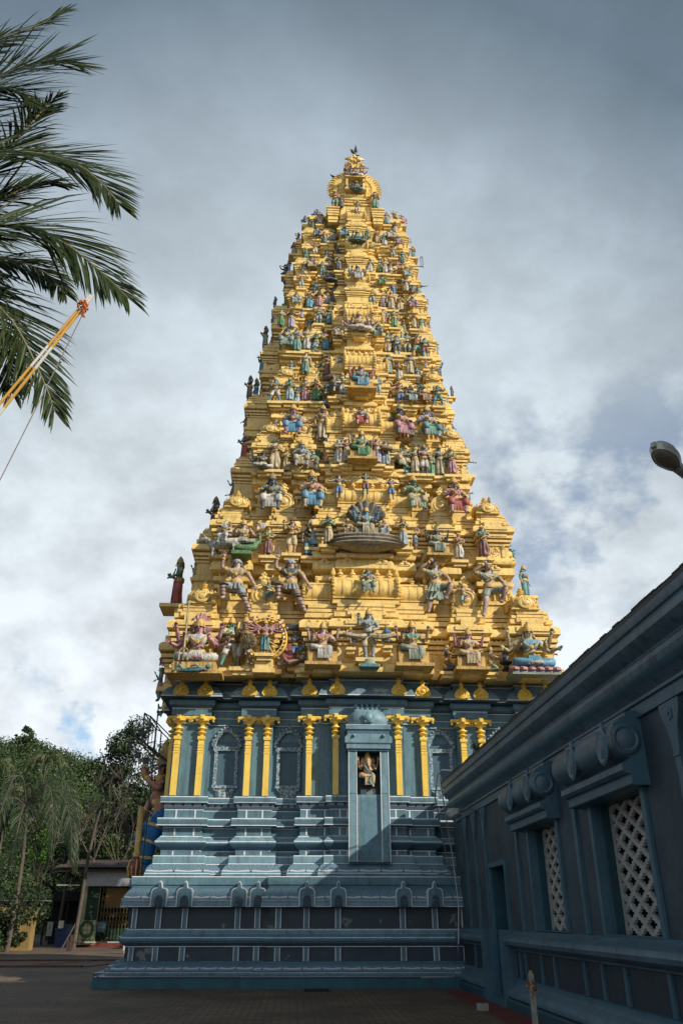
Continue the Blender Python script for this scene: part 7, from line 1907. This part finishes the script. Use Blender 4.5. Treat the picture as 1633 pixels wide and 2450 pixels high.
# ------------------------------------------------------------------ trees, bushes and bare trunks behind the courtyard
tree(-12.9, 68, 17.2, 4.4, 'tall dark broadleaf tree rising beside the guardian and floodlights', LEAFD, 21, n=19000, leaf=.13, crown_low=.16)
tree(-15.0, 71, 13.6, 2.7, 'rounded dark tree over the shop roof, lower than its neighbour', LEAFD, 22, n=10000, leaf=.13, crown_low=.18)
tree(-9.0, 66, 15.0, 3.8, 'dark broadleaf tree mostly hidden by the guardian', LEAFD, 23, n=8000, leaf=.15, crown_low=.16)
tree(-2.0, 50, 14.0, 4.5, 'unseen dark broadleaf tree added directly behind the tower to shade the shop', LEAFD, 24, n=2500, leaf=.35, crown_low=.2)  # this tree and the next are unseen, added to keep the shop shaded
tree(4.5, 50, 15.0, 4.5, 'unseen tall dark tree added behind the hall end to shade the shop', LEAFD, 25, n=2500, leaf=.35, crown_low=.2)
tree(-18.5, 70, 8.2, 3.0, 'low dark tree behind the open shed, beneath the bare branches', LEAFD, 26, n=10000, leaf=.12, crown_low=.1)
tree(-14.4, 66, 7.6, 2.6, 'low tree right behind the corrugated shop roof', LEAF2, 27, n=8000, leaf=.12, crown_low=.2)
tree(-23.5, 62, 9.6, 3.4, 'dense dark tree behind the young palm at the frame edge', LEAFD, 28, n=12000, leaf=.12, crown_low=.08)
tree(-21.0, 56, 6.6, 2.8, 'low dark tree crowding the foot of the young palm', LEAFD, 29, n=11000, leaf=.11, crown_low=.04, trunk_r=.15)
tree(-16.4, 57.5, 6.9, .8, 'small bright green bush catching light below the palm', LEAF3, 30, n=2500, leaf=.09, crown_low=.72, trunk_r=.06)
def bare(x, y, h, label, seed, z=0, sp=.32):
    rr = random.Random(seed); t = empty('bare_tree', (x, y, z)); tag(t, label, 'tree', 'bare trees above the shed')
    m = MB(); tips = []
    m.tube([(0, 0, 0), (.1, 0, h*.3), (.05, 0, h*.5)], [.13, .11, .09], 7)
    for q in range(4): limbs(m, (.05, 0, h*.48), Vector((rr.gauss(0, .28), rr.gauss(0, .3), 1)).normalized(), h*.17, .05, 3, rr, sp, tips)
    m.build('trunk', [BARK], t, angle=60)
    m = MB()
    for p in tips[::3]: leaf_blob(m, p, .3, 5, .12, rr)
    m.build('crown', [LEAF2], t, angle=None)
bare(-14.9, 58.5, 10.0, 'bare grey tree with fine upright branches, nearest the young palm', 41)
bare(-13.5, 59.5, 10.4, 'bare forked tree rising right above the leaning trunk', 42)
bare(-12.3, 62, 9.8, 'bare thin tree between the leaning trunk and dark trees', 43)
lt = empty('dead_trunk', (-12.25, 52, 0)); tag(lt, 'leaning grey dead tree trunk standing before the shop', 'tree trunk')
m = MB(); m.tube([(0, 0, 0), (.1, 0, 2.5), (.18, 0, 5), (.36, 0, 6.6), (.52, 0, 7.4)], [.13, .11, .10, .075, .045], 9); m.tube([(-.1, -.1, 0), (-.35, -.2, .5), (-.6, -.3, .05)], [.05, .04, .02], 5); m.tube([(0, 0, 1.4), (-.55, -.3, .05)], [.05, .04], 5)
m.build('trunk', [BARK], lt, angle=60)
# young palm in the middle distance
yp = empty('young_palm', (-14.7, 48, 0)); tag(yp, 'shaggy palm with long hanging fronds at the courtyard edge', 'palm tree')
m = MB(); m.tube([(0, 0, 0), (.1, 0, 2), (.05, 0, 4.4), (-.2, 0, 7.0)], [.15, .12, .10, .10], 9); m.build('trunk', [BARK], yp, angle=60)
rr = random.Random(8)
for q in range(15):
    a0 = 2*PI*q/15 + rr.uniform(-.2, .2); el = rr.uniform(-.1, 1.0); L_ = rr.uniform(3.2, 4.3)
    h_ = Vector((math.cos(a0), math.sin(a0)*.8, 0)); c = Vector((-.2, 0, 7.0))
    pts = [c, c + h_*L_*.28 + Vector((0, 0, el*1.6)), c + h_*L_*.6 + Vector((0, 0, el*1.9 - .4)), c + h_*L_*.82 + Vector((0, 0, el*1.2 - 1.6)), c + h_*L_*.92 + Vector((0, 0, el*.5 - 3.0))]
    m = MB(); palm_frond(m, pts, 60, 1.15, .9, rr, .02); m.build('frond', [LEAFD, BARK], yp, angle=None)
# palms on the hill
for i, (px_, y, lab) in enumerate(((-.36, 115, 'small palm on the hillside, highest on the slope'), (-.318, 105, 'small palm on the hillside right above the bare trees'), (-.335, 90, 'small palm low on the hillside beside the young palm'), (-.272, 98, 'small palm on the hillside nearest the dark trees'), (-.298, 122, 'small palm on the hill crest dip'))):
    x = px_*y; z = hill_z(x, y); t = empty('hill_palm', (x, y, z)); tag(t, lab, 'palm tree', 'palms on the hillside')
    m = MB(); m.tube([(0, 0, 0), (.2, 0, 5), (.2, 0, 8)], [.18, .14, .12], 6); m.build('trunk', [BARK], t, angle=60)
    m = MB()
    for q in range(13):
        a0 = 2*PI*q/13; h_ = Vector((math.cos(a0), math.sin(a0), 0)); c = Vector((.2, 0, 8)); el = rr.uniform(.2, 1)
        palm_frond(m, [c, c + h_*1.3 + Vector((0, 0, el*1.2)), c + h_*2.4 + Vector((0, 0, el*.9-.4)), c + h_*3.0 + Vector((0, 0, el*.4-1.4))], 16, 1.0, .7, rr, .07)
    m.build('crown', [PALML, RACH], t, angle=None)
# tree standing up from the skyline
tree(-.325*168, 168, 7.5, 2.2, 'lone open-crowned tree standing up from the hill skyline', LEAF2, 51, n=700, leaf=.4, z=hill_z(-.325*168, 168)-1, crown_low=.5, group='trees on the skyline')
tree(-.236*160, 160, 7.0, 2.2, 'thin tree on the skyline dip beside the dark tree', LEAF2, 52, n=600, leaf=.4, z=hill_z(-.236*160, 160)-1, crown_low=.5, group='trees on the skyline')
def bush(x, y, r, h, n, label, mat, seed, leaf=.12):
    rr = random.Random(seed); m = MB()
    for q in range(14): leaf_blob(m, (x+rr.gauss(0, r*.45), y+rr.gauss(0, r*.4), h*rr.uniform(.15, .85)), r*rr.uniform(.35, .55), n//14, leaf, rr)
    tag(m.build('bush', [mat], None, angle=None), label, 'bush')
bush(-17.0, 48.4, 2.6, 3.3, 11000, 'dark leafy bush overhanging the yellow wall', LEAFD, 61, .11)
bush(-14.95, 48.9, .8, 1.9, 2600, 'small dark bush sprawling against the yellow wall', LEAFD, 62, .08)
bush(-11.55, 55.5, .35, .9, 300, 'small potted plant beside the shop gate', LEAF2, 63, .09)

# ------------------------------------------------------------------ shop and shed
YEL = plain('yellow_limewash', (.27, .19, .07), .8, .25, .1, 2)
yh = empty('yellow_house', (-14.6, 50, 0)); tag(yh, 'small yellow walled hut with grey sheet roof behind the bush', 'building')
m = MB(); m.box(-3.0, .45, -.1, .7, 0, 2.35); m.build('wall', [YEL], yh, angle=None)
m = MB(); m.box(-3.3, 1.0, -.4, 1.2, 2.4, 2.46); m.build('roof', [plain('grey_sheet', (.13, .13, .13), .7, .3)], yh, angle=None)
sh = empty('shop', (-11, 56, 0)); tag(sh, 'shop with corrugated roof, grey fascia and folding lattice gate', 'building')
WALLC = plain('shop_cream_wall', (.36, .33, .22), .8, .2, .1, 2); FAS = plain('grey_fascia', (.30, .31, .33), .6, .15); DGREEN = plain('green_gate_paint', (.02, .06, .03), .6, .3); CORR = plain('corrugated_rust', (.06, .045, .04), .8, .4)
m = MB(); m.box(-2.05, -1.78, 0, .3, .3, 3.4); m.box(5, 6, 0, 6, 0, 4); m.box(-2.0, 6, 5.5, 6, 0, 4); m.box(-2.0, -1.8, .3, 5.5, .3, 4); m.build('wall', [WALLC], sh, angle=None)
m = MB(); m.box(-2.4, 6, -.7, 0, .0, .28); m.build('step', [RED], sh, angle=None)
m = MB(); m.box(-1.9, 6, -.35, -.28, 3.34, 4.26); m.box(1.35, 1.37, -.36, -.35, 3.34, 4.26); m.build('fascia', [FAS], sh, angle=None)
m = MB()
for q in range(70):
    x = -3.9 + q*.14; dz = .03 if q % 2 else 0
    m.add([(x, -.9, 4.40+dz), (x+.14, -.9, 4.40+(.03-dz)), (x+.14, 6, 5.2+(.03-dz)), (x, 6, 5.2+dz), (x, -.9, 4.36+dz), (x+.14, -.9, 4.36+(.03-dz)), (x+.14, 6, 5.16+(.03-dz)), (x, 6, 5.16+dz)], [(0,1,2,3),(7,6,5,4),(0,4,5,1)])
for q in range(4): m.box(-3.8, 5.8, -.7+q*1.5, -.6+q*1.5, 4.15+q*.17, 4.3+q*.17)
m.build('roof', [CORR], sh, angle=None)
m = MB(); m.box(-3.6, -2.2, -.5, -.4, 3.35, 3.43); m.build('tube_light', [plain('dull_tube', (.35, .36, .36), .4)], sh, angle=None)
m = MB(); m.box(-1.8, 5, 1.2, 1.25, .3, 4.0); m.build('dark_interior', [DARKIN], sh, angle=None)
m = MB(); m.box(-1.75, -1.05, .28, .34, .3, 3.34); m.build('side_panel', [DGREEN], sh, angle=None)
m = MB()
for q in range(9):
    for e in (-1, 1): m.tube([(-1.72+.08*q, .26, 1.25 if e > 0 else 3.3), (-1.72+.08*q+.5*(1 if q < 3 else -.3), .26, 3.3 if e > 0 else 1.25)], .008, 4)
for q in range(13): m.lathe([(.05, 0), (.06, .02), (.04, .03), (.03, .02)], (-1.6+rr.uniform(0, .5), .24, 1.4+rr.uniform(0, 1.7)), 10, 1, axis='y')
m.build('lattice_panel', [DGREEN, plain('pale_green_rings', (.16, .28, .22), .6)], sh, angle=None)
m = MB(); BRASS = plain('gate_bars', (.22, .17, .07), .5, .3, 0, 5, .3)
m.box(-1.05, -1.0, .2, .26, .3, 3.34)
for q in range(22):
    x = -.85+.2*q
    m.box(x-.012, x+.012, .2, .225, 1.0, 3.34)
    for z in (1.1, 1.55, 2.0, 2.45, 2.9):
        for e in (-1, 1): m.tube([(x, .19, z), (x+.2, .19, z+.42*e if e > 0 else z-.0)], .009, 4) if e > 0 else m.tube([(x, .19, z+.42), (x+.2, .19, z)], .009, 4)
m.build('folding_gate', [BRASS], sh, angle=None)
m = MB()
for q in range(22): m.box(-.85+.2*q-.07, -.85+.2*q+.07, .2, .24, .3, 1.0)
m.build('gate_skirt', [DGREEN], sh, angle=None)
m = MB()
for q in range(11): m.box(-.85+.4*q, -.83+.4*q, .19, .2, .32, .98)
m.build('skirt_stripes', [BRASS], sh, angle=None)
m = MB()
for q in range(26): m.tube([(-.62, .15, 2.16+.043*q), (5, .15, 2.16+.043*q)], .02, 4)
m.build('bamboo_blind', [plain('bamboo_blind', (.24, .15, .065), .7, .3, 0, 8)], sh, angle=None)
m = MB(); m.box(-.95, -.5, .14, .19, .75, 1.35); m.box(-.88, -.57, .12, .14, 1.0, 1.1, 1); m.box(-.88, -.57, .12, .14, 1.16, 1.26, 1); m.build('meter_box', [plain('meter_blue', (.08, .20, .26), .5), plain('meter_grey', (.2, .24, .25), .5)], sh, angle=None)
# open shed on the side
os_ = empty('open_shed', (-15.2, 60, 0)); tag(os_, 'dark open timber shed between the yellow hut and the shop', 'shed')
m = MB(); m.box(-1.0, 1.9, 1.4, 1.5, 0, 3.2); m.box(-1.2, 2.0, -.8, 1.6, 2.55, 2.65); m.build('walls', [DARKIN], os_, angle=None)
m = MB()
for x in (-.9, .5, 1.8): m.box(x-.05, x+.05, -.6, -.5, 0, 2.55)
m.box(-1, 1.9, -.6, -.5, 1.3, 1.36); m.box(-1, 1.9, -.6, -.3, .6, .66); m.build('posts', [plain('dark_timber', (.04, .032, .025), .8)], os_, angle=None)
pb = MB(); pb.box(-15.45, -15.1, 57.9, 57.94, .55, 1.35); pb.box(-15.32, -15.28, 57.89, 57.9, .9, 1.2, 1); tag(pb.build('notice_board', [plain('notice_white', (.4, .4, .36), .7), plain('notice_ink', (.1, .1, .12), .7)], None, angle=None), 'small upright pale notice board in front of the dark shed', 'notice board')
bi = empty('bin', (-13.6, 55, 0)); tag(bi, 'boxy dark blue bin standing left of the leaning trunk', 'bin')
m = MB(); m.frustum(-.42, .42, -.3, .3, 0, .95, -.04); m.build('body', [plain('bin_blue', (.02, .045, .13), .5)], bi, angle=None)
m = MB(); m.box(-.5, .5, -.36, .36, .952, 1.0); m.box(-.1, .48, -.33, -.3, 1.0, 1.25); m.build('lid', [plain('bin_lid', (.03, .05, .1), .5)], bi, angle=None)
pb = MB(); pb.box(-13.9, -13.6, 54.55, 54.58, 1.02, 1.42); tag(pb.build('paper_sign', [plain('white_card', (.45, .46, .46), .7)], None, angle=None), 'small white card propped on the blue bin', 'card')
gb = empty('grid_stand', (-12.35, 54.8, 0)); tag(gb, 'white tiled stand with green grid holding a green wreath ring', 'stand')
m = MB(); m.box(-.62, .62, 0, .08, .15, 1.45); m.build('board', [plain('cream_board', (.5, .48, .32), .7, .2)], gb, angle=None)
m = MB()
for q in range(6): m.box(-.6+.24*q-.012, -.6+.24*q+.012, -.015, 0, .15, 1.45)
for q in range(6): m.box(-.62, .62, -.017, 0, .2+.24*q-.012, .2+.24*q+.012)
m.build('grid_lines', [DGREEN], gb, angle=None)
m = MB(); m.tube([(.1+.36*math.cos(a), -.08, .98+.40*math.sin(a)) for a in [2*PI*q/20 for q in range(21)]], .075, 8, 0, False); m.build('ring', [plain('wreath_green', (.02, .11, .04), .6, .4)], gb, angle=60)
m = MB()
for q in range(60): m.ball((rr.uniform(-.1, .6), -.1+rr.uniform(-.05, .05), .2+rr.uniform(0, .25)), .045, 5, 4)
m.build('hanging_plants', [LEAF3], gb, angle=60)
ba = empty('barrier', (-11.6, 48.6, 0)); tag(ba, 'low striped barrier pole on a rusty post in the courtyard', 'barrier')
m = MB(); m.box(-.06, .06, -.06, .06, 0, .78); m.box(-.2, -.1, -.05, .05, 0, .5); m.build('post', [plain('rusty_post', (.07, .035, .025), .8)], ba, angle=None)
m = MB(); 
for q in range(4): m.tube([(.1+.6*q, 0, .42), (.7+.6*q, 0, .42)], .035, 6, q % 2)
m.build('pole', [plain('barrier_dark', (.06, .04, .04), .7), plain('barrier_white', (.42, .42, .40), .7)], ba)
# sign standing behind the tower corner: a large P and an arrow
sg = empty('parking_sign', (-7.75, 45, 0)); tag(sg, 'white standing sign board with arrow half hidden by the tower corner', 'sign')
m = MB(); m.box(-.45, .45, 0, .03, .15, 1.05); m.box(-.38, -.34, 0, .03, 0, .15); m.box(.34, .38, 0, .03, 0, .15); m.build('board', [plain('sign_white', (.55, .55, .56), .6, .1)], sg, angle=None)
m = MB()
for (a, b, c, d) in ((-.43, -.42, .17, 1.03), (.42, .43, .17, 1.03)): m.box(a, b, -.006, 0, c, d)
m.box(-.42, .42, -.006, 0, 1.02, 1.03); m.box(-.42, .42, -.006, 0, .17, .18)
m.build('border', [plain('sign_red', (.3, .06, .08), .6)], sg, angle=None)
m = MB()
m.box(-.25, -.02, -.006, 0, .38, .41); m.add([(-.25, -.006, .46), (-.36, -.006, .395), (-.25, -.006, .33)], [(0, 1, 2)])
m.build('arrow', [plain('sign_ink', (.04, .04, .07), .6)], sg, angle=None)
cu = bpy.data.curves.new('letter_shapes', 'FONT'); cu.body = 'PA'; cu.size = .26; cu.extrude = .002
tmp_ = bpy.data.objects.new('letter_shapes', cu); C.objects.link(tmp_); dg_ = bpy.context.evaluated_depsgraph_get(); dg_.update(); lm_ = bpy.data.meshes.new_from_object(tmp_.evaluated_get(dg_)); bpy.data.objects.remove(tmp_)
lo_ = bpy.data.objects.new('lettering', lm_); C.objects.link(lo_); lo_.parent = sg; lo_.location = (-.36, -.004, .56); lo_.rotation_euler = (PI/2, 0, 0)
lm_.materials.clear(); lm_.materials.append(bpy.data.materials['sign_ink'])
m = MB()
for q in range(420):
    x, y = rr.uniform(-16, 3.6), rr.uniform(11.5, 50)
    if -5.4 < x and y > 22: continue
    a0 = rr.uniform(0, PI); s_ = rr.uniform(.02, .055); ca, sa = math.cos(a0)*s_, math.sin(a0)*s_
    m.face([(x-ca, y-sa, .012), (x+sa*.5, y-ca*.5, .02), (x+ca, y+sa, .012), (x-sa*.5, y+ca*.5, .02)])
tag(m.build('fallen_leaves', [plain('dry_leaf', (.14, .09, .04), .8, .5, 0, 30)], None, angle=None), 'scattered dry leaves on the paving', 'leaf litter', None, 'stuff')
# ------------------------------------------------------------------ sky, sun, camera
S = Vector((1.0, -.75, .75)).normalized()
elev = math.asin(S.z); azim = math.atan2(S.x, S.y)
w = bpy.data.worlds.new('World'); bpy.context.scene.world = w; w.use_nodes = True
nt = w.node_tree; bg = nt.nodes['Background']; out = nt.nodes['World Output']
sky = nt.nodes.new('ShaderNodeTexSky'); sky.sky_type = 'NISHITA'; sky.sun_disc = False
sky.sun_elevation = elev; sky.sun_rotation = azim
tc = nt.nodes.new('ShaderNodeTexCoord'); sp = nt.nodes.new('ShaderNodeSeparateXYZ'); nt.links.new(tc.outputs['Generated'], sp.inputs[0])
z = sp.outputs[2]
den = mth(nt, 'ADD', mth(nt, 'MULTIPLY', mth(nt, 'MAXIMUM', z, 0.0), .6), 0.62)
cx = nt.nodes.new('ShaderNodeCombineXYZ')
nt.links.new(mth(nt, 'DIVIDE', sp.outputs[0], den), cx.inputs[0]); nt.links.new(mth(nt, 'DIVIDE', sp.outputs[1], den), cx.inputs[1])
cv = cx.outputs[0]
nt.links.new(mth(nt, 'MULTIPLY', z, 1.1), cx.inputs[2])
n1 = noise(nt, 2.6, 6, .52, cv); n2 = noise(nt, 6.5, 8, .58, cv); n3 = noise(nt, 1.6, 3, .5, cv)
n4 = noise(nt, 17, 7, .6, cv)
cl = mth(nt, 'ADD', mth(nt, 'ADD', mth(nt, 'MULTIPLY', n1, .52), mth(nt, 'MULTIPLY', n2, .33)), mth(nt, 'MULTIPLY', n4, .15))
tone = ramp(nt, cl, [(.38, .70), (.455, .86), (.505, 1.02), (.57, 1.24)])
zz = mth(nt, 'ADD', z, mth(nt, 'MULTIPLY', mth(nt, 'MULTIPLY', sp.outputs[0], sp.outputs[0]), .8))
grad = ramp(nt, zz, [(0.0, (.80, .85, .90)), (.22, (.79, .84, .885)), (.38, (.75, .805, .85)), (.54, (.69, .765, .815)), (.68, (.565, .65, .715)), (.79, (.40, .48, .555)), (.88, (.16, .22, .28)), (1.0, (.10, .14, .185))])
tone = mixc(nt, ramp(nt, z, [(.28, 1.0), (.82, .42)]), (1, 1, 1), tone)
cloud = mixc(nt, 1.0, grad, tone, 'MULTIPLY')
blue = nt.nodes.new('ShaderNodeMix'); blue.data_type = 'RGBA'; blue.blend_type = 'MULTIPLY'; blue.inputs[0].default_value = 1.0
nt.links.new(sky.outputs[0], blue.inputs[6]); blue.inputs[7].default_value = (.15, .15, .15, 1)
hole = mth(nt, 'MULTIPLY', ramp(nt, n2, [(.40, 1.0), (.48, 0.0)]), ramp(nt, n3, [(.44, 1.0), (.56, 0.0)]))
gap = mth(nt, 'MULTIPLY', mth(nt, 'MULTIPLY', ramp(nt, sp.outputs[0], [(.14, 0.0), (.26, 1.0)]), ramp(nt, z, [(.30, 0.0), (.38, 1.0), (.54, 1.0), (.60, 0.0)])), ramp(nt, n2, [(.40, .6), (.52, 0.0)]))
hole = mth(nt, 'MAXIMUM', hole, gap)
hole = mth(nt, 'MULTIPLY', mth(nt, 'ADD', hole, .04), ramp(nt, z, [(.48, 1.0), (.62, .0)]))
nt.links.new(mixc(nt, hole, cloud, blue.outputs[2]), bg.inputs['Color'])
bg.inputs['Strength'].default_value = 1.0
ld = bpy.data.lights.new('sun', 'SUN'); ld.energy = 5.0; ld.angle = R(.9); ld.color = (1.0, .92, .79)
lo = bpy.data.objects.new('sun', ld); C.objects.link(lo); lo.rotation_euler = S.to_track_quat('Z', 'Y').to_euler()
cd = bpy.data.cameras.new('camera'); cd.sensor_fit = 'HORIZONTAL'; cd.sensor_width = 24.0; cd.lens = 24.0*1905/1633; cd.clip_end = 3000; cd.clip_start = .1
co = bpy.data.objects.new('camera', cd); C.objects.link(co); co.location = (0, 0, 1.6)
co.rotation_euler = (R(90+27.0), 0, R(-3.2))
sc = bpy.context.scene; sc.camera = co
sc.view_settings.view_transform = 'Standard'; sc.view_settings.look = 'None'; sc.view_settings.exposure = 0.0; sc.view_settings.gamma = 1.0
sc.cycles.max_bounces = 6; sc.cycles.diffuse_bounces = 3; sc.cycles.glossy_bounces = 3
